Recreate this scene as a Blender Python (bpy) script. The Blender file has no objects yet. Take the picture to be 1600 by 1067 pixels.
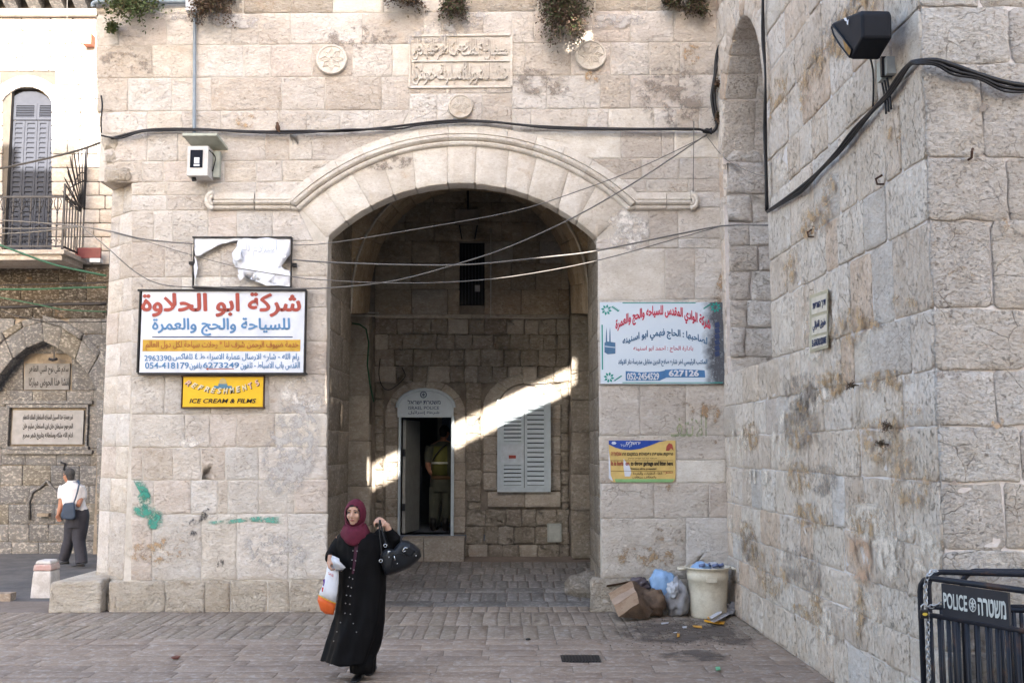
import bpy, bmesh, math, random
from mathutils import Vector, Matrix, noise
R = math.radians
S = bpy.context.scene
COL = S.collection
TS = bpy.data.scenes.new('build'); TVL = TS.view_layers[0]
# ------------------------------------------------------------------ camera, sky, sun, exposure
F_PX, CX, CY, PITCH = 1600.0, 800.0, 533.5, R(5.96)
CAM = Vector((0, 0, 2.03))
cd = bpy.data.cameras.new('camera'); cd.lens = 36; cd.sensor_width = 36; cd.clip_end = 2000; cd.clip_start = .05
co = bpy.data.objects.new('camera', cd); COL.objects.link(co); co.location = CAM; co.rotation_euler = (R(90)+PITCH, 0, 0)
S.camera = co
SUN_E = R(17.0)
w = bpy.data.worlds.new('World'); S.world = w; w.use_nodes = True
nt = w.node_tree
sk = nt.nodes.new('ShaderNodeTexSky'); sk.sky_type = 'NISHITA'; sk.sun_disc = False
sk.sun_elevation = SUN_E; sk.sun_rotation = R(180); sk.air_density = 1.0; sk.dust_density = 2.5; sk.ozone_density = 1.0
nt.links.new(sk.outputs[0], nt.nodes['Background'].inputs[0]); nt.nodes['Background'].inputs[1].default_value = 0.15
sl = bpy.data.lights.new('sun', 'SUN'); sl.energy = 4.2; sl.angle = R(0.3); sl.color = (1, .93, .82)
so = bpy.data.objects.new('sun', sl); COL.objects.link(so); so.rotation_euler = (R(90)-SUN_E, 0, 0); so.location = (0, -30, 30)
S.view_settings.view_transform = 'Standard'; S.view_settings.look = 'None'; S.view_settings.gamma = 1
S.view_settings.use_curve_mapping = False; S.view_settings.exposure = 2.86
S.view_settings.use_white_balance = True; S.view_settings.white_balance_temperature = 6800; S.view_settings.white_balance_tint = 13
S.cycles.max_bounces = 8; S.cycles.diffuse_bounces = 4; S.cycles.use_denoising = True; S.cycles.use_adaptive_sampling = True

# ------------------------------------------------------------------ projection helpers (real distances chosen per plane)
cp, sp = math.cos(PITCH), math.sin(PITCH)
def ray(px, py):
    x, y = (px-CX)/F_PX, (CY-py)/F_PX
    return Vector((x, cp - y*sp, sp + y*cp))
def at(px, py, Y): d = ray(px, py); return CAM + d*((Y-CAM.y)/d.y)
def atz(px, py, z): d = ray(px, py); return CAM + d*((z-CAM.z)/d.z)
def onplane(px, py, P, N): d = ray(px, py); return CAM + d*((P-CAM).dot(N)/d.dot(N))
rng = random.Random(7)

# ------------------------------------------------------------------ materials
class NT:
    def __init__(s, name):
        s.m = bpy.data.materials.new(name); s.m.use_nodes = True; s.t = s.m.node_tree
        s.b = s.t.nodes['Principled BSDF']
    def n(s, typ, **k):
        o = s.t.nodes.new('ShaderNode'+typ)
        for a, v in k.items(): setattr(o, a, v)
        return o
    def l(s, a, b): s.t.links.new(a, b)
    def noise(s, vec, scale, detail=5, rough=.6, dist=0):
        o = s.n('TexNoise'); o.inputs['Scale'].default_value = scale; o.inputs['Detail'].default_value = detail
        o.inputs['Roughness'].default_value = rough; o.inputs['Distortion'].default_value = dist
        s.l(vec, o.inputs['Vector']); return o.outputs[0]
    def ramp(s, fac, stops, interp='LINEAR'):
        o = s.n('ValToRGB'); r = o.color_ramp; r.interpolation = interp
        while len(r.elements) < len(stops): r.elements.new(.5)
        for e, (p, c) in zip(r.elements, stops):
            e.position = p; e.color = (c, c, c, 1) if isinstance(c, (int, float)) else (*c, 1)
        s.l(fac, o.inputs[0]); return o.outputs[0]
    def mix(s, fac, a, b, mode='MIX'):
        o = s.n('Mix', data_type='RGBA', blend_type=mode)
        for i, v in ((0, fac), (6, a), (7, b)):
            if isinstance(v, (int, float)): o.inputs[i].default_value = v
            elif isinstance(v, tuple): o.inputs[i].default_value = (*v, 1)
            else: s.l(v, o.inputs[i])
        return o.outputs[2]
    def math(s, op, a, b=None):
        o = s.n('Math', operation=op)
        for i, v in ((0, a), (1, b)):
            if v is None: continue
            if isinstance(v, (int, float)): o.inputs[i].default_value = v
            else: s.l(v, o.inputs[i])
        return o.outputs[0]
    def mapping(s, vec, scale=(1, 1, 1)):
        o = s.n('Mapping'); o.inputs['Scale'].default_value = scale; s.l(vec, o.inputs[0]); return o.outputs[0]
    def bump(s, h, strength, dist, prev=None):
        o = s.n('Bump'); o.inputs['Strength'].default_value = strength; o.inputs['Distance'].default_value = dist
        s.l(h, o.inputs['Height'])
        if prev is not None: s.l(prev, o.inputs['Normal'])
        return o.outputs[0]

def stone_mat(name, tones, grime=(.16, .13, .10), grime_amt=.6, bump=.6, pit=.35, rough=.9, stretch=(1, 1, 1.6), rust=.35, bdist=.012, speck=.55):
    a = NT(name)
    tc = a.n('TexCoord'); oi = a.n('ObjectInfo')
    off = a.n('Vector' + 'Math', operation='SCALE'); off.inputs[0].default_value = (37, 71, 113); a.l(oi.outputs['Random'], off.inputs['Scale'])
    add = a.n('VectorMath', operation='ADD'); a.l(tc.outputs['Object'], add.inputs[0]); a.l(off.outputs[0], add.inputs[1])
    v = a.mapping(add.outputs[0], stretch)
    geo = a.n('NewGeometry'); wp = geo.outputs['Position']
    n = len(tones)
    base = a.ramp(oi.outputs['Random'], [(i/max(1, n-1)*.96, t) for i, t in enumerate(tones)])
    m1 = a.noise(v, 4.5, 8, .65)
    base = a.mix(a.ramp(m1, [(.38, 0), (.66, .75)]), base, a.mix(1, base, (.80, .76, .72), 'MULTIPLY'))
    m2 = a.noise(v, 16, 8, .7)
    base = a.mix(a.ramp(m2, [(.50, 0), (.62, .45)]), base, a.mix(.5, base, (.80, .77, .74)))
    m3 = a.noise(a.mapping(v, (1, 1, 1.5)), 26, 8, .78, .4)
    base = a.mix(a.ramp(m3, [(.50, 0), (.64, speck)]), base, a.mix(1, base, (.66, .57, .48), 'MULTIPLY'))
    # rust / ochre blotches
    r1 = a.ramp(a.noise(v, 2.1, 6, .7, .6), [(.60, 0), (.72, rust)])
    base = a.mix(r1, base, (.40, .25, .13))
    # weathering that crosses joints
    g = a.ramp(a.noise(wp, .9, 9, .72, .3), [(.50, 0), (.70, grime_amt)])
    base = a.mix(g, base, grime)
    # pits and hairline cracks
    pz = a.noise(v, 34, 6, .75, .8)
    pits = a.ramp(pz, [(.555, 0), (.635, 1)])
    pits = a.math('MULTIPLY', pits, a.ramp(a.noise(v, 2.6, 4, .6), [(.40, .25), (.58, 1)]))
    vo = a.n('TexVoronoi', feature='DISTANCE_TO_EDGE'); vo.inputs['Scale'].default_value = 3.2
    wv = a.mix(.12, v, a.n('TexNoise').outputs[1], 'ADD'); a.l(wv, vo.inputs['Vector'])
    nn = [x for x in a.t.nodes if x.type == 'TEX_NOISE'][-1]; a.l(v, nn.inputs['Vector']); nn.inputs['Scale'].default_value = 5; nn.inputs['Detail'].default_value = 5
    crk = a.ramp(vo.outputs[0], [(0, 1), (.012, 0)])
    crk = a.math('MULTIPLY', crk, a.ramp(a.noise(v, 1.7, 2), [(.52, 0), (.6, 1)]))
    dark = a.math('MAXIMUM', pits, crk)
    base = a.mix(a.math('MULTIPLY', dark, pit), base, a.mix(1, base, (.42, .34, .27), 'MULTIPLY'))
    a.l(base, a.b.inputs['Base Color']); a.b.inputs['Roughness'].default_value = rough
    a.b.inputs['Specular IOR Level'].default_value = .2
    h = a.math('SUBTRACT', a.math('ADD', a.math('SUBTRACT', a.math('MULTIPLY', m1, 1.6), a.math('MULTIPLY', m3, .5)), a.math('MULTIPLY', m2, .9)), a.math('MULTIPLY', dark, .45))
    nb = a.bump(h, bump, bdist)
    nb = a.bump(a.noise(v, 120, 3, .7), bump*.5, .003, nb)
    a.l(nb, a.b.inputs['Normal'])
    return a.m

def plain(name, col, rough=.6, metal=0, var=.12, bump=0, scale=8, spec=.3, trans=0):
    a = NT(name); tc = a.n('TexCoord')
    nz = a.noise(tc.outputs['Object'], scale, 6, .65)
    c2 = tuple(max(0, x*(1-var*2.2)) for x in col)
    a.l(a.mix(a.ramp(nz, [(.35, 0), (.7, 1)]), col, c2), a.b.inputs['Base Color'])
    a.b.inputs['Roughness'].default_value = rough; a.b.inputs['Metallic'].default_value = metal
    a.b.inputs['Specular IOR Level'].default_value = spec
    if trans: a.b.inputs['Transmission Weight'].default_value = trans
    if bump: a.l(a.bump(a.noise(tc.outputs['Object'], scale*3, 4), bump, .004), a.b.inputs['Normal'])
    return a.m

def mottled(name, c1, c2, scale=3, lo=.4, hi=.6, rough=.8, bump=.4, bd=.01, metal=0, stretch=(1,1,1)):
    a = NT(name); geo = a.n('NewGeometry')
    v = a.mapping(geo.outputs['Position'], stretch)
    nz = a.noise(v, scale, 9, .7, .3); n2 = a.noise(v, scale*9, 6, .7)
    c = a.mix(a.ramp(nz, [(lo, 0), (hi, 1)]), c1, c2)
    c = a.mix(a.ramp(n2, [(.4, 0), (.7, .5)]), c, a.mix(1, c, (.7, .68, .66), 'MULTIPLY'))
    a.l(c, a.b.inputs['Base Color']); a.b.inputs['Roughness'].default_value = rough; a.b.inputs['Metallic'].default_value = metal
    a.b.inputs['Specular IOR Level'].default_value = .2
    a.l(a.bump(a.math('ADD', nz, a.math('MULTIPLY', n2, .5)), bump, bd), a.b.inputs['Normal'])
    return a.m

M = {}
M['facade'] = stone_mat('pale_limestone', [(.64,.585,.53),(.57,.52,.475),(.67,.625,.58),(.54,.48,.42),(.62,.55,.50),(.69,.655,.62),(.59,.56,.53),(.66,.60,.53)], grime=(.36,.31,.27), grime_amt=.5, bdist=.03, bump=.8, pit=.62, speck=.45)
M['vouss'] = stone_mat('arch_limestone', [(.66,.62,.57),(.60,.56,.51),(.70,.67,.62),(.57,.52,.46)], grime=(.34,.30,.25), grime_amt=.3)
M['base'] = stone_mat('rough_base_limestone', [(.62,.55,.46),(.57,.50,.42),(.66,.60,.52)], grime=(.36,.29,.21), grime_amt=.5, bump=1.0, bdist=.05, pit=.5, rust=.5)
M['right'] = stone_mat('weathered_white_limestone', [(.90,.80,.70),(.84,.72,.60),(.92,.85,.77),(.87,.76,.65),(.76,.65,.55),(.91,.83,.75),(.88,.79,.69),(.82,.66,.53)], grime=(.50,.40,.31), grime_amt=.5, bump=1.0, bdist=.05, pit=.75, speck=.55, stretch=(1,1,.62), rust=.5)
M['near'] = stone_mat('grey_corner_limestone', [(.72,.68,.65),(.76,.73,.70),(.66,.61,.57),(.72,.66,.60)], grime=(.46,.40,.35), grime_amt=.4, bump=1.0, bdist=.05, pit=.6, stretch=(1,1,1.35), rust=.4, speck=.8)
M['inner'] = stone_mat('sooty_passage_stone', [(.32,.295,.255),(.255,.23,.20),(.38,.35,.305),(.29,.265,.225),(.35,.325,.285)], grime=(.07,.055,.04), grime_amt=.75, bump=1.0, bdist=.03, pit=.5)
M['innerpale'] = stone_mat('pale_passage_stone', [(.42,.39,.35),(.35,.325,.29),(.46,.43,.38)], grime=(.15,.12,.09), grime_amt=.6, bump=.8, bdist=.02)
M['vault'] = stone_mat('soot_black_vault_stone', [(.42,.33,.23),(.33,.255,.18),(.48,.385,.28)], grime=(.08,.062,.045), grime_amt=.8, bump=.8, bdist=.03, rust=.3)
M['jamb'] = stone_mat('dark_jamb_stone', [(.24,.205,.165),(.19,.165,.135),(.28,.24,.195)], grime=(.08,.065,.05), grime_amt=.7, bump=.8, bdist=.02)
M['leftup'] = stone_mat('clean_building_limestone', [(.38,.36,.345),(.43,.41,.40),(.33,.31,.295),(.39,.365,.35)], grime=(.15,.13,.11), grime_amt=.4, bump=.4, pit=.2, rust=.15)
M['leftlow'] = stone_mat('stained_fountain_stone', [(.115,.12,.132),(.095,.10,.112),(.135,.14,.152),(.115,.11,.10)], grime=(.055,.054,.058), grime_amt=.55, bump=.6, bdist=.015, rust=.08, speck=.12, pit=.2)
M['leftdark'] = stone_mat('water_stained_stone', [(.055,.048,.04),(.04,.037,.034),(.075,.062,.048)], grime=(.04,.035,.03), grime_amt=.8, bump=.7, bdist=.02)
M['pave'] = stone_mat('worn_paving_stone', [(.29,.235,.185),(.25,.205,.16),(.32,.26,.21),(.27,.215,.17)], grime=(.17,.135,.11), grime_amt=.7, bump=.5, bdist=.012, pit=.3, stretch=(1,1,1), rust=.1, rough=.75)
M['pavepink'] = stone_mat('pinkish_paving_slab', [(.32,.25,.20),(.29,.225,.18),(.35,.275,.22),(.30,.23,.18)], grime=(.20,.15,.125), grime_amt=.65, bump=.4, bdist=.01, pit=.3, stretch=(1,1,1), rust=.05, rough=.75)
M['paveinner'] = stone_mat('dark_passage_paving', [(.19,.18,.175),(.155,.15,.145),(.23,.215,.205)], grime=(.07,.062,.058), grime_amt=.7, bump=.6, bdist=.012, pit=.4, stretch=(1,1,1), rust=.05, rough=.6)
M['mortar'] = mottled('pale_mortar', (.60,.56,.51), (.48,.44,.39), 2.2, rough=.95)
M['mortarw'] = mottled('pale_wide_mortar', (.70,.66,.64), (.56,.50,.47), 1.6, rough=.95, bump=.8, bd=.03)
M['mortard'] = mottled('dark_mortar', (.25,.22,.19), (.15,.13,.11), 2.2, rough=.95)
M['plaster'] = mottled('grey_cement_cap', (.44,.42,.40), (.30,.27,.24), 2.5, rough=.95, bump=.8, bd=.03)
M['housemortar'] = mottled('dark_house_joint', (.10,.09,.08), (.07,.065,.06), 3)
M['ground'] = mottled('dusty_paving_joint', (.22,.18,.155), (.17,.14,.12), 3, rough=.95)
M['asphalt'] = mottled('dark_road_surface', (.085,.085,.09), (.13,.125,.125), 2, rough=.8)

# ------------------------------------------------------------------ object helpers
def tag(o, label=None, cat=None, group=None, kind=None):
    if label: o['label'] = label
    if cat: o['category'] = cat
    if group: o['group'] = group
    if kind: o['kind'] = kind
    return o
def empty(name, loc, label, cat, group=None):
    o = bpy.data.objects.new(name, None); COL.objects.link(o); o.location = loc; o.empty_display_size = .1
    return tag(o, label, cat, group)
def link(name, me, mat, parent=None, loc=None, smooth=False):
    if mat is not None:
        for m in (mat if isinstance(mat, (list, tuple)) else [mat]): me.materials.append(m)
    o = bpy.data.objects.new(name, me); COL.objects.link(o)
    if smooth:
        me.polygons.foreach_set('use_smooth', [True]*len(me.polygons))
    loc = Vector(loc) if loc is not None else Vector()
    if parent is not None:
        o.parent = parent; loc = loc - wloc(parent)
    o.location = loc
    return o
def wloc(o):
    v = Vector(o.location)
    while o.parent is not None: o = o.parent; v += o.location
    return v
def mesh(name, verts, faces, mat, parent=None, smooth=False, center=True):
    """verts in world coordinates; the object's origin goes to their centre"""
    c = sum((Vector(v) for v in verts), Vector())/len(verts) if center else Vector()
    me = bpy.data.meshes.new(name); me.from_pydata([tuple(Vector(v)-c) for v in verts], [], faces); me.update()
    return link(name, me, mat, parent, c, smooth)
class MB:
    def __init__(s): s.v = []; s.f = []
    def add(s, vs, fs):
        k = len(s.v); s.v += [Vector(v) for v in vs]; s.f += [tuple(i+k for i in f) for f in fs]; return s
    def box(s, x0, x1, y0, y1, z0, z1, mtx=None):
        vs = [Vector((x, y, z)) for z in (z0, z1) for y in (y0, y1) for x in (x0, x1)]
        if mtx: vs = [mtx @ v for v in vs]
        return s.add(vs, [(0,2,3,1), (4,5,7,6), (0,1,5,4), (2,6,7,3), (0,4,6,2), (1,3,7,5)])
    def bar(s, a, b, w, d=None, up=(0, 0, 1)):
        a, b = Vector(a), Vector(b); d = d or w; t = (b-a).normalized(); u = Vector(up)
        if abs(t.dot(u)) > .95: u = Vector((0, 1, 0))
        x = t.cross(u).normalized(); y = x.cross(t).normalized()
        vs = [p + x*i*w/2 + y*j*d/2 for p in (a, b) for i, j in ((-1,-1),(1,-1),(1,1),(-1,1))]
        return s.add(vs, [(3,2,1,0), (4,5,6,7), (0,1,5,4), (1,2,6,5), (2,3,7,6), (3,0,4,7)])
    def tube(s, pts, r, n=6, cap=True):
        pts = [Vector(p) for p in pts]; rs = r if isinstance(r, (list, tuple)) else [r]*len(pts)
        k = len(s.v); px = None
        for i, p in enumerate(pts):
            t = (pts[min(i+1, len(pts)-1)] - pts[max(i-1, 0)])
            t = t.normalized() if t.length > 1e-9 else Vector((0, 0, 1))
            if px is None: px = t.cross(Vector((0, 0, 1)) if abs(t.z) < .9 else Vector((0, 1, 0))).normalized()
            else:
                px = (px - t*px.dot(t)); px = px.normalized() if px.length > 1e-6 else t.cross(Vector((0, 1, 0))).normalized()
            py = t.cross(px)
            for j in range(n):
                a = 2*math.pi*j/n; s.v.append(p + (px*math.cos(a) + py*math.sin(a))*rs[i])
        for i in range(len(pts)-1):
            for j in range(n):
                a, b = k+i*n+j, k+i*n+(j+1) % n; s.f.append((a, b, b+n, a+n))
        if cap:
            s.f.append(tuple(k+j for j in reversed(range(n)))); e = k+(len(pts)-1)*n; s.f.append(tuple(e+j for j in range(n)))
        return s
    def loft(s, rings, cap=True):
        """rings: lists of equal length of points"""
        k = len(s.v); n = len(rings[0])
        for r in rings: s.v += [Vector(p) for p in r]
        for i in range(len(rings)-1):
            for j in range(n):
                a, b = k+i*n+j, k+i*n+(j+1) % n; s.f.append((a, b, b+n, a+n))
        if cap:
            s.f.append(tuple(k+j for j in reversed(range(n)))); e = k+(len(rings)-1)*n; s.f.append(tuple(e+j for j in range(n)))
        return s
    def ball(s, c, rx, ry=None, rz=None, n=12, m=8, mtx=None):
        ry = ry or rx; rz = rz or rx; c = Vector(c); k = len(s.v)
        for i in range(m+1):
            th = math.pi*i/m
            for j in range(n):
                ph = 2*math.pi*j/n
                v = Vector((rx*math.sin(th)*math.cos(ph), ry*math.sin(th)*math.sin(ph), rz*math.cos(th)))
                s.v.append(c + (mtx @ v if mtx else v))
        for i in range(m):
            for j in range(n):
                a, b = k+i*n+j, k+i*n+(j+1) % n; s.f.append((a, a+n, b+n, b))
        return s
    def prism(s, poly, off):
        """poly: world points; off: extrusion vector"""
        n = len(poly); a = [Vector(p) for p in poly]; b = [p+Vector(off) for p in a]
        return s.add(a+b, [tuple(reversed(range(n))), tuple(range(n, 2*n))] + [(i, (i+1) % n, n+(i+1) % n, n+i) for i in range(n)])
    def build(s, name, mat, parent=None, smooth=False): return mesh(name, s.v, s.f, mat, parent, smooth)
def fixn(o):
    bm = bmesh.new(); bm.from_mesh(o.data); bmesh.ops.recalc_face_normals(bm, faces=bm.faces); bm.to_mesh(o.data); bm.free(); return o

class Fr:
    """wall frame: u along the wall, v up, n out of it"""
    def __init__(s, O, U, V): s.O, s.U, s.V = Vector(O), Vector(U).normalized(), Vector(V).normalized(); s.N = s.U.cross(s.V).normalized()
    def P(s, u, v, n=0): return s.O + s.U*u + s.V*v + s.N*n
    def uv(s, px, py):
        p = onplane(px, py, s.O, s.N) - s.O; return (p.dot(s.U), p.dot(s.V))

def stone(poly, fr, parent, mat, name='stone', gap=.0035, dep=.05, rough=.0035, proud=.006, bev=.008, seg=.26, rnd=.016, g=None, amp=0):
    g = g or rng
    n0 = len(poly); cu = sum(p[0] for p in poly)/n0; cv = sum(p[1] for p in poly)/n0
    pts = []
    size = min(max(p[0] for p in poly)-min(p[0] for p in poly), max(p[1] for p in poly)-min(p[1] for p in poly))
    rnd = min(rnd, size*.22); bev = min(bev, size*.18)
    P = []
    for (u, v) in poly:
        du, dv = u-cu, v-cv
        P.append((u - math.copysign(min(gap, abs(du)), du), v - math.copysign(min(gap, abs(dv)), dv)))
    for i in range(n0):
        a, b = Vector(P[i]), Vector(P[(i+1) % n0]); L = (b-a).length
        if L < 1e-4: continue
        d = (b-a)/L; r = min(rnd*g.uniform(.5, 1.2), L*.3)
        k = max(1, int((L-2*r)/seg))
        for j in range(k+1): pts.append(a + d*(r + (L-2*r)*j/k))
    out = []
    for p in pts: out.append((p.x + g.uniform(-rough, rough), p.y + g.uniform(-rough, rough)))
    h = g.uniform(0, proud)
    n = len(out); vs = []
    for (u, v) in out: vs.append(fr.P(u, v, -dep))
    for (u, v) in out: vs.append(fr.P(u, v, h-bev*.55))
    for (u, v) in out:
        d = Vector((cu-u, cv-v)); L = d.length or 1; d /= L
        vs.append(fr.P(u+d.x*bev, v+d.y*bev, h + g.uniform(-rough, rough)*.3))
    lv = (.84, .6, .3) if amp else (.5,)
    for t in lv:
        for (u, v) in out:
            q = fr.P(cu+(u-cu)*t, cv+(v-cv)*t, h + (g.uniform(-.3, 1)*rough*1.2 if not amp else 0))
            if amp: q += fr.N*(amp*(noise.noise(q*5.1)+.7*noise.noise(q*12.3))+amp*.35*min(1, (1-t)*2))
            vs.append(q)
    vs.append(fr.P(cu, cv, h + (g.uniform(0, 1)*rough if not amp else amp*.35)))
    nk = len(lv)+2
    fs = []
    for k in range(nk):
        for i in range(n): fs.append((k*n+i, k*n+(i+1) % n, (k+1)*n+(i+1) % n, (k+1)*n+i))
    for i in range(n): fs.append((nk*n+i, nk*n+(i+1) % n, (nk+1)*n))
    return mesh(name, vs, fs, mat, parent, smooth=True)
def rect(u0, u1, v0, v1): return [(u0, v0), (u1, v0), (u1, v1), (u0, v1)]
def pxpoly(fr, pts): return [fr.uv(*p) for p in pts]
def arc(cx, cy, r, a0, a1, n): return [(cx + r*math.cos(R(a0+(a1-a0)*i/n)), cy - r*math.sin(R(a0+(a1-a0)*i/n))) for i in range(n+1)]
# ================================================================== GROUND
FY = 13.1                                   # plane of the gatehouse front
def sheet(name, pts, mat, kind='structure', th=None):
    me = bpy.data.meshes.new(name); me.from_pydata(pts, [], [tuple(range(len(pts)))]); o = link(name, me, mat); o['kind'] = kind; return o
ground = sheet('ground', [(-400,-400,-.016), (400,-400,-.016), (400,400,-.016), (-400,400,-.016)], M['ground'])
pavement = empty('pavement', (0, 9, 0), 'worn stone pavement of slabs and long setts before the gate', None); pavement['kind'] = 'structure'
tag(mesh('paving_bed', [(-13,-4,-.004),(2.95,-4,-.004),(2.95,14.0,-.004),(-13,14.0,-.004)], [(0,1,2,3)], M['ground'], pavement))
GF = Fr((0, 0, 0), (1, 0, 0), (0, 1, 0))
pg = random.Random(11)
# slabs laid across, in front
y = 11.25; ys = []
while y > 7.6: d = pg.choice((.18,.22,.25,.30)); ys.append((y-d, y)); y -= d
for (a, b) in ys:
    x = -5.6 + pg.uniform(-.6, 0) ; xr = 2.86
    while x < xr - .05:
        L = pg.uniform(.30, .85); x2 = min(x+L, xr)
        if x2 > -a*.56 and x < a*.56:
            stone(rect(x, x2, a, b), GF, pavement, M['pavepink'], 'paving_stone', gap=.002, dep=.03, rough=.005, proud=.003, bev=.004, seg=.5, rnd=.02, g=pg)
        x = x2
# long setts pointing to the gate
for (a, b) in ((11.27, 12.1), (12.12, 13.05)):
    x = -6.6
    while x < 2.75:
        L = pg.uniform(.12, .21)
        if not (b > 13 and x > 2.6):
            stone(rect(x, min(x+L, 2.76), a, b), GF, pavement, M['pave'], 'paving_stone', gap=.0025, dep=.03, rough=.006, proud=.004, bev=.004, seg=.4, rnd=.012, g=pg)
        x += L
# rest of the slabs nearer and left: too far outside the picture or too flat to tell apart
mb = MB()
for (y0, y1) in [(12.1, 13.4), (11.3, 12.1)]:
    for i in range(18):
        x0 = -6.65 - i*.17; mb.box(x0-.16, x0, y0, y1-.01, -.03, .002)
tag(mb.build('sett_row', M['pave'], pavement), kind='stuff')
# passage ramp
RZ = .27
ramp = empty('passage_paving', (-.6, 15, .1), 'dark worn paving rising through the gate passage', None); ramp['kind'] = 'structure'
RF = Fr((0, 13.5, 0), (1, 0, 0), (0, 3.7, RZ))
mesh('ramp_bed', [(-3.4,13.02,-.006),(2.0,13.02,-.006),(2.0,13.5,-.006),(-3.4,13.5,-.006),(2.0,17.3,RZ-.004),(-3.4,17.3,RZ-.004)], [(0,1,2,3),(3,2,4,5)], M['ground'], ramp)
v = -.4; k = 0
for d in (.42, .30, .55, .28, .5, .5, .5, .5):
    u = -2.42
    lim = 1.12 if v < 1.5 else 1.6
    if v > 1.4: u = -3.0
    horiz = d < .35
    while u < lim-.03:
        L = pg.uniform(.14, .2) if not horiz else pg.uniform(.5, 1.0)
        u2 = min(u+L, lim)
        fr = GF if v < 0 else RF
        if v < 0: stone(rect(u, u2, 13.5+v, 13.5+v+d), GF, ramp, M['pave'], 'paving_stone', gap=.005, dep=.03, proud=.005, bev=.01, seg=.5, rnd=.02, g=pg)
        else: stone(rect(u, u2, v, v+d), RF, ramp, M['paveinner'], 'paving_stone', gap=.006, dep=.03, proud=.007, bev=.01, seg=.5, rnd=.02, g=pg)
        u = u2
    v += d
# left street surface
road = sheet('road', [(-14,14.0,-.004), (-5.0,14.0,-.004), (-5.0,19.6,.06), (-14,19.6,.06)], M['asphalt'])
mb = MB(); kp = atz(22, 928, 0)
for i in range(5): mb.box(-11.2+i*.9, -11.2+i*.9+.88, 14.0, 14.16, -.02, .10)
tag(mb.build('kerb', M['pave']), kind='structure')

# ================================================================== GATEHOUSE
FF = Fr((0, FY, 0), (1, 0, 0), (0, 0, 1))
gate = empty('gatehouse', (-1.3, FY, 0), 'old pale limestone gatehouse front pierced by a wide segmental arch', 'gatehouse')
fg = random.Random(21)
def hoodx(y, side):                      # centre line of the hood moulding, photo pixels -> used to cut courses where the hood covers them
    L = [(313,467),(288,492),(262,522),(240,553),(224,590),(212,630),(207,660),(203,720)] if side < 0 else [(313,979),(288,952),(262,922),(240,891),(224,854),(212,814),(207,784),(203,724)]
    if y >= 313: return L[0][1]
    for (ya, xa), (yb, xb) in zip(L, L[1:]):
        if yb <= y <= ya: return xa + (xb-xa)*(ya-y)/(ya-yb)
    return 722
# courses: (y top at left, y bottom at left, y top right, y bottom right, run, run, ...), a run is a list of joints (x or (x_top, x_bottom)), 'L'/'R' = hood
def course(yt, yb, runs, mat='facade', tilt=-.006, **kw):
    for run in runs:
        for a, b in zip(run, run[1:]):
            def X(tok, yy):
                if tok == 'L': return hoodx(yy, -1)
                if tok == 'R': return hoodx(yy, 1)
                return tok[0 if yy == yt else 1] if isinstance(tok, tuple) else tok
            xa, xb, xc, xd = X(a, yb), X(b, yb), X(b, yt), X(a, yt)
            if max(xb-xa, xc-xd) < 6: continue
            T = lambda x, y: y + (x-640)*tilt
            m = mat if fg.random() > .06 else 'vouss'
            stone(pxpoly(FF, [(xa, T(xa, yb)), (xb, T(xb, yb)), (xc, T(xc, yt)), (xd, T(xd, yt))]), FF, gate, M[m], **{**dict(g=fg, seg=.13, rough=.0055, rnd=.012, amp=.004), **kw})
C = course
C(-40, 20, [[150,215,300,380,455,520,600,690,760,840,930,1010,1090,1122]], 'base')
C(20, 69, [[150,185,260,361,404,454,566,662,690]], ); C(20, 55, [[690,755,800]]); C(19, 69, [[800,834,880,926,985,1052,1122]])
C(69, 120, [[150,238,303,380,423,488,551,613,640],[800,820,892,954,1014,1063,1124]])
C(120, 172, [[151,200,268,330,440,508,596,640],[800,855,938,985,1062,1124]])
C(137, 147, [[640,697,760,800]]); C(147, 204, [[640,683,753,800]], tilt=0)
C(172, 207, [[158,230,285,345,437,479,532,584,(640,625)],[(800,815),830,918,951,1022,1057,1092,1126]])
C(204, 240, [[640,'L']])if 0 else None
C(207, 250, [[160,230,278,340,414,452,488,'L'],['R',970,1034,1054,1127]])
C(250, 283, [[162,222,255,305,350,400,441,'L'],['R',1003,1062,1128]])
C(283, 303, [[205,260,324]]); C(303, 327, [[205,260,324]])
C(283, 303, [[324,400,466],[975,1010,1076,1128]])
C(303, 327, [[324,467],[982,1090,1128]])
C(327, 376, [[205,240,270,325,370,426,(467,490)],[(980,955),1014,1060,1129]])
C(376, 391, [[932,1014,1060,1130]])
C(372, 390, [[(467,511)]])if 0 else None
C(376, 431, [[205,258,300,345,(425),511]])
C(431, 480, [[205,284,345,410,470,511]])
C(391, 471, [[934,1039,1086,1131]])
C(471, 534, [[934,990,1075,1132]]); C(534, 603, [[935,1020,1090,1133]])
C(480, 533, [[205,260,340,430,511]]); C(533, 585, [[205,250,320,400,455,511]])
C(585, 645, [[205,257,330,420,511]])
C(645, 697, [[205,289,328,370,430,511]])
C(697, 748, [[205,223,270,314,352,404,511]])
C(748, 801, [[205,240,298,340,356,404,460,512]])
C(801, 904, [[205,238,315,370,450,512]], rough=.008, amp=.012, seg=.15)
C(904, 957, [[170,258,320,360,418,453,513]], 'base', amp=.025, proud=.03, rough=.010, bev=.018, seg=.12, rnd=.03, dep=.12)
C(603, 683, [[936,1000,1072,1135]]); C(683, 721, [[936,1056,1135]]); C(721, 757, [[937,1056,1135]])
C(757, 812, [[938,1022,1108,1137]]); C(812, 905, [[940,1072,1140]], rough=.009, amp=.012, seg=.15)
C(905, 961, [[922,985,1040,1085,1142]], 'base', amp=.03, proud=.04, rough=.012, bev=.02, seg=.12, rnd=.04, dep=.12)
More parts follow.
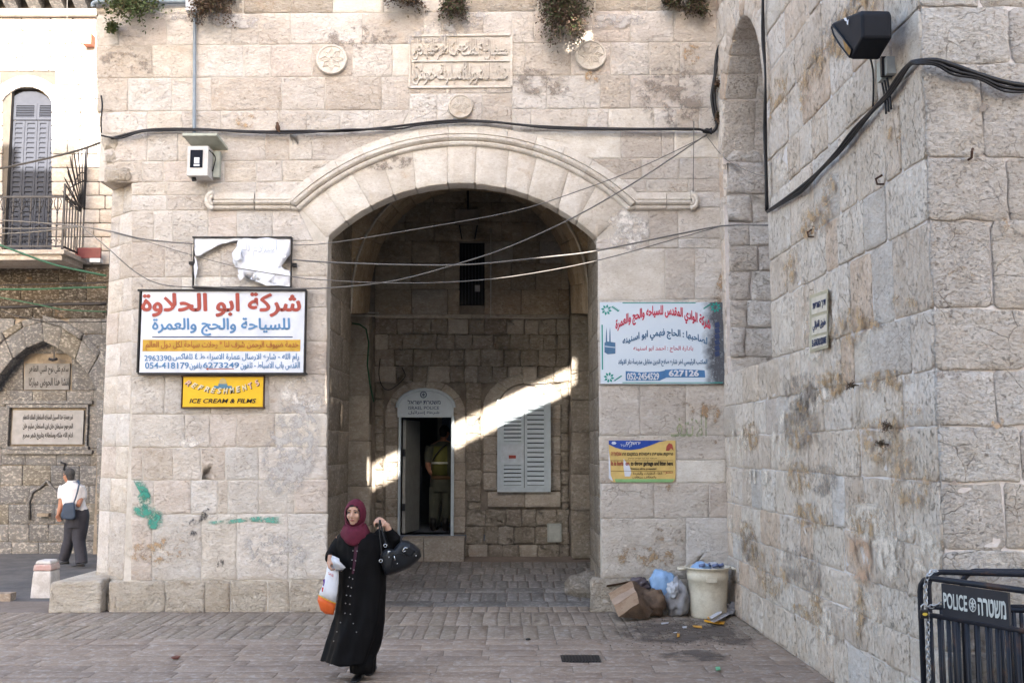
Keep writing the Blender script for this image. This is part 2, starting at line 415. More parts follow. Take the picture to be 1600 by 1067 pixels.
# missing bits between courses B/C beside the inscription
# chamfered left corner
c1 = FF.P(*FF.uv(205, 600)); cz = lambda px, py, Y: at(px, py, Y)
P2 = at(163, 600, 13.62)
CF = Fr((P2.x, P2.y, 0), (c1.x-P2.x, FY-P2.y, 0), (0, 0, 1)); CW = math.hypot(c1.x-P2.x, FY-P2.y)
zs = [FF.uv(205, y)[1] for y in (904, 801, 748, 697, 645, 585, 533, 483, 431, 376, 327, 283)]
for a, b in zip(zs, zs[1:]):
    m = fg.uniform(.3, .6)*CW
    for u0, u1 in ((0, m), (m, CW)): stone(rect(u0, u1, a, b), CF, gate, M['facade'], g=fg)
stone(rect(-.12, CW*.95, 0, zs[0]*.55), CF, gate, M['base'], proud=.10, rough=.015, bev=.03, seg=.12, rnd=.05, dep=.2, g=fg, amp=.03)
stone(rect(-.05, CW*.95, zs[0]*.55, zs[0]*1.05), CF, gate, M['base'], proud=.05, rough=.012, bev=.03, seg=.12, rnd=.05, dep=.2, g=fg, amp=.025)
# worn, corbelled corner above the chamfer
for (x0, x1, y0, y1) in ((160,186,210,236),(162,184,236,262),(163,205,262,284)):
    stone(pxpoly(FF, [(x0, y1), (x1, y1), (x1, y0), (x0, y0)]), FF, gate, M['base'], proud=.03, rough=.02, bev=.04, seg=.06, rnd=.05, dep=.3, g=fg)

# core of the gatehouse: front slab with the arch opening, side blocks, top
OC = arc(721.5, 590, 306, 136.5, 43.5, 24)                     # opening, 3 px wider than the voussoirs
def F3(p, Y): u, v = FF.uv(*p); return Vector((u, Y, v))
XL, XR = FF.uv(508, 600)[0], FF.uv(938.5, 600)[0]
op = [F3(p, 0) for p in OC]; op[0].x = XL; op[-1].x = XR
Yf, Yb = FY+.004, 15.0
LX = CF.O.x
def slab(name, poly, y0, y1, mat, parent): return fixn(MB().prism([(p[0], y0, p[1]) for p in poly], (0, y1-y0, 0)).build(name, mat, parent))
ztop = 9.3
slab('pier_core', [(c1.x,-.1),(XL,-.1),(XL,op[0].z),(c1.x,op[0].z)], Yf, Yb, M['mortar'], gate)
slab('pier_core', [(XR,-.1),(2.9,-.1),(2.9,op[-1].z),(XR,op[-1].z)], Yf, Yb, M['mortar'], gate)
mb = MB(); n = len(op)
vs = []
for Y in (Yf, FY+.35):
    vs += [(c1.x, Y, op[0].z)] + [(p.x, Y, p.z) for p in op] + [(2.9, Y, op[-1].z), (2.9, Y, ztop), (c1.x, Y, ztop)]
m_ = n+4
fs = []
for k in (0, 1):
    o_ = k*m_; top0, top1 = o_+m_-1, o_+m_-2
    for i in range(1, n): fs.append((o_+i, o_+i+1, *( (top1, top0) if False else ()), top0 if i < n//2 else top1))
    fs.append((o_+0, o_+1, top0)); fs.append((o_+n//2, top1, top0)); fs.append((o_+n, o_+n+1, top1))
for i in range(m_): fs.append((i, (i+1) % m_, m_+(i+1) % m_, m_+i))
core = mesh('arch_core', vs, fs, M['mortar'], gate); fixn(core)
# left flank and chamfer backing
mesh_ = MB().prism([(P2.x, P2.y+.01, -.1), (c1.x, FY+.01, -.1), (c1.x, 15, -.1), (P2.x, 15, -.1)], (0, 0, zs[-1]+.1)).build('corner_core', M['mortar'], gate); fixn(mesh_)
MB().box(LX+.02, c1.x, Yf, Yb, zs[-1], ztop).build('corner_core', M['mortar'], gate)
MB().box(c1.x+.01, XL, FY+.352, Yb, op[0].z+.001, 6.95).build('upper_pier', M['mortard'], gate); MB().box(XR, 2.9, FY+.352, Yb, op[-1].z+.001, 6.95).build('upper_pier', M['mortard'], gate)
MB().box(LX+.02, 2.9, FY+.352, 17.9, 6.952, 7.15).build('passage_ceiling', M['vault'], gate)
# deep side blocks behind the front slab, roof over the passage
MB().box(LX, -3.25, 15.0, 19.3, -.1, ztop).build('side_block', M['mortar'], gate)
MB().box(1.85, 6.0, 15.0, 18.6, -.1, ztop).build('side_block', M['mortar'], gate)
MB().box(LX, 6.0, FY+.031, 18.6, ztop, ztop+.4).build('roof_slab', M['plaster'], gate)
MB().box(-3.25, 1.85, 17.9, 21.6, 4.8, ztop).build('rear_block', M['mortar'], gate)
# voussoirs
VJ = [((511,372),(467,330)),((541,343),(504,296)),((579,321),(547,266)),((615,304),(595,245)),((650,296),(644,233)),((700,288),(699,226)),((742,288),(744,226)),((790,293),(795,233)),((825,303),(840,243)),((872,319),(890,258)),((902,341),(934,285)),((932,372),(982,329))]
def onarc(x, r, cx=721.5, cy=590):
    d = x-cx; return cy - math.sqrt(max(0, r*r-d*d))
for (a, b), (c, d) in zip(VJ, VJ[1:]):
    k = 3; low = [(a[0]+(c[0]-a[0])*i/k, onarc(a[0]+(c[0]-a[0])*i/k, 303)) for i in range(k+1)]
    low[0] = a if a[0] == 511 else low[0]
    up = [(d[0]+(b[0]-d[0])*i/k, onarc(d[0]+(b[0]-d[0])*i/k, 380, 724, 602)) for i in range(k+1)]
    stone(pxpoly(FF, low+up), FF, gate, M['vouss'], 'voussoir', gap=.004, dep=.27, rough=.004, proud=.012, seg=.3, g=fg)
# hood mould swept as separate stones, profile in (pixels from inner edge, proud metres)
PROF = [(-1,-.03),(-1,.02),(1,.045),(4,.055),(5.5,.05),(6,.018),(7.6,.018),(8,.05),(11,.075),(14,.078),(15,.07),(15.5,.03),(17.5,.03),(18,.048),(20,.045),(30,.035),(31,-.03)]
def hood_station(kind, t):
    out = []
    for r, h in PROF:
        if kind == 'arc':
            rr = 374+r; p = (724+rr*math.cos(R(t)), 602-rr*math.sin(R(t)))
        else: p = (t, 328-r*.86)
        q = FF.uv(*p); out.append(FF.P(q[0], q[1], h))
    return out
def sweep(stations, name='moulding_stone'):
    mb = MB(); rings = [hood_station(*s) for s in stations]; o = fixn(mb.loft(rings).build(name, M['vouss'], gate)); return o
aL, aR = 133.2, 46.8
angs = [aL-(aL-aR)*i/13 for i in range(14)]
for a, b in zip(angs, angs[1:]): sweep([('arc', a-.05)]+[('arc', a+(b-a)*i/6) for i in range(1, 6)]+[('arc', b+.05)])
sweep([('h', 335), ('h', 398)]); 
def join_h(x, t): 
    rings = [hood_station('h', x), hood_station('arc', t)]; fixn(MB().loft(rings).build('moulding_stone', M['vouss'], gate))
sweep([('h', 400), ('h', 455)]); join_h(456, aL+.1); join_h(991, aR-.1); sweep([('h', 992), ('h', 1040)]); sweep([('h', 1041), ('h', 1078)])
for x, s in ((335, -1), (1078, 1)):       # rolled ends
    for rr, th in ((12, .035), (6.5, .03)):
        cy0 = 315; pts = [FF.P(*FF.uv(x + s*rr*math.cos(R(t))*.85, cy0 - rr*math.sin(R(t))), .045) for t in range(-90, 91, 20)]
        MB().tube(pts, th, 6).build('scroll_end', M['vouss'], gate, True)
# the inner faces of the jambs and the soffit
JL = Fr((XL+.009, FY+.27, 0), (0, 1, 0), (0, 0, 1))
JR = Fr((XR-.009, 15.0, 0), (0, -1, 0), (0, 0, 1))
zz = 0; jl = 15.0-FY-.27
while zz < 6.8:
    h = fg.uniform(.38, .52); z2 = min(zz+h, 6.9)
    for fr in (JL, JR):
        m = fg.uniform(.4, .65)*jl
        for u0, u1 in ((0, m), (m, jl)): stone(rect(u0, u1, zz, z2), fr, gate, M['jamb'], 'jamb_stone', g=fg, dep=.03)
    zz = z2
for a, b in []:
    d = (b-a); fr = Fr((a.x, FY+.27, a.z), (d.x, 0, d.z), (0, 1, 0)); 
    if fr.N.z > 0: fr = Fr((b.x, FY+.27, b.z), (-d.x, 0, -d.z), (0, 1, 0))
    for u0, u1 in ((0, jl*.5), (jl*.5, jl)): stone(rect(0, d.length, u0, u1), fr, gate, M['vault'], 'soffit_stone', g=fg, dep=.03)
for x, Y0 in ((XL, FY), (XR, FY)):        # front arris stones' returns
    pass
# inscription, roundels
ip = [FF.P(*FF.uv(*p)) for p in ((640,137),(799,136),(799,55),(640,57))]
INS = MB().prism([p+Vector((0,.001,0)) for p in ip], (0,.03,0)).build('inscription_slab', M['vouss'], gate); fixn(INS)
for a, b in (((640,57),(799,55)),((640,137),(799,136)),((640,57),(640,137)),((799,55),(799,136)),((644,97),(796,96))):
    A, B = FF.P(*FF.uv(*a), .008), FF.P(*FF.uv(*b), .008)
    MB().bar(A, B, .03 if a[1] != 97 else .014, .03, (0,1,0)).build('inscription_border', M['vouss'], INS)
def roundel(px, py, r, pet):
    c = FF.P(*FF.uv(px, py)); rr = r*FY/1600
    o = MB()
    ring = lambda q, y: [c + Vector((q*math.cos(2*math.pi*i/32), y, q*math.sin(2*math.pi*i/32))) for i in range(32)]
    o.loft([ring(rr, .03), ring(rr, -.045), ring(rr*.97, -.06), ring(rr*.86, -.062), ring(rr*.83, -.052), ring(rr*.1, -.052)])
    ob = fixn(o.build('roundel', M['vouss'], gate, False))
    for i in range(pet):
        a = 2*math.pi*i/pet; d = Vector((math.cos(a), 0, math.sin(a))); t = Vector((-math.sin(a), 0, math.cos(a)))
        pts = [c + d*rr*u + t*rr*v + Vector((0,-.054,0)) for u, v in ((.12,0),(.42,.17),(.76,0),(.42,-.17),(.12,0))]
        MB().tube(pts, rr*.045, 5, False).build('petal', M['vouss'], ob)
        MB().tube([c+d*rr*.1+Vector((0,-.054,0)), c+d*rr*.6+Vector((0,-.054,0))], rr*.03, 5).build('petal', M['vouss'], ob)
roundel(519, 95, 25, 8); roundel(923, 88, 25, 8); roundel(720, 168, 20, 6)

# ------------------------------------------------------------------ passage behind the arch
BY = 17.2
BF = Fr((0, BY, 0), (1, 0, 0), (0, 0, 1))
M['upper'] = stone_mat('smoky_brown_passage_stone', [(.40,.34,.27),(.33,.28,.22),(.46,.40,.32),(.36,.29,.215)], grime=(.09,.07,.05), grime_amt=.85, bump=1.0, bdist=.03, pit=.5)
passage = empty('passage_wall', (-.7, BY, .27), 'rough dark stone rear wall of the gate passage with police door and shuttered window', 'wall')
ig = random.Random(31)
# barrel vault and side walls of the chamber
vault = empty('passage_vault', (-.7, 16, 4), 'soot-blackened stone vault over the gate passage', 'vault')
cxv, rv = -.7, 2.6
rib = [(cxv+rv*math.cos(R(a)), 3.35+2.75*math.sin(R(a))) for a in range(0, 181, 12)]
def quadstone(a, b, c, d, inward, parent, mat, name, **kw):
    N = (b-a).cross(d-a).normalized()
    if N.dot(inward) < 0: a, b, c, d = b, a, d, c; N = -N
    U_ = (b-a).normalized(); V_ = N.cross(U_); fr = Fr(a, U_, V_)
    stone([((p-a).dot(U_), (p-a).dot(V_)) for p in (a, b, c, d)], fr, parent, M[mat], name, **kw)
def crv(side, t, Y):
    w, h = (187, 215) if Y < 16 else (158, 192)
    aa = R(t*90); return at(735+side*w*max(0, math.cos(aa))**.9, 490-h*math.sin(aa)**.85, Y)
NS = 9
for side in (-1, 1):
    for i in range(NS):
        for j in range(3):
            f = lambda t, k: crv(side, t, 15.0).lerp(crv(side, t, 16.88), k)
            a_, b_, c_, d_ = f(i/NS, j/3), f((i+1)/NS, j/3), f((i+1)/NS, (j+1)/3), f(i/NS, (j+1)/3)
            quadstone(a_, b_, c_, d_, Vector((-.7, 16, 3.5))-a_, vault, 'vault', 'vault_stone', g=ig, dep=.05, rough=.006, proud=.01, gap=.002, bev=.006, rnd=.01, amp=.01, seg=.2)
    pts = [crv(side, i/NS, 15.0) for i in range(NS+1)]; xo = XL-.1 if side < 0 else XR+.1
    sp_ = [(p.x, p.z) for p in pts]+[(pts[-1].x, 7.0), (xo, 7.0), (xo, pts[0].z)]
    # spandrel round the head of the inner arch, fanned from its top outer corner
    vv = [(x, 15.0, z) for x, z in sp_]; n_ = len(vv); cI = n_-2
    mesh('spandrel', vv, [(cI, i, i+1) for i in range(n_-3)]+[(cI, n_-1, 0)], M['vault'], vault)
    MB().tube([p+Vector((0,-.01,0)) for p in pts], .022, 6).build('arch_edge', M['innerpale'], vault, True)
for sx in (-1, 1):
    X = cxv+sx*rv; fr = Fr((X, 15.0 if sx < 0 else 17.2, 0), (0, 1 if sx < 0 else -1, 0), (0, 0, 1))
    zz = 0
    while zz < 3.3:
        z2 = min(zz+ig.uniform(.3, .42), 3.35); u = 0
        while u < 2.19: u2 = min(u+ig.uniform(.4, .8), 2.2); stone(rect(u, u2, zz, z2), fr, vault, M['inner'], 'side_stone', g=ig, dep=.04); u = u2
        zz = z2
    mesh('side_backing', [(X+sx*.03,15.0,0),(X+sx*.03,17.3,0),(X+sx*.03,17.3,3.4),(X+sx*.03,15.0,3.4)], [(0,1,2,3)], M['mortard'], vault)
# rear wall core, with door and window holes left as gaps
def U(px, py=700, fr=BF): return fr.uv(px, py)[0]
def V(py, px=720, fr=BF): return fr.uv(px, py)[1]
DX0, DX1, DZ0, DZ1 = U(624), U(708), V(835), V(651)
def corebox(x0, x1, z0, z1, name='core_block'): MB().box(x0, x1, BY+.03, BY+.5, z0, z1).build(name, M['mortard'], passage)
corebox(-3.4, DX0, -.1, 6.3); corebox(DX1, 1.95, -.1, 6.3); corebox(DX0, DX1, V(618), 6.3); corebox(DX0, DX1, -.1, DZ0)
# courses
SLIT = (718, 757, 380, 477)
def blocked(x0, x1, y0, y1, boxes):
    for (a, b, c, d) in boxes:
        if x0 < b-1 and x1 > a+1 and y0 < d-1 and y1 > c+1: return (a, b)
    return None
BOX = [(600,728,598,845),(752,876,598,796),SLIT,(545,586,300,870),(889,930,300,870)]
def rows(y0, y1, h, wl, mat, boxes, **kw):
    y = y0
    while y < y1-4:
        y2 = min(y+ig.uniform(*h), y1)
        if y1-y2 < 10: y2 = y1
        x = 560 + ig.uniform(-20, 0)
        while x < 918:
            x2 = x + ig.uniform(*wl)
            b = blocked(x, min(x2, 925), y, y2, boxes)
            if b:
                if b[0]-x > 7: stone(pxpoly(BF, [(x,y2),(b[0],y2),(b[0],y),(x,y)]), BF, passage, M[mat], g=ig, **kw)
                x = b[1]; continue
            stone(pxpoly(BF, [(x,y2),(x2,y2),(x2,y),(x,y)]), BF, passage, M[mat if ig.random() > .2 else 'innerpale'], g=ig, **kw); x = x2
        y = y2
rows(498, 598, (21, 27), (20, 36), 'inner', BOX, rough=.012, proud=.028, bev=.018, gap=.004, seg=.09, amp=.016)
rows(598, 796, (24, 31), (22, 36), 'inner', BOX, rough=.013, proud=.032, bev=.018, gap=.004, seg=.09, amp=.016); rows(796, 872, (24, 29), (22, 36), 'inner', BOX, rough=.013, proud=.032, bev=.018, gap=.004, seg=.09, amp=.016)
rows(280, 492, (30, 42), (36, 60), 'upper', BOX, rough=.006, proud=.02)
# thin string course at the change of masonry
stone(pxpoly(BF, [(586,498),(737,498),(737,491),(586,491)]), BF, passage, M['innerpale'], 'string_course', proud=.03, dep=.05, g=ig)
stone(pxpoly(BF, [(737,498),(889,498),(889,491),(737,491)]), BF, passage, M['innerpale'], 'string_course', proud=.03, dep=.05, g=ig)
# dressed surrounds
def px_stone(pts, mat='innerpale', name='stone', **kw): return stone(pxpoly(BF, pts), BF, passage, M[mat], name, g=ig, **kw)
yy = 640
for i, y2 in enumerate((668, 695, 722, 750, 778, 806, 832)):
    px_stone([(708,y2),(727,y2),(727,yy),(708,yy)], 'innerpale'); px_stone([(602,y2),(622,y2),(622,yy),(602,yy)], 'inner' if i % 2 else 'innerpale'); yy = y2
for a0, a1 in ((180,150),(150,120),(120,90),(90,60),(60,30),(30,0)):
    inn = arc(665, 646, 42, a0, a1, 3); out = arc(665, 646, 62, a1, a0, 3)
    inn = [(x, y if y < 646 else 646) for x, y in inn]
    px_stone([(x, 646-(646-y)*.9) for x, y in inn]+[(x, 646-(646-y)*.86) for x, y in out], 'innerpale', 'voussoir', proud=.03)
yy = 632
for y2 in (655, 682, 710, 738, 766):
    px_stone([(860,y2),(876,y2),(876,yy),(860,yy)], 'innerpale'); px_stone([(755,y2),(777,y2),(777,yy),(755,yy)], 'innerpale'); yy = y2
px_stone([(762,792),(820,792),(820,768),(762,768)], 'innerpale', proud=.06); px_stone([(820,792),(876,792),(876,768),(820,768)], 'innerpale', proud=.06)
for a0, a1 in ((172,128),(128,90),(90,52),(52,8)):
    px_stone([(x, y) for x, y in arc(818, 640, 41, a0, a1, 3)]+[(x, 640-(640-y)*.86) for x, y in arc(818, 640, 64, a1, a0, 3)], 'innerpale', 'voussoir', proud=.03)
# lunette above the shutters
px_stone([(779,628),(858,628)]+[(x, 640-(640-y)*.98) for x, y in arc(818, 640, 40, 18, 162, 6)], 'facade', 'lunette', proud=.0)
# doorstep and base blocks
for (x0, x1, y0, y1, Y) in ((628,662,846,868,16.75),(662,726,846,868,16.75)):
    p0, p1 = at(x0, y1, Y), at(x1, y0, Y)
    MB().box(p0.x, p1.x-.01, Y, BY, .2, DZ0-.02).build('step', M['innerpale'], passage)
# left and right pilasters with the wall rib
PY = 16.9; PF = Fr((0, PY, 0), (1, 0, 0), (0, 0, 1))
for (x0, x1, wl) in ((535,577,None),(893,925,None)):
    y = 872
    while y > 492:
        y2 = max(y-ig.uniform(45, 75), 490)
        stone(pxpoly(PF, [(x0,y),(x1,y),(x1,y2),(x0,y2)]), PF, passage, M['innerpale' if x0 < 600 else 'inner'], 'pilaster_stone', g=ig, dep=.28, proud=.015); y = y2
    a, b = PF.uv(x0, 700)[0], PF.uv(x1, 700)[0]
    MB().box(a+.01, b-.01, PY+.03, BY+.03, .1, PF.uv(700, 492)[1]).build('pilaster_core', M['mortard'], passage)
NR = 9
for side in ():
    inner = [(577 if side < 0 else 893, 490)]; outer = [(548 if side < 0 else 922, 490)]
    for i in range(1, NR+1):
        t = i/NR; a = t*90
        xi, xo = (735-158*math.cos(R(a))**.9, 735-187*math.cos(R(a))**.9) if side < 0 else (735+158*math.cos(R(a))**.9, 735+187*math.cos(R(a))**.9)
        inner.append((xi, 490-192*math.sin(R(a))**.85)); outer.append((xo, 490-215*math.sin(R(a))**.85))
    for i in range(NR):
        q = [inner[i], inner[i+1], outer[i+1], outer[i]]
        if side > 0: q = q[::-1]
        q = pxpoly(PF, q); ar = sum(q[k][0]*q[(k+1) % 4][1]-q[(k+1) % 4][0]*q[k][1] for k in range(4))
        if ar < 0: q = q[::-1]
        stone(q, PF, passage, M['inner'], 'rib_stone', g=ig, dep=.3, proud=.01)

# ================================================================== RIGHT WALL
A = atz(1140, 960, 0); A = Vector((2.72, FY+.1, 0)); B = Vector((2.86, 6.91, 0))
RW = Fr(A, B-A, (0, 0, 1)); RL = (B-A).length
rwall = empty('side_wall', ((A+B)/2).to_tuple(), 'tall weathered white limestone wall with a pointed niche running towards the gate', 'wall')
rg = random.Random(41)
cz_ = [at(1464, y, 6.91).z for y in (1180, 1090, 1020, 948, 860, 754, 666, 578, 483, 345, 247, 100, 12, -90, -190)]
cz_[0] = 0
zt = 5.75
zc = [0.0, .33, .62]
zc = sorted(set([0.0]+[z for z in cz_ if z > .25]));
while zc[-1] < 9.6: zc.append(zc[-1]+rg.uniform(.38, .5))
NU0, NU1 = RL-(12.9-6.91)+0, 0
nu0 = (A.y-12.92); nu1 = (A.y-10.85); NZ0, NZS, NZA = 2.86, 5.76, 7.19      # niche: u range, sill, spring, apex
def niche_z(u):                              # pointed arch outline
    t = abs((u-(nu0+nu1)/2)/((nu1-nu0)/2)); t = min(1, t)
    return NZS + (NZA-NZS)*math.sqrt(max(0, 1-t**1.6))
for za, zb in zip(zc, zc[1:]):
    u = 0
    while u < RL-.05:
        L = rg.choice((rg.uniform(.28, .5), rg.uniform(.45, .85)))
        u2 = u+L
        if RL-u2 < .25: u2 = RL
        # niche
        if za >= NZ0-.15 and zb > NZ0 and za < NZA and u < nu1 and u2 > nu0:
            if u < nu0-.05: u2 = nu0
            elif zb <= NZS+.05: u = nu1; continue
            else:
                mid = (za+zb)/2
                wd = .16
                k = [q for q in range(-8, 49) if niche_z(max(nu0, min(nu1, (nu0+nu1)/2+(nu0+(nu1-nu0)*q/40-(nu0+nu1)/2)*(nu1-nu0)/(nu1-nu0+2*wd))))+wd > mid]
                if k:
                    ua, ub = max(nu0-wd, nu0+(nu1-nu0)*k[0]/40), min(nu1+wd, nu0+(nu1-nu0)*k[-1]/40)
                    if u < ua-.03: u2 = min(u2, ua)
                    elif u < ub: u = ub; continue
        m = 'right' if rg.random() > .15 else 'facade'
        ro = rg.uniform(.005, .012)
        stone(rect(u, u2, za, zb), RW, rwall, M[m], g=rg, rough=ro, proud=.016, bev=.011, gap=rg.uniform(.002, .008), seg=.16, rnd=.03, dep=.08, amp=.016)
        u = u2
# core with niche: built as boxes round it
def rbox(u0, u1, v0, v1, d0=.004, d1=.9, name='wall_core', mat='mortarw'):
    vs = [RW.P(u, v, -d) for d in (d0, d1) for v in (v0, v1) for u in (u0, u1)]
    return mesh(name, vs, [(0,1,3,2),(4,6,7,5),(0,4,5,1),(2,3,7,6),(0,2,6,4),(1,5,7,3)], M[mat], rwall)
rbox(-.05, nu0, -.1, 9.8); rbox(nu1, RL-.03, -.1, 9.8); rbox(nu0, nu1, -.1, NZ0)
q = [(nu0, 9.8), (nu0, NZS)] + [(nu0+(nu1-nu0)*i/16, niche_z(nu0+(nu1-nu0)*i/16)) for i in range(1, 16)] + [(nu1, NZS), (nu1, 9.8)]
mb = MB(); k = len(q)
vs = [RW.P(u, v, -.035) for u, v in q]+[RW.P(u, v, -.9) for u, v in q]
fs = [(0, i, i+1) for i in range(1, 8)] + [(k-1, i, i+1) for i in range(8, k-2)] + [(0, 8, k-1)]
fs += [tuple(j+k for j in f) for f in fs] + [(i, i+1, k+i+1, k+i) for i in range(k-1)]
fixn(mesh('niche_head', vs, fs, M['mortarw'], rwall))
rbox(nu0-.02, nu1+.02, NZ0-.1, 7.4, .88, 1.1, 'niche_back')
# far reveal of the niche (the face one sees)
pr = RW.P(nu0, 0, 0)
NRF = Fr((pr.x+.02, pr.y-.012, 0), (1, 0, 0), (0, 0, 1))
z = NZ0
while z < 7.2:
    z2 = min(z+rg.uniform(.3, .45), 7.2); zm = (z+z2)/2
    m = rg.uniform(.2, .6)
    for u0, u1 in ((.02, m), (m, .86)): stone(rect(u0, u1, z, z2), NRF, rwall, M['near'], 'reveal_stone', g=rg, rough=.012, proud=.03, bev=.03, dep=.03, seg=.15)
    z = z2
# dressed ring round the niche head and its soffit stones
NI = [(nu0+(nu1-nu0)*i/12, niche_z(nu0+(nu1-nu0)*i/12)) for i in range(13)]; um = (nu0+nu1)/2
NO = [(um+(u-um)*1.0+(.26*(1 if u > um else -1) if abs(u-um) > .01 else 0)*min(1, abs(u-um)/.3), v+.05+.22*(1-abs(u-um)/(um-nu0))) for u, v in NI]
for a, b, c, d in zip(NI, NI[1:], NO, NO[1:]):
    stone([a, b, d, c], RW, rwall, M['right'], 'voussoir', proud=.02, rough=.006, g=rg, dep=.3, gap=.003)
    pa, pb = RW.P(*a, 0), RW.P(*b, 0); dv = pb-pa; fr = Fr(pa, dv, -RW.N)
    if fr.N.z > 0: fr = Fr(pb, -dv, -RW.N)
    for w0, w1 in ((.0, .4), (.4, .87)): stone(rect(0, dv.length, w0, w1), fr, rwall, M['near'], 'soffit_stone', g=rg, proud=.012, dep=.02)
z = NZ0
while z < NZS:
    z2 = min(z+rg.uniform(.35, .5), NZS)
    stone(rect(nu0-.26, nu0-.004, z, z2), RW, rwall, M['right'], 'jamb_stone', proud=.02, g=rg, dep=.08); z = z2
# worn sill
stone([(nu0-.03, NZ0-.02), (nu1+.02, NZ0-.02), (nu1+.02, NZ0+.05), (nu0-.03, NZ0+.02)], RW, rwall, M['right'], 'niche_sill', proud=.02, dep=.8, g=rg)
# near end face of this wall
NF = Fr((B.x, B.y, 0), (1, 0, 0), (0, 0, 1))
for i, (za, zb) in enumerate(zip(zc, zc[1:])):
    u = 0.0; first = (.42, .55, .40, .62)[i % 4]
    for L in (first, rg.uniform(.5, .9), rg.uniform(.5, .9), .8):
        stone(rect(u, u+L, za, zb), NF, rwall, M['near'], g=rg, rough=.010, proud=.016, bev=.012, gap=.004, seg=.12, rnd=.03, dep=.1, amp=.022); u += L
MB().box(B.x+1.15, 6.5, B.y+.35, 12.9, -.1, 9.8).build('wall_mass', M['mortarw'], rwall)
MB().box(B.x+.02, B.x+6, B.y+.005, B.y+.4, -.1, 9.8).build('wall_end', M['mortarw'], rwall)
# ================================================================== LEFT STREET BUILDING AND FOUNTAIN
LY = 19.5
LF = Fr((0, LY, 0), (1, 0, 0), (0, 0, 1))
lg = random.Random(51)
house = empty('balcony_house', (-8.8, LY, 3), 'sunlit pale stone house with grey shutters and iron balcony behind the gate corner', 'house')
fount = empty('drinking_fountain', (-8.8, LY, 0), 'old stained stone street fountain with pointed arch below the balcony house', 'fountain')
def LV(y): return LF.uv(80, y)[1]
def LU(x, y=400): return LF.uv(x, y)[0]
zsplit = LV(418)
# core: upper with window hole
wx0, wx1, wz0, wz1 = LU(4), LU(80), LV(394), LV(160)
for (a, b, c, d) in ((-26, wx0, zsplit, 12.2), (wx1, -6.2, zsplit, 12.2), (wx0, wx1, LV(137), 12.2), (wx0, wx1, zsplit, wz0)):
    MB().box(a, b, LY+.03, LY+.6, c, d).build('wall_core', M['housemortar'], house)
MB().box(-26, -6.2, LY+.6, LY+4, -.1, 12.2).build('house_mass', M['mortard'], house)
y = 28
while y < 402:
    y2 = y + (21.6 if y > 60 else 20); x = -30 + lg.uniform(-20, 0)
    while x < 172:
        x2 = x + lg.uniform(20, 46)
        if y2 > 150 and y < 396:
            if x < 4 < x2: x2 = 4
            if 4 <= x < 80: x = 80; continue
        elif y2 > 125 and y < 150:
            if x < 0 < x2: x2 = 0
            if 0 <= x < 86: x = 86; continue
        if x2 > x+4: stone(pxpoly(LF, [(x,y2),(x2,y2),(x2,y),(x,y)]), LF, house, M['leftup'], g=lg, gap=.008, rough=.003, proud=.006, bev=.008, seg=.4)
        x = x2
    y = y2
for a0, a1 in ((152,126),(126,102),(102,78),(78,54),(54,28)):    # window arch
    inn = arc(42, 180, 44, a0, a1, 2); out = arc(42, 180, 62, a1, a0, 2)
    stone(pxpoly(LF, [(x, min(y, 168)) for x, y in inn]+[(x, min(y, 160)) for x, y in out]), LF, house, M['leftup'], 'voussoir', g=lg, proud=.02, gap=.003)
# cornice with brackets
MB().box(-14, -6.2, LY-.55, LY+.1, LV(0), LV(-14)).build('cornice', M['leftlow'], house)
MB().box(-14, -6.2, LY-.12, LY+.02, LV(28), LV(18)).build('string_course', M['leftup'], house)
for px in (-12, 24, 60, 96, 132):
    c = LU(px, 10); MB().prism([(c-.12,LY,LV(2)),(c-.12,LY-.42,LV(2)),(c-.12,LY-.32,LV(10)),(c-.12,LY-.06,LV(20)),(c-.12,LY,LV(20))], (.24,0,0)).build('bracket', M['leftlow'], house)
# shutters: two leaves plus fixed top
gsh = plain('shaded_grey_blue_shutter', (.040,.046,.062), .7, var=.1, spec=.1)  # grey-blue darkened: shade on the shutters is put into the colour
def slatted(parent, x0, x1, z0, z1, Y, mat, n, fr=.05, name='shutter_leaf', slat='slat', th=.03, full=False):
    leaf = MB()
    for b in ((x0, x0+fr, z0, z1), (x1-fr, x1, z0, z1), (x0+fr, x1-fr, z0, z0+fr), (x0+fr, x1-fr, z1-fr, z1)):
        leaf.box(b[0], b[1], Y, Y+th, b[2], b[3])
    leaf = leaf.build(name, mat, parent)
    me = None
    h = (z1-z0-2*fr)/n
    for i in range(n):
        zc = z0+fr+h*(i+.5)
        if me is None:
            s = MB(); w = x1-x0-2*fr
            e_ = 1.3 if full else 1.0
            s.prism([(-w/2, -.016, -h*.34*e_), (-w/2, -.008, -h*.42*e_), (-w/2, .024, h*.30*e_), (-w/2, .016, h*.38*e_)], (w, 0, 0))
            me = bpy.data.meshes.new(slat); me.from_pydata([tuple(v) for v in s.v], [], s.f)
            me.materials.append(mat)
        o = bpy.data.objects.new(slat, me); COL.objects.link(o); o.parent = leaf; o.location = Vector(((x0+x1)/2, Y+th*.5, zc)) - wloc(leaf)
    return leaf
xm = LU(42)
for a, b in ((wx0+.01, LU(24)), (LU(24), LU(44)), (LU(44), LU(62)), (LU(62), wx1-.01)):
    slatted(house, a+.004, b-.004, wz0, LV(186), LY+.12, gsh, 26, .045, full=True)
for a, b in ((wx0+.01, xm), (xm, wx1-.01)): slatted(house, a, b-.004, LV(186)+.02, LV(158), LY+.12, gsh, 7, .05, full=True)
mb = MB(); mb.prism([(*((lambda u: (u[0], LY+.14, u[1]))(LF.uv(x, y))),) for x, y in [(4,158),(80,158)]+[(a, 180-(180-b)*1.0) for a, b in arc(42, 180, 42, 32, 148, 8)]], (0,.03,0)); fixn(mb.build('shutter_head', gsh, house))
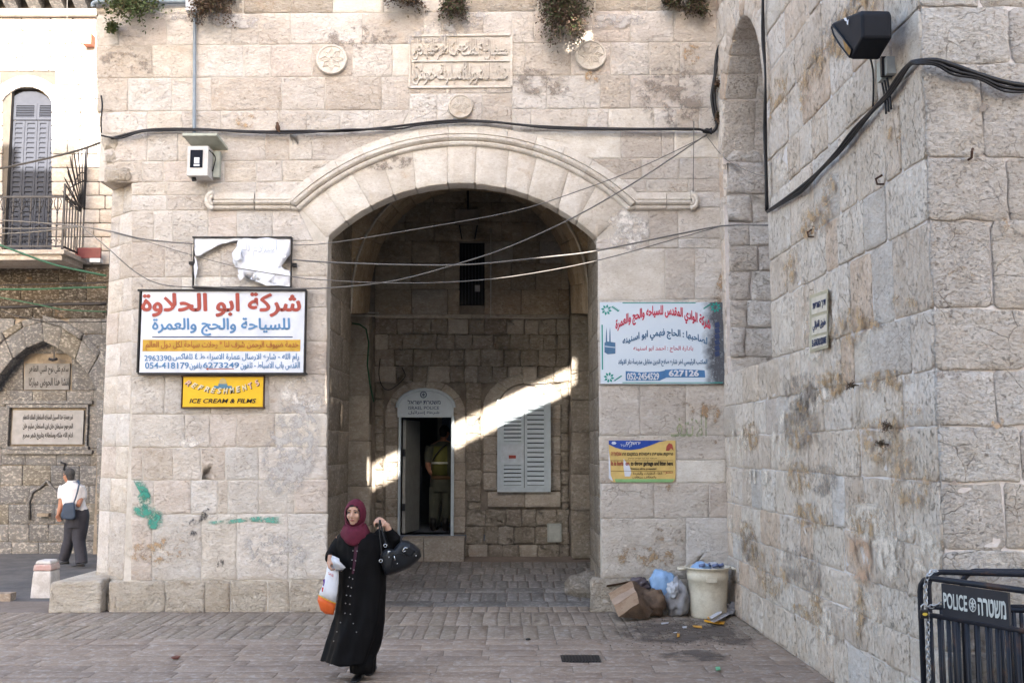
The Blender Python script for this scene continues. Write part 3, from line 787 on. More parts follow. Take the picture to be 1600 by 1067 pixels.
MB().box(wx0-.05, wx1+.05, LY+.2, LY+.25, wz0, LV(135)).build('window_backing', M['mortard'], house)
# balcony
iron = plain('black_wrought_iron', (.035,.037,.045), .45, .6, var=.2)
bal = MB(); bx0, bx1, bz = -12.5, at(97, 390, 18.6).x, at(97, 390, 18.6).z
bal.box(bx0, bx1+.08, 18.5, LY, bz-.10, bz-.02); bal.box(bx0, bx1+.02, 18.56, LY, bz-.2, bz-.10)
bal = bal.build('balcony_slab', M['leftup'], house)
rt = at(97, 308, 18.6).z
rail = MB(); rail.bar((bx0, 18.6, rt), (bx1, 18.6, rt), .035); rail.bar((bx0, 18.6, bz+.06), (bx1, 18.6, bz+.06), .03); rail.bar((bx1, 18.6, rt), (bx1, LY, rt), .035)
rail.bar((bx1, 18.6, bz+.06), (bx1, LY, bz+.06), .03); rail.bar((bx1, 18.6, bz), (bx1, 18.6, rt+.25), .035); rail.build('balcony_rail', iron, bal)
def curl(c, r, s, n=9): return [(c[0]+s*r*(1-i/n*.6)*math.cos(R(-90+i*40)), c[1], c[2]+r*(1-i/n*.6)*math.sin(R(-90+i*40))) for i in range(n)]
i = 0; x = bx1-.12
while x > -10.9:
    b = MB(); b.bar((x, 18.6, bz+.04), (x, 18.6, rt), .018)
    for s in (-1, 1):
        b.tube([(x, 18.6, rt-.28), (x+s*.05, 18.6, rt-.18), (x+s*.07, 18.6, rt-.08), (x+s*.04, 18.6, rt-.03)], .008, 4)
        b.tube(curl((x+s*.05, 18.6, bz+.16), .045, s), .007, 4)
    b.ball((x, 18.6, bz+.45), .022, n=6, m=4); b.ball((x, 18.6, rt-.3), .022, n=6, m=4)
    b.build('baluster', iron, bal); x -= .165
for j in range(7):
    Y = 18.72+j*.125; b = MB(); b.bar((bx1, Y, bz+.04), (bx1, Y, rt), .02)
    b.build('baluster', iron, bal)
for j in range(15):          # fan of spikes guarding the side
    a = R(4+j*6.2); hub = Vector((bx1, 19.42, rt-.12)); tip = hub+Vector((-.04*(j % 2), -.86*math.cos(a), 1.32*math.sin(a)))
    b = MB(); b.tube([hub.lerp(tip, .12), hub.lerp(tip, .6), hub.lerp(tip, .92), tip], [.013, .012, .014, .002], 5); b.build('spike', iron, bal)
b = MB(); b.tube([hub+Vector((0, -.52*math.cos(R(q)), .8*math.sin(R(q)))) for q in range(0, 91, 15)], .012, 5); b.tube([(bx1, 19.3+.1*math.cos(R(q)), rt+.12+.12*math.sin(R(q))) for q in range(0, 361, 40)], .010, 5); b.build('spike_ring', iron, bal)
b = MB(); b.bar((bx1, LY-.04, rt), (bx1, LY-.04, rt+1.2), .04); b.bar((bx1, 18.75, rt+.2), (bx1, LY-.04, rt+.55), .02); b.build('spike_post', iron, bal)
# red sign board and pale box at the corner
MB().box(LU(126,400), LU(165,400), LY-.25, LY-.2, LV(407), LV(391)).build('name_board', plain('dark_red_board', (.13,.025,.03), .5), house)
MB().box(LU(150,410), LU(166,410), LY-.3, LY-.15, LV(414), LV(408)).build('lamp_box', plain('pale_grey_plastic', (.5,.55,.6), .5), house)
MB().box(LU(135,65), LU(149,65), LY-.2, LY, LV(75), LV(59)).build('brick_stub', plain('terracotta', (.45,.18,.12), .8), house)
# lower: fountain wall
y = 418
gl = random.Random(8)
while y < 560:
    y2 = y + gl.uniform(20, 30); x = -40
    while x < 172:
        x2 = x+gl.uniform(28, 60)
        # leave the arch out
        yc = (y+y2)/2
        if yc > 500:
            half = 100*math.sqrt(max(0, (yc-497)/70)) if yc < 567 else 100
            if x < 65-half < x2: x2 = 65-half
            elif 65-half <= x < 65+half: x = 65+half; continue
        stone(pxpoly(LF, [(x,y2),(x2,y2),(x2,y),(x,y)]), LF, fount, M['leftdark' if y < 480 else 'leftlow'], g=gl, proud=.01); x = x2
    y = y2
while y < 868:
    y2 = min(y + gl.uniform(26, 34), 868)
    if 868-y2 < 12: y2 = 868
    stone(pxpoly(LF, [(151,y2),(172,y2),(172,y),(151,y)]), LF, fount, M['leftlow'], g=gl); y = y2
IR = [(-22,616),(0,585),(20,560),(42,543),(68,533),(92,545),(118,562),(138,584),(151,610)]
OR = [(-50,600),(-20,560),(8,530),(35,512),(66,503),(98,512),(128,531),(152,560),(170,590)]
HR = [(-60,588),(-26,546),(4,519),(33,502),(64,491),(100,501),(132,521),(158,550),(178,582)]
for a, b, c, d, e, f in zip(IR, IR[1:], OR, OR[1:], HR, HR[1:]):
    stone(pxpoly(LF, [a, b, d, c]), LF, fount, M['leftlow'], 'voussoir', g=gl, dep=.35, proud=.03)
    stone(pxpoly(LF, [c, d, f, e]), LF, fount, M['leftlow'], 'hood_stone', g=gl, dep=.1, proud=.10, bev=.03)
# wall core above arch and recess
slab('fountain_core', [(LF.uv(*p)) for p in OR[1:8]]+[LF.uv(172,560), LF.uv(172,418), LF.uv(-60,418), LF.uv(-60,560)], LY+.03, LY+.4, M['mortard'], fount)
MB().box(LU(151,700)+.0, LU(175,700), LY+.03, LY+.4, 0, LF.uv(150, 560)[1]).build('fountain_pier', M['mortard'], fount)
RY = LY+.32; RFm = Fr((0, RY, 0), (1, 0, 0), (0, 0, 1))
y = 525; 
BX = [(36,112,566,610),(14,138,634,700)]
while y < 872:
    y2 = y+gl.uniform(26, 34)
    if 590 > y and y2 > 566: y2 = 610
    elif y < 634 < y2 or y == 610: y2 = 634
    elif y == 634: y2 = 700
    x = -30
    while x < 156:
        x2 = x+gl.uniform(30, 58)
        b = blocked(x, x2, y, y2, BX)
        if b:
            if b[0]-x > 6: stone(pxpoly(RFm, [(x,y2),(b[0],y2),(b[0],y),(x,y)]), RFm, fount, M['leftlow'], g=gl)
            x = b[1]; continue
        if x2 > 150: x2 = 158
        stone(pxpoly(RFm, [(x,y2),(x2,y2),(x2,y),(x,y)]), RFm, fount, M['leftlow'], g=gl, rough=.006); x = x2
    y = y2
MB().box(-26, -6.5, RY+.03, RY+.2, -.1, LV(418)).build('recess_core', M['mortard'], fount)
marble = plain('grey_white_marble', (.19,.20,.225), .5, var=.1)
marb2 = plain('grey_carved_marble', (.12,.125,.14), .5, var=.15)
def RP(x, y, n=0): u = RFm.uv(x, y); return RFm.P(u[0], u[1], n)
def rslab(x0, x1, y0, y1, n, mat, name):
    p, q = RP(x0, y1), RP(x1, y0); return MB().box(p.x, q.x, RY-n, RY+.03, p.z, q.z).build(name, mat, fount)
SL1 = rslab(38, 110, 568, 609, .02, marb2, 'inscription_slab'); SL2 = rslab(19, 132, 641, 694, .03, marble, 'inscription_slab')
for (x0, x1, y0, y1) in ((12,140,632,637),(12,140,697,702),(12,17,637,697),(135,140,637,697),(5,146,626,631),(5,146,703,709)): rslab(x0, x1, y0, y1, .07, M['leftlow'], 'slab_frame')
# ogee basin outline, tap and dirt
mb = MB(); mb.tube([RP(x, y, .03) for x, y in ((47,812),(46,785),(52,768),(66,760),(74,751),(84,762),(94,774),(96,812))], .03, 6); mb.build('basin_moulding', M['leftlow'], fount, True)
mb = MB(); mb.box(RP(62,805).x, RP(80,805).x, RY-.12, RY, RP(70,806).z, RP(70,801).z); mb.build('spout', M['mortard'], fount)
mb = MB(); mb.tube([RP(96,722,.02), RP(104,724,.06), RP(101,733,.04), RP(104,736,.02)], .02, 5); mb.build('iron_clamp', iron, fount)
mb = MB(); mb.bar(RP(90,540,.15), RP(90,562,.15), .02); mb.tube([RP(84,562,.2), RP(90,564,.2), RP(96,562,.2)], .03, 6); mb.build('hanging_lamp', iron, fount)

# ================================================================== UNSEEN BUILDING BEHIND THE CAMERA (shaped to shade the gate and pass sun)
te = math.tan(SUN_E)
opp = empty('shade_building', (0, -5, 0), 'unseen stone building behind the viewer, shaped to shade the gate and slotted for sun', 'building')
YO = -5.0
def mapup(p): return p.z + (p.y-YO)*te
xl, xr = -2.36, 1.05
tl, tr, bl, br = (mapup(at(*q)) for q in ((548,742,17.2),(917,562,17.2),(548,781,17.2),(917,599,17.2)))  # made-up slanting slot that lets a band of sun into the passage
xA, xB = at(548,744,17.2).x, at(917,564,17.2).x
L_ = lambda a, b, x: a+(b-a)*(x-xA)/(xB-xA)
tl, tr, bl, br = L_(tl,tr,xl)+.075, L_(tl,tr,xr)+.075, L_(bl,br,xl), L_(bl,br,xr)
HT = 7.5 + (LY-YO)*te
def ow(poly, name='wall_block'): fixn(MB().prism([(x, YO, z) for x, z in poly], (0, -.25, 0)).build(name, M['facade'], opp))
ow([(-12.0,-.1),(xl,-.1),(xl,HT),(-12.0,HT)]); ow([(xr,-.1),(8.5,-.1),(8.5,HT),(xr,HT)])
ow([(xl,-.1),(xr,-.1),(xr,br),(xl,bl)], 'slot_lower_wall'); pl_, pr_ = -1.90, -.97
ow([(pl_,L_(bl,br,xl)-.05+(br-bl)/(xB-xA)*(pl_-xl)-.2),(pr_,bl+(br-bl)/(xr-xl)*(pr_-xl)-.2),(pr_,tr+.3),(pl_,tr+.3)], 'slot_blocker')  # post added in the slot to keep sun out of the doorway
ga, gb, gc, gd = (mapup(at(*q)) for q in ((884,81,FY),(930,59,FY),(930,47,FY),(884,74,FY)))  # small gap added to throw a sliver of sun on the facade
gx0, gx1 = at(884,78,FY).x, at(930,52,FY).x
kx = lambda x: tl+(tr-tl)*(x-xl)/(xr-xl)
ow([(xl,tl),(gx0,kx(gx0)),(gx0,HT),(xl,HT)], 'upper_wall'); ow([(gx1,kx(gx1)),(xr,tr),(xr,HT),(gx1,HT)], 'upper_wall')
ow([(gx0,kx(gx0)),(gx1,kx(gx1)),(gx1,gb),(gx0,ga)], 'upper_wall'); ow([(gx0,gd+.09),(gx1,gc+.09),(gx1,HT),(gx0,HT)], 'upper_wall')
for i in range(2): MB().box(-10.2+i*1.2, -9.7+i*1.2, YO-.25, YO, HT, HT+.45).build('merlon', M['facade'], opp)
for i in range(7): MB().box(-5+i*1.3, -6.2+i*1.3, YO-.25, YO, HT, HT+.5).build('merlon', M['facade'], opp)
# ================================================================== LETTERING
AR = {'ا':(0xFE8D,0xFE8E),'أ':(0xFE83,0xFE84),'إ':(0xFE87,0xFE88),'آ':(0xFE81,0xFE82),'ة':(0xFE93,0xFE94),'د':(0xFEA9,0xFEAA),'ذ':(0xFEAB,0xFEAC),'ر':(0xFEAD,0xFEAE),'ز':(0xFEAF,0xFEB0),'و':(0xFEED,0xFEEE),'ى':(0xFEEF,0xFEF0),'ء':(0xFE80,)}
for ch, c in {'ب':0xFE8F,'ت':0xFE95,'ث':0xFE99,'ج':0xFE9D,'ح':0xFEA1,'خ':0xFEA5,'س':0xFEB1,'ش':0xFEB5,'ص':0xFEB9,'ض':0xFEBD,'ط':0xFEC1,'ظ':0xFEC5,'ع':0xFEC9,'غ':0xFECD,'ف':0xFED1,'ق':0xFED5,'ك':0xFED9,'ل':0xFEDD,'م':0xFEE1,'ن':0xFEE5,'ه':0xFEE9,'ي':0xFEF1,'ئ':0xFE89}.items(): AR[ch] = (c, c+1, c+2, c+3)
def visual(s):
    out = []; i = 0; prev = False
    while i < len(s):
        ch = s[i]
        if ch == 'ل' and i+1 < len(s) and s[i+1] in 'اأإآ':
            c = {'ا':0xFEFB,'أ':0xFEF7,'إ':0xFEF9,'آ':0xFEF5}[s[i+1]]; out.append(chr(c+(1 if prev else 0))); prev = False; i += 2; continue
        if ch in AR:
            f = AR[ch]; nxt = i+1 < len(s) and s[i+1] in AR and len(AR[s[i+1]]) > 1
            nxt = nxt or (i+1 < len(s) and s[i+1] == 'ـ')
            if len(f) == 1: out.append(chr(f[0])); prev = False
            elif len(f) == 2: out.append(chr(f[1 if prev else 0])); prev = False
            else: out.append(chr(f[(3 if nxt else 1) if prev else (2 if nxt else 0)])); prev = nxt
        elif ch == 'ـ': out.append(ch); prev = True
        else: out.append(ch); prev = False
        i += 1
    s = ''.join(out)[::-1]; res = ''; run = ''
    for ch in s:                      # numbers and Latin words keep their own direction
        if ch.isascii() and (ch.isalnum() or ch in '-.&'): run = ch + run
        else: res += run + ch; run = ''
    return res + run
_tc = {}
def glyphs(s, bold=0.0, shear=0.0, sp=1.0):
    key = (s, bold, shear, sp)
    if key not in _tc:
        c = bpy.data.curves.new('lettering', 'FONT'); c.body = s; c.size = 1; c.resolution_u = 3; c.offset = min(bold, .008); c.shear = shear; c.space_character = sp
        o = bpy.data.objects.new('lettering', c); TS.collection.objects.link(o); TVL.update()
        me = bpy.data.meshes.new_from_object(o.evaluated_get(TVL.depsgraph))
        vs = [v.co.copy() for v in me.vertices]; fs = [tuple(p.vertices) for p in me.polygons]
        bpy.data.objects.remove(o); bpy.data.curves.remove(c); bpy.data.meshes.remove(me)
        e = bold-.008
        if e > .002:                    # heavier strokes: the outline printed again, slightly moved
            n0, v0, f0 = len(vs), list(vs), list(fs)
            for k, (dx, dy) in enumerate(((-e, 0), (e, 0), (0, e*.8), (0, -e*.8))):
                vs += [Vector((v.x+dx, v.y+dy, .0)) for v in v0]; fs += [tuple(i+n0*(k+1) for i in f) for f in f0]
        x0, x1 = min(v.x for v in vs), max(v.x for v in vs); y0, y1 = min(v.y for v in vs), max(v.y for v in vs)
        _tc[key] = ([((v.x-x0)/(x1-x0), (v.y-y0)/(y1-y0)) for v in vs], fs, (x1-x0, y1-y0), n0 if e > .002 else len(vs))
    return _tc[key][:3]
def words(s, fn, mat, parent, name='lettering', bold=.012, shear=0, rtl=False, sp=1.0, nrm=(0, -1, 0)):
    t = visual(s) if rtl else s; vs, fs, _ = glyphs(t, bold, shear, sp); n0 = _tc[(t, bold, shear, sp)][3]
    return mesh(name, spread_([fn(u, v) for u, v in vs], n0, nrm), fs, mat, parent)
def spread_(P, n0, nrm=(0, -1, 0)): return [p + Vector(nrm)*(.0007*(i//n0)) for i, p in enumerate(P)]
def boxfn(fr, x0, x1, y0, y1, n=0.0, bend=0.0):
    """pixel box (y0 above y1) on a wall frame; bend lifts the middle"""
    def f(u, v):
        b = bend*(1-(2*u-1)**2); q = fr.uv(x0+(x1-x0)*u, y1+(y0-y1)*v - b); return fr.P(q[0], q[1], n)
    return f
def pan(fr, x0, x1, y0, y1, n0, n1, mat, name, parent):
    a, b = fr.uv(x0, y1), fr.uv(x1, y0); vs = [fr.P(u, v, n) for n in (n0, n1) for v in (a[1], b[1]) for u in (a[0], b[0])]
    return fixn(mesh(name, vs, [(0,2,3,1),(4,5,7,6),(0,1,5,4),(2,6,7,3),(0,4,6,2),(1,3,7,5)], mat, parent))
def poly(fr, pts, n, mat, name, parent):
    return mesh(name, [fr.P(*fr.uv(*p), n) for p in pts], [tuple(range(len(pts)))], mat, parent)
def frame4(fr, x0, x1, y0, y1, t, n0, n1, mat, parent, name='frame'):
    for b in ((x0,x1,y0,y0+t),(x0,x1,y1-t,y1),(x0,x0+t,y0+t,y1-t),(x1-t,x1,y0+t,y1-t)): pan(fr, *b, n0, n1, mat, name, parent)
P_ = plain
white = P_('white_sign_face', (.66,.69,.76), .45, var=.09, scale=3); blackf = P_('black_frame', (.02,.02,.022), .5)
redl = P_('faded_red_paint', (.38,.075,.055), .6); bluel = P_('faded_blue_paint', (.10,.24,.44), .6); navy = P_('navy_line', (.04,.06,.14), .6)
ochre = P_('ochre_band', (.55,.33,.045), .6); brownred = P_('brown_red_letters', (.38,.12,.035), .6)
yell = P_('sign_yellow', (.72,.44,.02), .45, var=.05); brownf = P_('brown_frame', (.09,.045,.02), .6); ink = P_('black_lettering', (.02,.018,.018), .6)
cream = P_('cream_lettering', (.72,.62,.42), .6); pinkl = P_('pinkish_lettering', (.72,.45,.36), .6)
sg = lambda name, px, py, label, cat='sign', n=0: empty(name, FF.P(*FF.uv(px, py), n), label, cat)

# --- big white sign
s1 = sg('shop_sign', 350, 520, 'large white sign with red and blue Arabic lettering over a yellow band')
pan(FF, 222, 479, 457, 583, .03, .10, white, 'sign_panel', s1); frame4(FF, 220, 481, 454, 586, 3, .02, .12, blackf, s1)
N = .104
words('شركة ابو الحلاوة', boxfn(FF, 225, 473, 459, 497, N), redl, s1, bold=.035, rtl=True)
words('للسياحة والحج والعمرة', boxfn(FF, 242, 456, 498, 526, N), bluel, s1, bold=.03, rtl=True)
pan(FF, 242, 460, 527, 528.6, .1, N, navy, 'rule', s1); pan(FF, 227, 472, 532, 550, .1, .103, ochre, 'band', s1)
words('خدمة ضيوف الرحمن شرف لنا * رحلات سياحة لكل دول العالم', boxfn(FF, 232, 469, 534, 548.5, N+.002), brownred, s1, bold=.02, rtl=True)
words('رام الله - شارع الارسال عمارة الاسراء ط ٤ تلفاكس', boxfn(FF, 274, 470, 553, 567, N), bluel, s1, bold=.02, rtl=True)
words('2963390', boxfn(FF, 230, 272, 556, 565, N), bluel, s1, bold=.015)
words('القدس باب الاسباط - تلفون', boxfn(FF, 379, 471, 566, 579, N), bluel, s1, bold=.02, rtl=True)
words('6273249', boxfn(FF, 321, 377, 567, 576, N), bluel, s1, bold=.02)
words('بلفون', boxfn(FF, 300, 319, 567, 579, N), bluel, s1, bold=.02, rtl=True); words('054-418179', boxfn(FF, 231, 299, 567, 577, N), bluel, s1, bold=.02)
poly(FF, [(325,577.5),(329,575.5),(329,577),(369,576.8),(369,577.8),(329,578),(329,579.5)], N, redl, 'arrow', s1)
# --- yellow refreshments sign
s2 = sg('refreshment_sign', 350, 612, 'yellow refreshments sign in a brown frame, under the big white sign')
pan(FF, 287, 413, 589, 636, .02, .05, yell, 'sign_panel', s2); frame4(FF, 285, 415, 587, 638, 2.2, .015, .065, brownf, s2)
T = 'REFRESHMENTS'
for i, ch in enumerate(T):
    t = i/(len(T)-1); x = 293+t*113; yb = 602+ 14*(1-(2*t-1)**2)*.95; an = R(-38*(1-2*t))
    for (dx, dy, mt, n, ) in ((.9, .9, ink, .053), (0, 0, pinkl if i in (0, 10, 11) else cream, .058)):
        vs, fs, (gw, gh) = glyphs(ch, .04, .25); W, H = 7.8*min(1, gw/.62), 9.0
        def fn(u, v, x=x+dx, yb=yb+dy, W=W, H=H, n=n):
            a, b = (u-.5)*W, v*H; ca, sa = math.cos(an), math.sin(an)      # an < 0: tips down to the right
            q = FF.uv(x + a*ca - b*sa, yb - (a*sa + b*ca)); return FF.P(q[0], q[1], n)
        mesh('lettering', spread_([fn(u, v) for u, v in vs], _tc[(ch, .04, .25, 1.0)][3]), fs, mt, s2)
words('ICE CREAM & FILMS', boxfn(FF, 298, 402, 623, 630, .054), ink, s2, bold=.025, shear=.25)
gold = P_('dome_gold', (.55,.42,.18), .5); bluei = P_('tile_blue', (.08,.20,.30), .5)
poly(FF, [(336,607.5),(364,607.5),(364,603),(336,603)], .053, bluei, 'picture', s2); poly(FF, [(343,603),(357,603),(357,600),(343,600)], .053, bluei, 'picture', s2)
poly(FF, [(350+6*math.cos(R(a)), 600-9*math.sin(R(a))) for a in range(0, 181, 20)], .053, gold, 'picture', s2)
# --- torn sign above
s3 = sg('torn_sign', 380, 410, 'black sign frame with torn white sheeting hanging in shreds above the big white sign')
frame4(FF, 304, 458, 372, 452, 2.2, .02, .10, blackf, s3)
vinyl = P_('torn_white_vinyl', (.74,.76,.82), .45, var=.05, bump=.3)
tg = random.Random(3)
def rag(pts, name, amp=.05, n0=.07):
    """an outline filled with a subdivided, billowed sheet"""
    bm = bmesh.new(); vs = [bm.verts.new(FF.P(*FF.uv(*p), 0)) for p in pts]; f = bm.faces.new(vs)
    bmesh.ops.triangulate(bm, faces=[f]); 
    for _ in range(3): bmesh.ops.subdivide_edges(bm, edges=[e for e in bm.edges if e.calc_length() > .035], cuts=1)
    bmesh.ops.triangulate(bm, faces=bm.faces[:])
    c = FF.P(*FF.uv(*pts[0]))
    for v in bm.verts:
        q = v.co*7; v.co.y -= n0 + amp*(.7*noise.noise(q)+.6*abs(noise.noise(q*2.1))+.3*abs(noise.noise(q*4.7)))
    me = bpy.data.meshes.new(name); bm.to_mesh(me); bm.free()
    o = link(name, me, vinyl, s3, None, True); md = o.modifiers.new('thickness', 'SOLIDIFY'); md.thickness = .003; return o
rag([(307,374),(340,375),(375,374),(400,373),(385,377),(366,379),(350,383),(338,388),(330,392),(322,397),(316,401),(308,402),(306,390)], 'vinyl_sheet', .025)
rag([(375,379),(385,375),(456,374),(456,399),(451,402),(445,402),(438,405),(432,409),(440,416),(446,423),(454,424),(456,428),(456,449),(448,449),(432,446),(420,448),(407,440),(402,443),(404,434),(410,432),(399,426),(392,428),(384,434),(378,441),(374,432),(382,428),(372,421),(366,412),(367,400),(374,390),(372,384)], 'vinyl_sheet', .06)
rag([(306,402),(310,408),(309,414),(312,420),(310,431),(308,438),(306,430),(304,420),(307,412)], 'vinyl_shred', .03)
rag([(374,388),(380,392),(378,400),(384,408),(376,412),(368,408),(366,398)], 'vinyl_flap', .07, .12)
rag([(376,424),(384,426),(386,434),(381,441),(378,434)], 'vinyl_flap', .05, .12); rag([(412,440),(430,446),(446,448),(420,449),(404,442)], 'vinyl_flap', .04, .1)
faded = P_('faded_print', (.48,.50,.56), .6)
words('السلام للـ', boxfn(FF, 382, 436, 378, 402, .13, -4), faded, s3, bold=.0, rtl=True)
MB().bar(FF.P(*FF.uv(458,415), .03), FF.P(*FF.uv(464,415), .03), .05).build('bracket', blackf, s3); MB().bar(FF.P(*FF.uv(297,412), .03), FF.P(*FF.uv(304,412), .03), .04).build('bracket', blackf, s3)
# --- right sign
s4 = sg('travel_sign', 1035, 535, 'pale blue sign with curved red Arabic lettering, green flowers and blackened right edge')
pale = P_('pale_blue_sheet', (.56,.64,.72), .45, var=.05)
a4 = NT('scorched_sheet'); geo = a4.n('NewGeometry'); sx = a4.n('SeparateXYZ'); a4.l(geo.outputs['Position'], sx.inputs[0])
xs0, xs1 = FF.uv(1085, 540)[0], FF.uv(1122, 540)[0]
mr = a4.n('MapRange'); mr.inputs[1].default_value = xs0; mr.inputs[2].default_value = xs1; a4.l(a4.math('ADD', sx.outputs[0], a4.math('MULTIPLY', a4.noise(geo.outputs['Position'], 6, 6), .30)), mr.inputs[0])
mr.inputs[1].default_value = xs0+.24; mr.inputs[2].default_value = xs1+.08
soot = a4.mix(a4.ramp(a4.noise(geo.outputs['Position'], 30, 5, .8), [(.55, 0), (.66, .6)]), (.07,.075,.09), (.42,.47,.52))
a4.l(a4.mix(mr.outputs[0], (.56,.64,.72), soot), a4.b.inputs['Base Color']); a4.b.inputs['Roughness'].default_value = .5
pan(FF, 938, 1131, 473, 600, .02, .045, a4.m, 'sign_panel', s4)
teal = P_('teal_print', (.02,.30,.26), .5); crim = P_('crimson_print', (.60,.06,.11), .5); blup = P_('blue_print', (.08,.18,.32), .5); phb = P_('phone_band_blue', (.07,.20,.42), .5)
n4 = .047
words('شركة الوادي المقدس للسياحه والحج والعمرة', boxfn(FF, 961, 1109, 500, 524, n4, 23), crim, s4, bold=.045, rtl=True)
words('لصاحبها : الحاج فهمي ابو اسنينه', boxfn(FF, 972, 1104, 528, 545, n4, 14), blup, s4, bold=.035, rtl=True)
words('بادارة الحاج : احمد ابو اسنينه', boxfn(FF, 989, 1082, 541, 551, n4), crim, s4, bold=.01, rtl=True)
words('المكتب الرئيسي اخر شارع صلاح الدين مقابل مدرسة دار الاولاد', boxfn(FF, 965, 1104, 561, 573, n4), blup, s4, bold=.03, rtl=True)
poly(FF, [(977,580),(1000,582),(1030,581),(1043,578),(1043,589),(1030,595),(977,595)], n4, phb, 'number_band', s4); poly(FF, [(1038,578),(1060,577),(1100,579),(1101,590),(1038,590)], n4+.001, phb, 'number_band', s4)
words('052-2454529', boxfn(FF, 979, 1029, 583, 594, n4+.003), white, s4, bold=.035); words('627126', boxfn(FF, 1044, 1091, 578.5, 588.5, n4+.003), white, s4, bold=.045)
for b in ((972,1086,473.5,474.8),(972,1128,597.5,598.8),(940,941.3,508,578)): pan(FF, *b, .045, n4, teal, 'border_line', s4)
for cx, cy, q in ((947,485,-1),(1117,481,-1),(951,590,1)):
    for i in range(8):
        a = 2*math.pi*i/8+.2; c = (cx+5.5*math.cos(a), cy+5.5*math.sin(a)); t = (math.cos(a), math.sin(a))
        poly(FF, [(c[0]-t[0]*3.2,c[1]-t[1]*3.2),(c[0]-t[1]*1.9,c[1]+t[0]*1.9),(c[0]+t[0]*3.2,c[1]+t[1]*3.2),(c[0]+t[1]*1.9,c[1]-t[0]*1.9)], n4, teal, 'flower_petal', s4)
    for i in range(5):
        a = i*.9; sx_ = 1 if cx < 1000 else -1; c = (cx+sx_*(9+i*2.2), cy+q*(3-i*1.0)*1.5)
        poly(FF, [(c[0]-2,c[1]+1),(c[0],c[1]-1.2),(c[0]+3,c[1]-1.4),(c[0]+1,c[1]+1)], n4, teal, 'leaf_print', s4)
poly(FF, [(944,536),(948,534),(961,536),(961,553),(949,554),(944,551)], n4, blup, 'shrine_print', s4); poly(FF, [(944.5,541),(961,543),(961,544),(944.5,542.3)], n4+.001, pale, 'shrine_print', s4)
for x in (947, 952.5): poly(FF, [(x-1.2,535),(x+1.2,535),(x+.7,520),(x,512),(x-.7,520)], n4, blup, 'minaret_print', s4)
for i in range(6): y0 = 506+i*9; poly(FF, [(1115,y0),(1122,y0-3),(1124,y0+5),(1117,y0+7)], n4, navy, 'dome_print', s4)
# --- litter notice
s5 = sg('litter_notice', 1003, 720, 'small peeling yellow and blue no littering notice low on the right pier', 'notice')
notice = P_('notice_yellow', (.66,.47,.17), .5, var=.1); dkb = P_('notice_blue', (.02,.07,.36), .5); lgreen = P_('notice_green', (.25,.46,.20), .5)
poly(FF, [(951,688),(1055,688),(1055,748),(1051,753),(957,753),(951,747)][::-1], .018, notice, 'notice_sheet', s5)
poly(FF, [(951,688),(1042,688),(1030,690),(1015,696),(1000,701),(985,703),(972,702),(961,699),(951,694)][::-1], .020, dkb, 'blue_wave', s5)
poly(FF, [(960,748),(1054,748),(1050,753),(962,753)][::-1], .020, lgreen, 'green_strip', s5)
poly(FF, [(974,716),(978,722),(983,727),(986,738),(984,744),(976,744),(974,730)][::-1], .022, white, 'torn_patch', s5)
poly(FF, [(950.5,700),(953,720),(954,742),(958,752),(951,747)][::-1], .022, white, 'peeled_edge', s5)
n5 = .0225
words('ירושלים'[::-1], boxfn(FF, 978, 1000, 689, 694.5, n5), white, s5, bold=.02); words('גן העיר'[::-1], boxfn(FF, 969, 987, 694, 699, n5), pale, s5, bold=.0, shear=.3)
words('זריקת אשפה ופסולת במקום זה'[::-1], boxfn(FF, 972, 1051, 706, 713, n5), ink, s5, bold=.02); words('אסורה'[::-1], boxfn(FF, 954.5, 970.5, 706, 712, n5), redl, s5, bold=.02)
words('העובר על כך ישפט כחוק'[::-1], boxfn(FF, 981, 1026, 714.5, 717.5, n5), ink, s5, bold=.01)
words('It is forb', boxfn(FF, 954.5, 973.5, 720, 727, n5), redl, s5, bold=.035); words('en', boxfn(FF, 977, 983, 722, 727, n5), redl, s5, bold=.03)
words('to throw garbage and litter here', boxfn(FF, 985, 1051, 720, 729, n5), ink, s5, bold=.04); words('Violators will be prosecuted', boxfn(FF, 985, 1025, 730.5, 734, n5), ink, s5, bold=.03)
words('القاء النفايات والخردة', boxfn(FF, 989, 1034, 737, 742, n5), ink, s5, bold=.01, rtl=True); words('ممنوع', boxfn(FF, 1036, 1051, 736, 741, n5), redl, s5, bold=.01, rtl=True)
words('والمخالف سيعاقب', boxfn(FF, 987, 1025, 743, 747.5, n5), ink, s5, bold=.01, rtl=True)
for (y) in (719, 735.5): pan(FF, 954, 1051, y, y+.5, .018, n5, brownf, 'rule', s5)
poly(FF, [(1040,704),(1041,697),(1045,692),(1050,694),(1052,704),(1048,700),(1045,704)][::-1], n5, redl, 'figure_print', s5)
poly(FF, [(959+4*math.cos(i), 692+2.6*math.sin(i)*1.0) for i in range(6)][::-1], n5, pale, 'crest_print', s5)
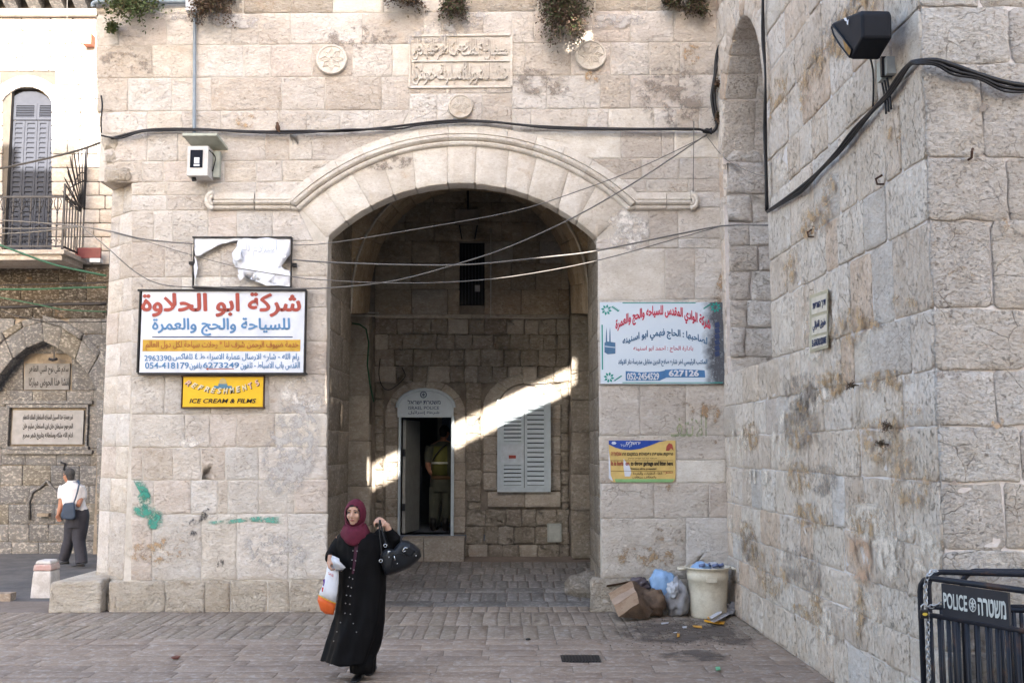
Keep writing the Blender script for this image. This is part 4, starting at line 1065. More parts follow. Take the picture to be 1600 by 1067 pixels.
# --- carved inscriptions
words('سلطان الملك الناصر العادل', boxfn(FF, 645, 794, 61, 95, .004), M['vouss'], INS, 'carved_text', bold=.008, rtl=True)
words('بسم الله الرحمن الرحيم امر', boxfn(FF, 645, 794, 60, 93, .012), M['vouss'], INS, 'carved_text', bold=.008, rtl=True)
words('هذا السور المبارك مولانا', boxfn(FF, 645, 794, 99, 133, .012), M['vouss'], INS, 'carved_text', bold=.008, rtl=True)
words('خلد الله ملكه سنة خمس', boxfn(FF, 645, 794, 100, 134, .004), M['vouss'], INS, 'carved_text', bold=.008, rtl=True)
for o in INS.children:
    if o.name.startswith('carved_text'): md = o.modifiers.new('relief', 'SOLIDIFY'); md.thickness = .045; md.offset = 0
dk = P_('dark_engraving', (.03,.03,.035), .7)
words('سلام على نوح النبي الطاهر', boxfn(RFm, 46, 108, 571, 586, .024), dk, SL1, 'carved_text', bold=.03, rtl=True); words('انشا هذا الحوض مباركا', boxfn(RFm, 46, 108, 590, 606, .024), dk, SL1, 'carved_text', bold=.03, rtl=True)
for i, s in enumerate(('امر بعمارة هذا السبيل المبارك السلطان الملك الاعظم','المرحوم سليمان خان ابن السلطان سليم خان','ادام الله ملكه وسلطانه بتاريخ شهر محرم')): words(s, boxfn(RFm, 37, 115, 647+i*14, 659+i*14, .034), dk, SL2, 'carved_text', bold=.035, rtl=True)

# ================================================================== POLICE DOOR AND SHUTTERED WINDOW
pblue = P_('pale_blue_grey_paint', (.46,.55,.62), .4, var=.06); 
dtag = M['mortard']
fr_t = BF
door = pan(BF, 622, 627.5, 650, 836, -.02, .09, pblue, 'door_frame', passage)
pan(BF, 704.5, 710, 650, 836, -.02, .09, pblue, 'door_frame', passage)
tr = [(622,652),(709,652),(709,632)]+[(665.5+43.5*math.cos(R(a)), 636-26*math.sin(R(a))) for a in range(8, 176, 14)]+[(622,632)]
q = [BF.P(*BF.uv(*p), .10) for p in tr]; TR = fixn(MB().prism(q, (0,.09,0)).build('door_transom', pblue, passage))
MB().tube([BF.P(*BF.uv(665.5+44.5*math.cos(R(a)), 637-28*math.sin(R(a))), .09) for a in range(0, 181, 15)], .03, 6).build('transom_rim', pblue, TR)
words('משטרת ישראל'[::-1], boxfn(BF, 638, 689, 625, 632, .104), navy, TR, bold=.02); words('ISRAEL POLICE', boxfn(BF, 639, 687, 635, 640, .104), navy, TR, bold=.01)
words('شرطة إسرائيل', boxfn(BF, 639, 687, 642, 648, .104), navy, TR, bold=.015, rtl=True)
c = BF.P(*BF.uv(662.5, 617), .104)
MB().tube([c+Vector((.05*math.cos(R(a)), 0, .05*math.sin(R(a)))) for a in range(0, 361, 24)], .007, 4, False).build('crest', navy, TR)
mb = MB()
for i in range(3): d = Vector((math.cos(R(60*i+90)), 0, math.sin(R(60*i+90))))*.035; mb.bar(c-d, c+d, .009, .004, (0,1,0))
mb.build('crest_star', navy, TR)
leafm = P_('grey_white_door_paint', (.30,.31,.30), .5)
dl = BF.uv(629, 700)[0]; z0, z1 = DZ0+.02, BF.uv(640, 656)[1]
LEAF = MB().prism([(dl,BY+.05,z0),(dl+.05,BY+.05,z0),(dl+.22,BY+.80,z0),(dl+.17,BY+.80,z0)], (0,0,z1-z0)).build('door_leaf', leafm, passage); fixn(LEAF)
mb = MB(); mb.bar((dl+.25,BY+.72,1.45),(dl+.25,BY+.72,1.75),.02); mb.build('door_handle', iron, LEAF)
for z in (1.0, 1.9): mb = MB(); mb.box(dl+.0,dl+.05,BY+.0,BY+.05,z,z+.12); mb.build('hinge', iron, LEAF)
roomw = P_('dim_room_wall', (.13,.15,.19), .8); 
room = empty('guard_room', (-1.2, 18.6, DZ0), 'dim bluish guard room seen through the police door', 'room')
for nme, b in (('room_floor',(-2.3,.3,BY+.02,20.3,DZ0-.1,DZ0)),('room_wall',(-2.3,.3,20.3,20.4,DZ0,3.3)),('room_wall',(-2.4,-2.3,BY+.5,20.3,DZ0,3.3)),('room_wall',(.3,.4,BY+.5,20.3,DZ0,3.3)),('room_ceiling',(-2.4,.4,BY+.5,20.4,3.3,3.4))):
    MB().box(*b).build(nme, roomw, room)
MB().box(-1.38,-1.30,19.0,19.06,DZ0,2.9).build('locker_edge', leafm, room); MB().box(-1.30,-.95,19.04,19.10,DZ0,2.9).build('locker_door', P_('blue_locker', (.14,.20,.30), .5), room)
# window
pan(BF, 777, 860, 625, 630, -.02, .12, pblue, 'window_frame', passage); pan(BF, 777, 860, 762, 768, -.02, .12, pblue, 'window_frame', passage)
pan(BF, 777, 783, 630, 762, -.02, .12, pblue, 'window_frame', passage); pan(BF, 854, 860, 630, 762, -.02, .12, pblue, 'window_frame', passage)
zb, zt_ = BF.uv(800, 762)[1], BF.uv(800, 630)[1]; xa, xm_, xb_ = BF.uv(783, 700)[0], BF.uv(819, 700)[0], BF.uv(854, 700)[0]
z1_, z2_ = BF.uv(800, 722)[1], BF.uv(800, 694)[1]
slatted(passage, xa, xm_-.005, zb, z1_, BY-.12, pblue, 5, .045, 'shutter'); slatted(passage, xa, xm_-.005, z2_, zt_, BY-.12, pblue, 9, .045, 'shutter')
slatted(passage, xm_+.005, xb_, zb, zt_, BY-.12, pblue, 17, .045, 'shutter')
p1_ = MB().box(xa, xm_-.005, BY-.10, BY-.08, z1_, z2_).build('paper_notice', P_('pale_notice', (.50,.58,.66), .5), passage)
pan(BF, 795, 806, 711, 716, .09, .102, redl, 'notice_mark', p1_)
MB().box(xa, xb_, BY-.03, BY-.02, zb, zt_).build('window_backing', P_('dark_inside', (.06,.07,.08), .8), passage)
for x in (784, 853):
    for y in (648, 736): pan(BF, x-2, x+2, y-4, y+4, .11, .14, pblue, 'hinge', passage)
pan(BF, 855, 877, 817, 846, .03, .075, P_('grey_meter_box', (.35,.38,.36), .5), 'meter_box', passage); pan(BF, 858, 874, 820, 843, .073, .083, P_('meter_door', (.42,.45,.43), .5), 'meter_door', passage)
# slit window with bars
SB = pan(BF, 718, 757, 380, 477, -.02, -.005, P_('black_opening', (.008,.008,.009), .9), 'slit_window', passage)
for i in range(7): x = 722+i*5.2; A_, B_ = BF.P(*BF.uv(x,382), .02), BF.P(*BF.uv(x,476), .02); MB().bar(A_, B_, .014).build('window_bar', iron, SB)
pan(BF, 712, 749, 330, 353, .02, .14, dtag, 'old_lamp_box', passage)
mb = MB(); mb.bar(BF.P(*BF.uv(732,300),.2), BF.P(*BF.uv(732,332),.2), .03); mb.bar(BF.P(*BF.uv(718,353),.05), BF.P(*BF.uv(722,375),.05), .02); mb.bar(BF.P(*BF.uv(746,353),.05), BF.P(*BF.uv(742,375),.05), .02); mb.build('lamp_rod', iron, passage)
pan(BF, 742, 750, 446, 456, .02, .03, P_('pale_label', (.3,.3,.3), .6), 'small_label', passage)
cond = P_('grey_conduit', (.48,.46,.43), .5)
def tubeobj(name, pts, r, mat, label, cat, n=6, group=None): return tag(MB().tube(pts, r, n).build(name, mat, None, True), label, cat, group)
tubeobj('conduit_pipe', [BF.P(*BF.uv(*p), .09) for p in ((767,358),(767,430),(767,496),(820,498),(889,498))], .012, cond, 'thin grey conduit bending right above the window in the passage', 'pipe')
for x in (546,): 
    o = MB(); o.bar(at(548,488,16.7), at(592,489,16.7), .02); o.bar(at(548,493,16.7), at(592,494,16.7), .02); tag(o.build('iron_bracket', cond), 'pair of thin rusty rods on the left passage pilaster', 'bracket')
greenc = P_('green_cable', (.02,.09,.05), .5)
tubeobj('green_cable', [at(x, y, 16.62) for x, y in ((550,505),(562,507),(572,514),(576,535),(574,570),(578,600),(584,628))], .014, greenc, 'dark green cable hanging down the left passage pilaster', 'cable')

# ================================================================== CABLES, PIPES, LAMPS
blk = P_('black_cable', (.014,.014,.017), .45); gry = P_('grey_wire', (.16,.155,.15), .5); greyp = P_('blue_grey_pipe', (.24,.29,.34), .4)
def curve(pts, r, name, mat, label, cat='cable', sub=4, n=5, parent=None, group=None):
    out = []
    P = [Vector(p) for p in pts]
    for i in range(len(P)-1):
        p0, p1, p2, p3 = P[max(i-1,0)], P[i], P[i+1], P[min(i+2,len(P)-1)]
        for j in range(sub):
            t = j/sub; out.append(.5*((2*p1)+(p2-p0)*t+(2*p0-5*p1+4*p2-p3)*t*t+(3*p1-p0-3*p2+p3)*t**3))
    out.append(P[-1])
    o = MB().tube(out, r, n).build(name, mat, parent, True)
    if parent is None: tag(o, label, cat, group)
    return o
curve([at(x, y, 17.1) for x, y in ((594,560),(592,585),(597,603),(607,609),(620,602),(633,588),(628,574))], .008, 'coiled_cable', blk, 'loose dark cable looping beside the police door arch')
F_ = lambda x, y, n=.05: FF.P(*FF.uv(x, y), n)
L1 = [(0,264),(60,251),(120,236),(163,221),(195,211),(235,203),(300,202),(400,206),(470,205),(540,205),(600,200),(650,194),(700,189),(760,190),(830,197),(900,200),(1000,202),(1085,202),(1100,206)]
def offs(pts, dx, dy, k=1): return [(x+dx, y+dy*(1 if i % 2 else .3)) for i, (x, y) in enumerate(pts)]
def facadeY(x): return FY-.06 if x >= 170 else FY-.06+(170-x)*.02
curve([at(x, y, facadeY(x)) for x, y in L1], .017, 'black_cable', blk, 'thick black cable running right across the gatehouse above the arch')
curve([at(x, y, FY-.09) for x, y in [(158,212),(172,215),(190,216),(215,208),(240,205),(330,204),(400,208),(475,208),(540,203),(620,202),(655,196),(720,191),(790,193),(860,201),(960,203),(1090,203),(1112,210)]], .013, 'black_cable', blk, 'second black cable twisted under the thick one above the arch')
curve([at(x, y, FY-.08) for x, y in [(158,150),(160,165),(158,185),(158,208)]], .012, 'black_cable', blk, 'short black cable dropping down the worn left corner of the gatehouse')
RP_ = lambda x, y, n=.04: onplane(x, y, RW.O, RW.N) + RW.N*n
for k, (dx, lab) in enumerate(((0, 'black cable climbing steeply from the facade corner past the niche'), (4, 'inner black cable climbing beside the outer one past the niche'))):
    pts = [(1098+dx,206),(1112+dx*.3,207),(1120,196),(1119-dx,175),(1116-dx,150),(1117+dx*.2,115),(1121+dx,80)]
    rest = [(1133+dx*.5,60),(1147+dx,38),(1160+dx,16),(1170+dx,-8)]
    curve([at(x, y, FY-.07) for x, y in pts]+[at(x, y, 12.9-.2*i) for i, (x, y) in enumerate(rest)], .02, 'black_cable', blk, lab)
for k, (dx, lab) in enumerate(((0, 'black cable dropping down the side wall and turning back up'), (3, 'second black cable beside the one that drops down the side wall'))):
    curve([RP_(x, y, .05+.02*k) for x, y in [(1199+dx,-10),(1201,60),(1203+dx,120),(1204,200),(1205+dx*.5,270),(1207,330)]], .013, 'black_cable', blk, lab)
rise = [(1208,331),(1235,312),(1262,292),(1290,268),(1318,238),(1343,206),(1372,176),(1398,148),(1415,122),(1432,103),(1444,97)]
over = [(1462,95),(1490,103),(1530,117),(1570,129),(1612,136)]
for k, (d, lab) in enumerate(((0, 'thick black cable rising over the side wall to its near corner'), (4, 'black cable lying under the thick one over the near corner'), (7, 'thin black cable sagging below the two over the near corner'))):
    curve([RP_(x+d*.4, y+d*(i % 3)/2, .06) for i, (x, y) in enumerate(rise)]+[at(x, y+d*(1+i % 2), B.y-.09) for i, (x, y) in enumerate(over)], (.018,.014,.009)[k], 'black_cable', blk, lab)
# thin overhead wires
G = [
 ('thin wire rising from the torn sign to the upper right anchor', .006, [(458,383,12.95),(515,380,12.9),(640,360,12.8),(800,331,12.8),(900,300,12.8),(1000,262,12.9),(1105,212,12.98)]),
 ('thicker grey wire crossing the arch at sign height towards the side wall', .010, [(458,406,12.95),(515,410,12.9),(640,414,12.8),(740,413,12.8),(860,401,12.8),(932,392,12.8),(1060,366,12.9),(1130,353,12.95),(1200,352,11.2)]),
 ('thin wire sagging lowest across the arch', .006, [(365,418,12.95),(460,433,12.9),(515,438,12.85),(600,442,12.8),(700,441,12.8),(800,432,12.8),(930,408,12.85),(1060,372,12.9),(1125,354,12.97)]),
 ('twisted wire slanting up across the arch to the cable bend', .009, [(300,447,12.95),(380,451,12.93),(460,451,12.9),(530,449,12.85),(620,438,12.8),(720,411,12.8),(800,384,12.8),(900,338,12.8),(1000,280,12.9),(1105,210,12.98)]),
 ('grey wire curving down from the balcony to the white sign', .009, [(127,354,15.5),(163,383,13.1),(210,424,12.95),(250,444,12.95),(300,449,12.95)]),
 ('taut grey wire from the balcony to the torn sign', .009, [(127,354,15.5),(170,361,13.1),(215,372,12.95),(260,378,12.95),(304,381,12.95)]),
 ('faint wire from the balcony sloping behind the torn sign', .004, [(127,354,15.5),(205,371,12.96),(300,399,12.96),(365,416,12.96)]),
 ('wire in front of the balcony, upper one', .010, [(-5,344,17.5),(60,348,17),(127,354,15.5)]),
 ('wire in front of the balcony, middle one', .010, [(-5,357,17.5),(60,357,17),(127,354,15.5)]),
 ('wire in front of the balcony, lowest one', .010, [(-5,366,17.5),(60,362,17),(127,354,15.5)]),
 ('thin wire hanging straight beside the cable anchor', .005, [(1084,190,12.97),(1084,220,12.97),(1083,300,12.97)]),
 ('thin wire sloping from the anchor into the niche', .005, [(1105,214,12.98),(1135,250,12.9),(1180,272,12.2),(1200,275,11.3)]),
 ('long pale wire hanging in front of the balcony house', .006, [(105,-5,18),(105,40,18),(106,75,18),(102,108,18)]),
]
for lab, r, pts in G: curve([at(*p) for p in pts], r, 'overhead_wire', gry, lab, 'wire', n=4)
for lab, pts, r, mt in (('green cable sloping down across the balcony edge', [(-5,381,17.5),(40,398,17.2),(90,415,17),(166,431,16.8)], .018, greenc),
   ('green cable strung level over the fountain', [(-5,452,18.6),(60,452,18.6),(110,450,18.6),(166,449,18.6)], .018, greenc),
   ('black cable strung level just above the green one', [(-5,446,18.7),(80,444,18.7),(166,442,18.7)], .012, blk),
   ('thick black cable bundle strung above the fountain arch', [(-5,481,18.7),(50,479,18.7),(90,476,18.7),(166,475,18.7)], .03, blk),
   ('thin green cable sagging over the fountain arch', [(-5,464,18.6),(60,476,18.6),(100,484,18.6),(166,487,18.6)], .012, greenc),
   ('thin black cable crossing the fountain hood mould', [(-5,484,18.6),(40,497,18.6),(80,503,18.6),(166,503,18.6)], .010, blk)):
    curve([at(*p) for p in pts], r, 'street_cable', mt, lab, 'cable')
# anchors, weeds on the corner, hooks
for (x, y, lab) in ((1104,206,'rusty cable anchor at the cable bend in the facade corner'), (1129,350,'rusty wire anchor halfway down the facade corner')):
    c = F_(x, y, .03); o = MB(); o.ball(c, .04, n=6, m=4); o.tube([c, c+Vector((.05,-.05,.02)), c+Vector((.03,-.08,-.05))], .012, 5); tag(o.build('wire_anchor', iron), lab, 'anchor')
rust = P_('rusty_iron', (.09,.05,.035), .8, .3)
for (x, y, fr, lab) in ((1513,250,'N','small rusty hook high on the near end face'),(1385,288,'R','bent iron staple in the side wall under the cable corner'),(1275,370,'R','small iron ring on the side wall above the street tile')):
    c = at(x, y, B.y-.03) if fr == 'N' else RP_(x, y, .02)
    d = Vector((0,-1,0)) if fr == 'N' else RW.N
    tag(MB().tube([c, c+d*.05, c+d*.06+Vector((0,0,.04)), c+d*.03+Vector((.02,0,.07))], .009, 5).build('wall_hook', rust), lab, 'hook')
# pipes
curve([F_(148,14,.05), F_(150,8,.06), F_(170,6,.06), F_(230,7,.06), F_(300,6,.06)], .03, 'drain_pipe', greyp, 'horizontal blue-grey pipe along the top left of the gatehouse', 'pipe', n=8)
curve([F_(306,22,.05), F_(305.5,120,.05), F_(305,224,.05)], .022, 'conduit_pipe', greyp, 'vertical blue-grey pipe dropping to the white camera housing', 'pipe', n=8)
tag(pan(FF, 294, 313, -2, 22, .02, .12, P_('white_junction_box', (.66,.68,.72), .45), 'junction_box', None), 'white junction box at the top of the vertical pipe', 'box')
# camera housing
hous = sg('camera_housing', 325, 260, 'white weatherproof camera housing with a small roof plate on the left', 'camera', .1)
wh = P_('housing_white', (.62,.60,.58), .45); cg = P_('housing_green_grey', (.42,.44,.38), .5)
mb = MB(); a_, b_ = FF.uv(298, 228), FF.uv(354, 232)
mb.prism([(a_[0], FY-.34, a_[1]+.03),(b_[0]-.03, FY-.34, a_[1]+.03),(b_[0]+.02, FY, a_[1]-.06),(a_[0]+.05, FY, a_[1]-.06)], (0,0,.035)); fixn(mb.build('roof_plate', cg, hous))
BXo = pan(FF, 303, 336, 239, 284, .04, .30, wh, 'housing_box', hous); pan(FF, 336, 347, 240, 280, .02, .10, cg, 'back_box', hous)
pan(FF, 308, 328, 245, 272, .30, .306, P_('camera_window', (.01,.012,.02), .1), 'window', BXo); pan(FF, 315, 323, 257, 266, .306, .32, white, 'lens_label', BXo)
pan(FF, 314, 323, 267, 270, .306, .312, white, 'data_label', BXo)
MB().tube([F_(310,284,.2), F_(311,289,.2)], .03, 8).build('cable_gland', blackf, BXo)
curve([F_(338,246,.32), F_(343,252,.2), F_(340,262,.15), F_(336,272,.12)], .008, 'flex', blk, '', parent=hous)
# floodlight
fl = empty('flood_light', RP_(1345, 60, .2), 'black wedge-shaped floodlight high on the side wall', 'lamp')
bk = P_('floodlight_black', (.010,.012,.018), .6, spec=.15)
def bv(o, w=.02): md = o.modifiers.new('b', 'BEVEL'); md.width = w; md.segments = 2; md.limit_method = 'ANGLE'; return o
A1, A2, A3, A4 = (1302,38), (1374,20), (1377,60), (1346,94)
def fp(x, y, n): return RP_(x, y, n)
# side profile extruded away from the wall: rounded front lip, top and sloping glass face
prof = [(1371,17),(1376,22),(1377,60),(1362,76),(1347,94),(1330,80),(1308,57),(1299,46),(1297,39),(1303,35)]
near = [onplane(1298+(x-1298)*.62, y, RW.O+RW.N*.362, RW.N) for x, y in prof]
FLB = fixn(MB().prism(near, RW.N*-.22).build('lamp_body', bk, fl)); bv(FLB, .02)
Q = lambda x, y, n=.366: onplane(x, y, RW.O+RW.N*n, RW.N)
op_ = [(1299,43),(1303,42),(1316,58),(1331,78),(1328,90),(1314,73),(1303,56)]
GL = mesh('lamp_glass', [Q(x, y) for x, y in op_], [tuple(range(7))], P_('dusty_lamp_glass', (.20,.185,.175), .4), fl)
MB().tube([Q(x, y, .368) for x, y in op_+op_[:1]], .007, 6, False).build('lamp_lip', bk, fl, True)
mesh('leaf_litter', [Q(x, y, .371) for x, y in ((1317,62),(1323,69),(1330,79),(1327,87),(1320,78))], [(0,1,2,3,4)], P_('dry_leaf', (.35,.20,.07), .9, var=.3), fl)
mesh('paint_mark', [onplane(x, y, RW.O+RW.N*.372, RW.N) for x, y in ((1318,29),(1322,28),(1324,33),(1326,30),(1325,40),(1323,38),(1323,34),(1320,33))], [tuple(range(8))], white, fl)
MB().tube([RP_(1376,30,.02), RP_(1376,30,.14)], .03, 8).build('bracket', bk, fl)
curve([RP_(1369,72,.08), RP_(1370,110,.03), RP_(1370,168,.03)], .008, 'flex', blk, '', parent=fl)
jb = empty('junction_box', RP_(1390, 112, .05), 'pale green-grey cable box strapped in black on the side wall', 'box')
o = RP_(1390, 112, .0)
for (dy, dz, w_, h_, n_, mt, nm) in ((-.0,0,.09,.15,.08,P_('box_grey', (.40,.44,.42), .5),'box_body'),(-.065,.01,.035,.15,.09,P_('black_tape', (.015,.015,.02), .4),'tape'),(-.11,0,.05,.13,.07,P_('box_grey_two', (.38,.41,.42), .5),'box_side')):
    mb = MB(); c = o + Vector((0, dy, dz)); vs = [c + Vector((0, a, b)) + RW.N*n for n in (0, n_) for b in (-h_/2, h_/2) for a in (-w_/2, w_/2)]
    mb.add(vs, [(0,2,3,1),(4,5,7,6),(0,1,5,4),(2,6,7,3),(0,4,6,2),(1,3,7,5)]); fixn(mb.build(nm, mt, jb))
for d in (0, -.05, -.1): curve([o+Vector((0,d,-.09))+RW.N*.06, o+Vector((0,d-.01,-.2))+RW.N*.05, o+Vector((0,d-.03,-.34))+RW.N*.05], .009, 'flex', blk, '', parent=jb)
# street tile
st = empty('street_tile', RP_(1283, 503, .02), 'cream ceramic street name tile in three scripts on the side wall', 'sign')
crm = P_('cream_tile', (.66,.60,.50), .35); olive = P_('olive_tile_border', (.46,.42,.30), .4)
W1 = lambda x0, x1, y0, y1, n0, n1, m, nm: fixn(mesh(nm, [onplane(x, y, RW.O+RW.N*n, RW.N) for n in (n0, n1) for x, y in ((x0,y1[0]),(x1,y1[1]),(x1,y0[1]),(x0,y0[0]))], [(0,1,2,3),(4,5,6,7),(0,1,5,4),(1,2,6,5),(2,3,7,6),(3,0,4,7)], m, st))
W1(1265,1294,(462,452),(551,543),.01,.045,olive,'tile_border')
for (a, b, c_, d_) in ((466,458,492,485),(497,490,524,518),(528,522,546,539)): W1(1268,1292,(a,b),(c_,d_),.044,.05,crm,'tile')
def tf(x0, x1, yl0, yl1, yr0, yr1):
    def f(u, v): x = x0+(x1-x0)*u; yb = yl1+(yr1-yl1)*u; yt = yl0+(yr0-yl0)*u; return onplane(x, yb+(yt-yb)*v, RW.O+RW.N*.053, RW.N)
    return f
words('דרך האריות'[::-1], tf(1270,1290,474,487,467,480), navy, st, bold=.03, nrm=RW.N); words('طريق الغزالي', tf(1270,1290,502,520,496,513), navy, st, bold=.03, rtl=True, nrm=RW.N); words('EL-GHAZALI SQUARE', tf(1269,1291,531,544,525,538), navy, st, bold=.03, nrm=RW.N)

# ================================================================== PAINT MARKS ON THE GATEHOUSE
def spray(name, col, thr, scale=9):
    a = NT(name); geo = a.n('NewGeometry'); tc = a.n('TexCoord')
    al = a.ramp(a.noise(geo.outputs['Position'], scale, 7, .75), [(thr-.08, 0), (thr+.06, .9)])
    # thin out towards the edge of the mark
    at_ = a.n('Attribute', attribute_name='edge'); a.l(a.math('MULTIPLY', al, a.ramp(at_.outputs['Fac'], [(.15, 0), (.75, 1)])), a.b.inputs['Alpha'])
    a.b.inputs['Base Color'].default_value = (*col, 1); a.b.inputs['Roughness'].default_value = .8; return a.m
def mark(pts, name, mat, n=.013, fr=FF, parent=gate):
    c = (sum(p[0] for p in pts)/len(pts), sum(p[1] for p in pts)/len(pts)); k = len(pts)
    vs = [fr.P(*fr.uv(*p), n) for p in pts] + [fr.P(*fr.uv(c[0]+(p[0]-c[0])*.6, c[1]+(p[1]-c[1])*.6), n) for p in pts] + [fr.P(*fr.uv(*c), n)]
    o = mesh(name, vs, [(i, (i+1) % k, k+(i+1) % k, k+i) for i in range(k)]+[(k+i, k+(i+1) % k, 2*k) for i in range(k)], mat, parent)
    at_ = o.data.attributes.new('edge', 'FLOAT', 'POINT')
    for i in range(len(vs)): at_.data[i].value = 0 if i < k else 1
    return o
gsp = spray('green_spray_paint', (.04,.26,.20), .49, 9)
def blob(cx, cy, rx, ry, a=0, n=14): return [(cx+rx*math.cos(R(t))*math.cos(R(a))-ry*math.sin(R(t))*math.sin(R(a)), cy+rx*math.cos(R(t))*math.sin(R(a))+ry*math.sin(R(t))*math.cos(R(a))) for t in range(0, 360, 360//n)]
mark([(206,746),(222,745),(232,757),(238,775),(237,790),(228,798),(218,792),(222,775),(214,762)], 'green_paint_mark', gsp, .016)
mark(blob(231,800,28,12,12), 'green_paint_mark', gsp, .017); mark(blob(243,815,16,13,-40), 'green_paint_mark', gsp, .018); mark(blob(226,780,13,16,0), 'green_paint_mark', gsp, .019)
mark([(318,814),(350,812),(400,805),(446,806),(447,818),(430,817),(400,813),(350,819),(320,819)], 'green_paint_line', spray('faint_green_spray', (.10,.34,.27), .50, 9), .016)
bsp = spray('black_spray_paint', (.05,.05,.055), .54, 14)
mark(blob(310,812,20,7,-25), 'black_paint_mark', bsp, .016); mark(blob(322,800,9,8,-45), 'black_paint_mark', bsp, .017); mark(blob(345,880,6,10,20), 'black_paint_mark', bsp, .015); mark(blob(300,833,10,6), 'black_paint_mark', bsp, .0165)
gsf = P_('faded_green_paint', (.36,.37,.26), .8); words('الانتفـ', boxfn(FF, 1048, 1104, 648, 682, .013), spray('faint_olive_spray', (.30,.33,.20), .46, 20), gate, 'faded_graffiti', bold=.0, rtl=True).data.attributes.new('edge','FLOAT','POINT').data.foreach_set('value', [1.0]*len(glyphs(visual('الانتفـ'), 0, 0)[0]))
# ================================================================== PLANTS
def leafmat(name, tones, rough=.7):
    a = NT(name); geo = a.n('NewGeometry'); oi = geo.outputs['Random Per Island']
    n = len(tones); a.l(a.ramp(oi, [(i/max(1,n-1), t) for i, t in enumerate(tones)]), a.b.inputs['Base Color']); a.b.inputs['Roughness'].default_value = rough
    a.b.inputs['Specular IOR Level'].default_value = .2; return a.m
dry = leafmat('dry_brown_foliage', [(.12,.075,.05),(.17,.11,.075),(.08,.055,.04),(.10,.09,.045)]); grn = leafmat('dull_green_foliage', [(.05,.075,.025),(.075,.10,.035),(.10,.12,.05),(.12,.10,.05)])
mixf = leafmat('green_topped_foliage', [(.055,.085,.035),(.075,.105,.045),(.10,.07,.05),(.13,.085,.065),(.07,.05,.038),(.15,.10,.075),(.06,.075,.03)])
stemm = P_('plant_stem', (.10,.07,.045), .9)
def plant(px, py, w, h, hang, nst, mat, label, seed, n=.0, lf=1.0, Y=None, dens=1.0):
    g = random.Random(seed); base = F_(px, py, n) if Y is None else at(px, py, Y); s = FY/1600
    root = empty('wall_plant', base, label, 'plant', 'plants growing from the gatehouse wall')
    st = MB(); lv = MB()
    for i in range(nst):
        a = g.uniform(0, 1)*2*math.pi; rx = w*s*.5*g.uniform(.2, 1); dirx = math.cos(a)*rx; out = .05+abs(math.sin(a))*.28*(w/60)
        dz = g.uniform(-hang, h)*s
        p = [base, base+Vector((dirx*.5, -out*.7, dz*.3+.05)), base+Vector((dirx, -out, dz))]
        st.tube(p, [.008, .005, .002], 4)
        k = int(g.randint(26, 44)*dens)
        for j in range(int(k*1.5)):
            t = g.uniform(.25, 1); q = p[0].lerp(p[1], min(1, t*2)) if t < .5 else p[1].lerp(p[2], t*2-1)
            q = q + Vector((g.gauss(0, .028), g.gauss(0, .028), g.gauss(0, .028)))*(w/60+.3)
            d = Vector((g.uniform(-1,1), g.uniform(-1,1), g.uniform(-1,.6))).normalized()*g.uniform(.024,.055)*lf; e = d.orthogonal().normalized()*g.uniform(.007,.013)*lf
            kx = len(lv.v); lv.v += [q-e, q+d*.5-e*1.2+Vector((0,0,.002)), q+d, q+d*.5+e*1.2]; lv.f.append((kx, kx+1, kx+2, kx+3))
    st.build('stem', stemm, root); tag(lv.build('foliage', mat, root), kind='stuff')
    return root
plant(880, 10, 92, 26, 78, 110, mixf, 'largest dark bushy plant hanging over the right roundel', 1, dens=1.3)
plant(630, -2, 76, 16, 26, 46, dry, 'dry brown plant cut by the top edge, left of the inscription', 2)
plant(710, 12, 48, 16, 36, 40, mixf, 'small green and brown plant just above the inscription slab', 3)
plant(1048, 8, 42, 14, 20, 34, mixf, 'left one of two small plants near the facade corner', 4)
plant(1086, 8, 46, 20, 28, 40, mixf, 'right one of two small plants near the facade corner', 5)
plant(335, 2, 80, 20, 50, 64, dry, 'dry brown plant hanging beside the white junction box', 6)
plant(215, 14, 110, 24, 40, 40, grn, 'wispy green plant under the horizontal pipe on the left', 7, dens=.8, lf=1.3)
plant(180, 50, 34, 8, 14, 9, grn, 'small sparse green tuft below the wispy plant at the left edge', 8, dens=.7, lf=1.2)
for (x, y, sd, lab) in ((1120,140,9,'tiny dry tuft on the facade corner beside the cable, upper'), (1123,188,10,'tiny dry tuft at the cable bend in the facade corner'), (1131,90,11,'tiny dry tuft high in the facade corner')):
    plant(x, y, 16, 10, 12, 8, dry, lab, sd, n=.03)
def rplant(x, y, w, seed, label, hang=14):
    c = RP_(x, y, .02); g = random.Random(seed); root = empty('wall_plant', c, label, 'plant', 'plants growing from the side wall'); st = MB(); lv = MB()
    for i in range(9):
        p = [c, c+RW.N*.05+Vector((0,-g.uniform(0,w)*.005,0)), c+RW.N*.07+Vector((0,g.uniform(-w,w)*.006,g.uniform(-hang,6)*.004))]; st.tube(p, [.006,.004,.002], 4)
        for j in range(14):
            q = p[1].lerp(p[2], g.random())+Vector((g.gauss(0,.012),g.gauss(0,.02),g.gauss(0,.012))); d = Vector((g.uniform(-1,1),g.uniform(-1,1),g.uniform(-1,1))).normalized()*.018; e = d.orthogonal().normalized()*.006
            kx = len(lv.v); lv.v += [q-e, q+d, q+e]; lv.f.append((kx,kx+1,kx+2))
    st.build('stem', stemm, root); tag(lv.build('foliage', dry, root), kind='stuff')
rplant(1400, 665, 12, 12, 'small dry weed in the side wall joint, upper of two', 10); rplant(1392, 694, 16, 13, 'small dry weed in the side wall joint, lower of two', 8); rplant(1345, 602, 18, 14, 'thin dry twigs in the side wall joint below the street tile', 6)
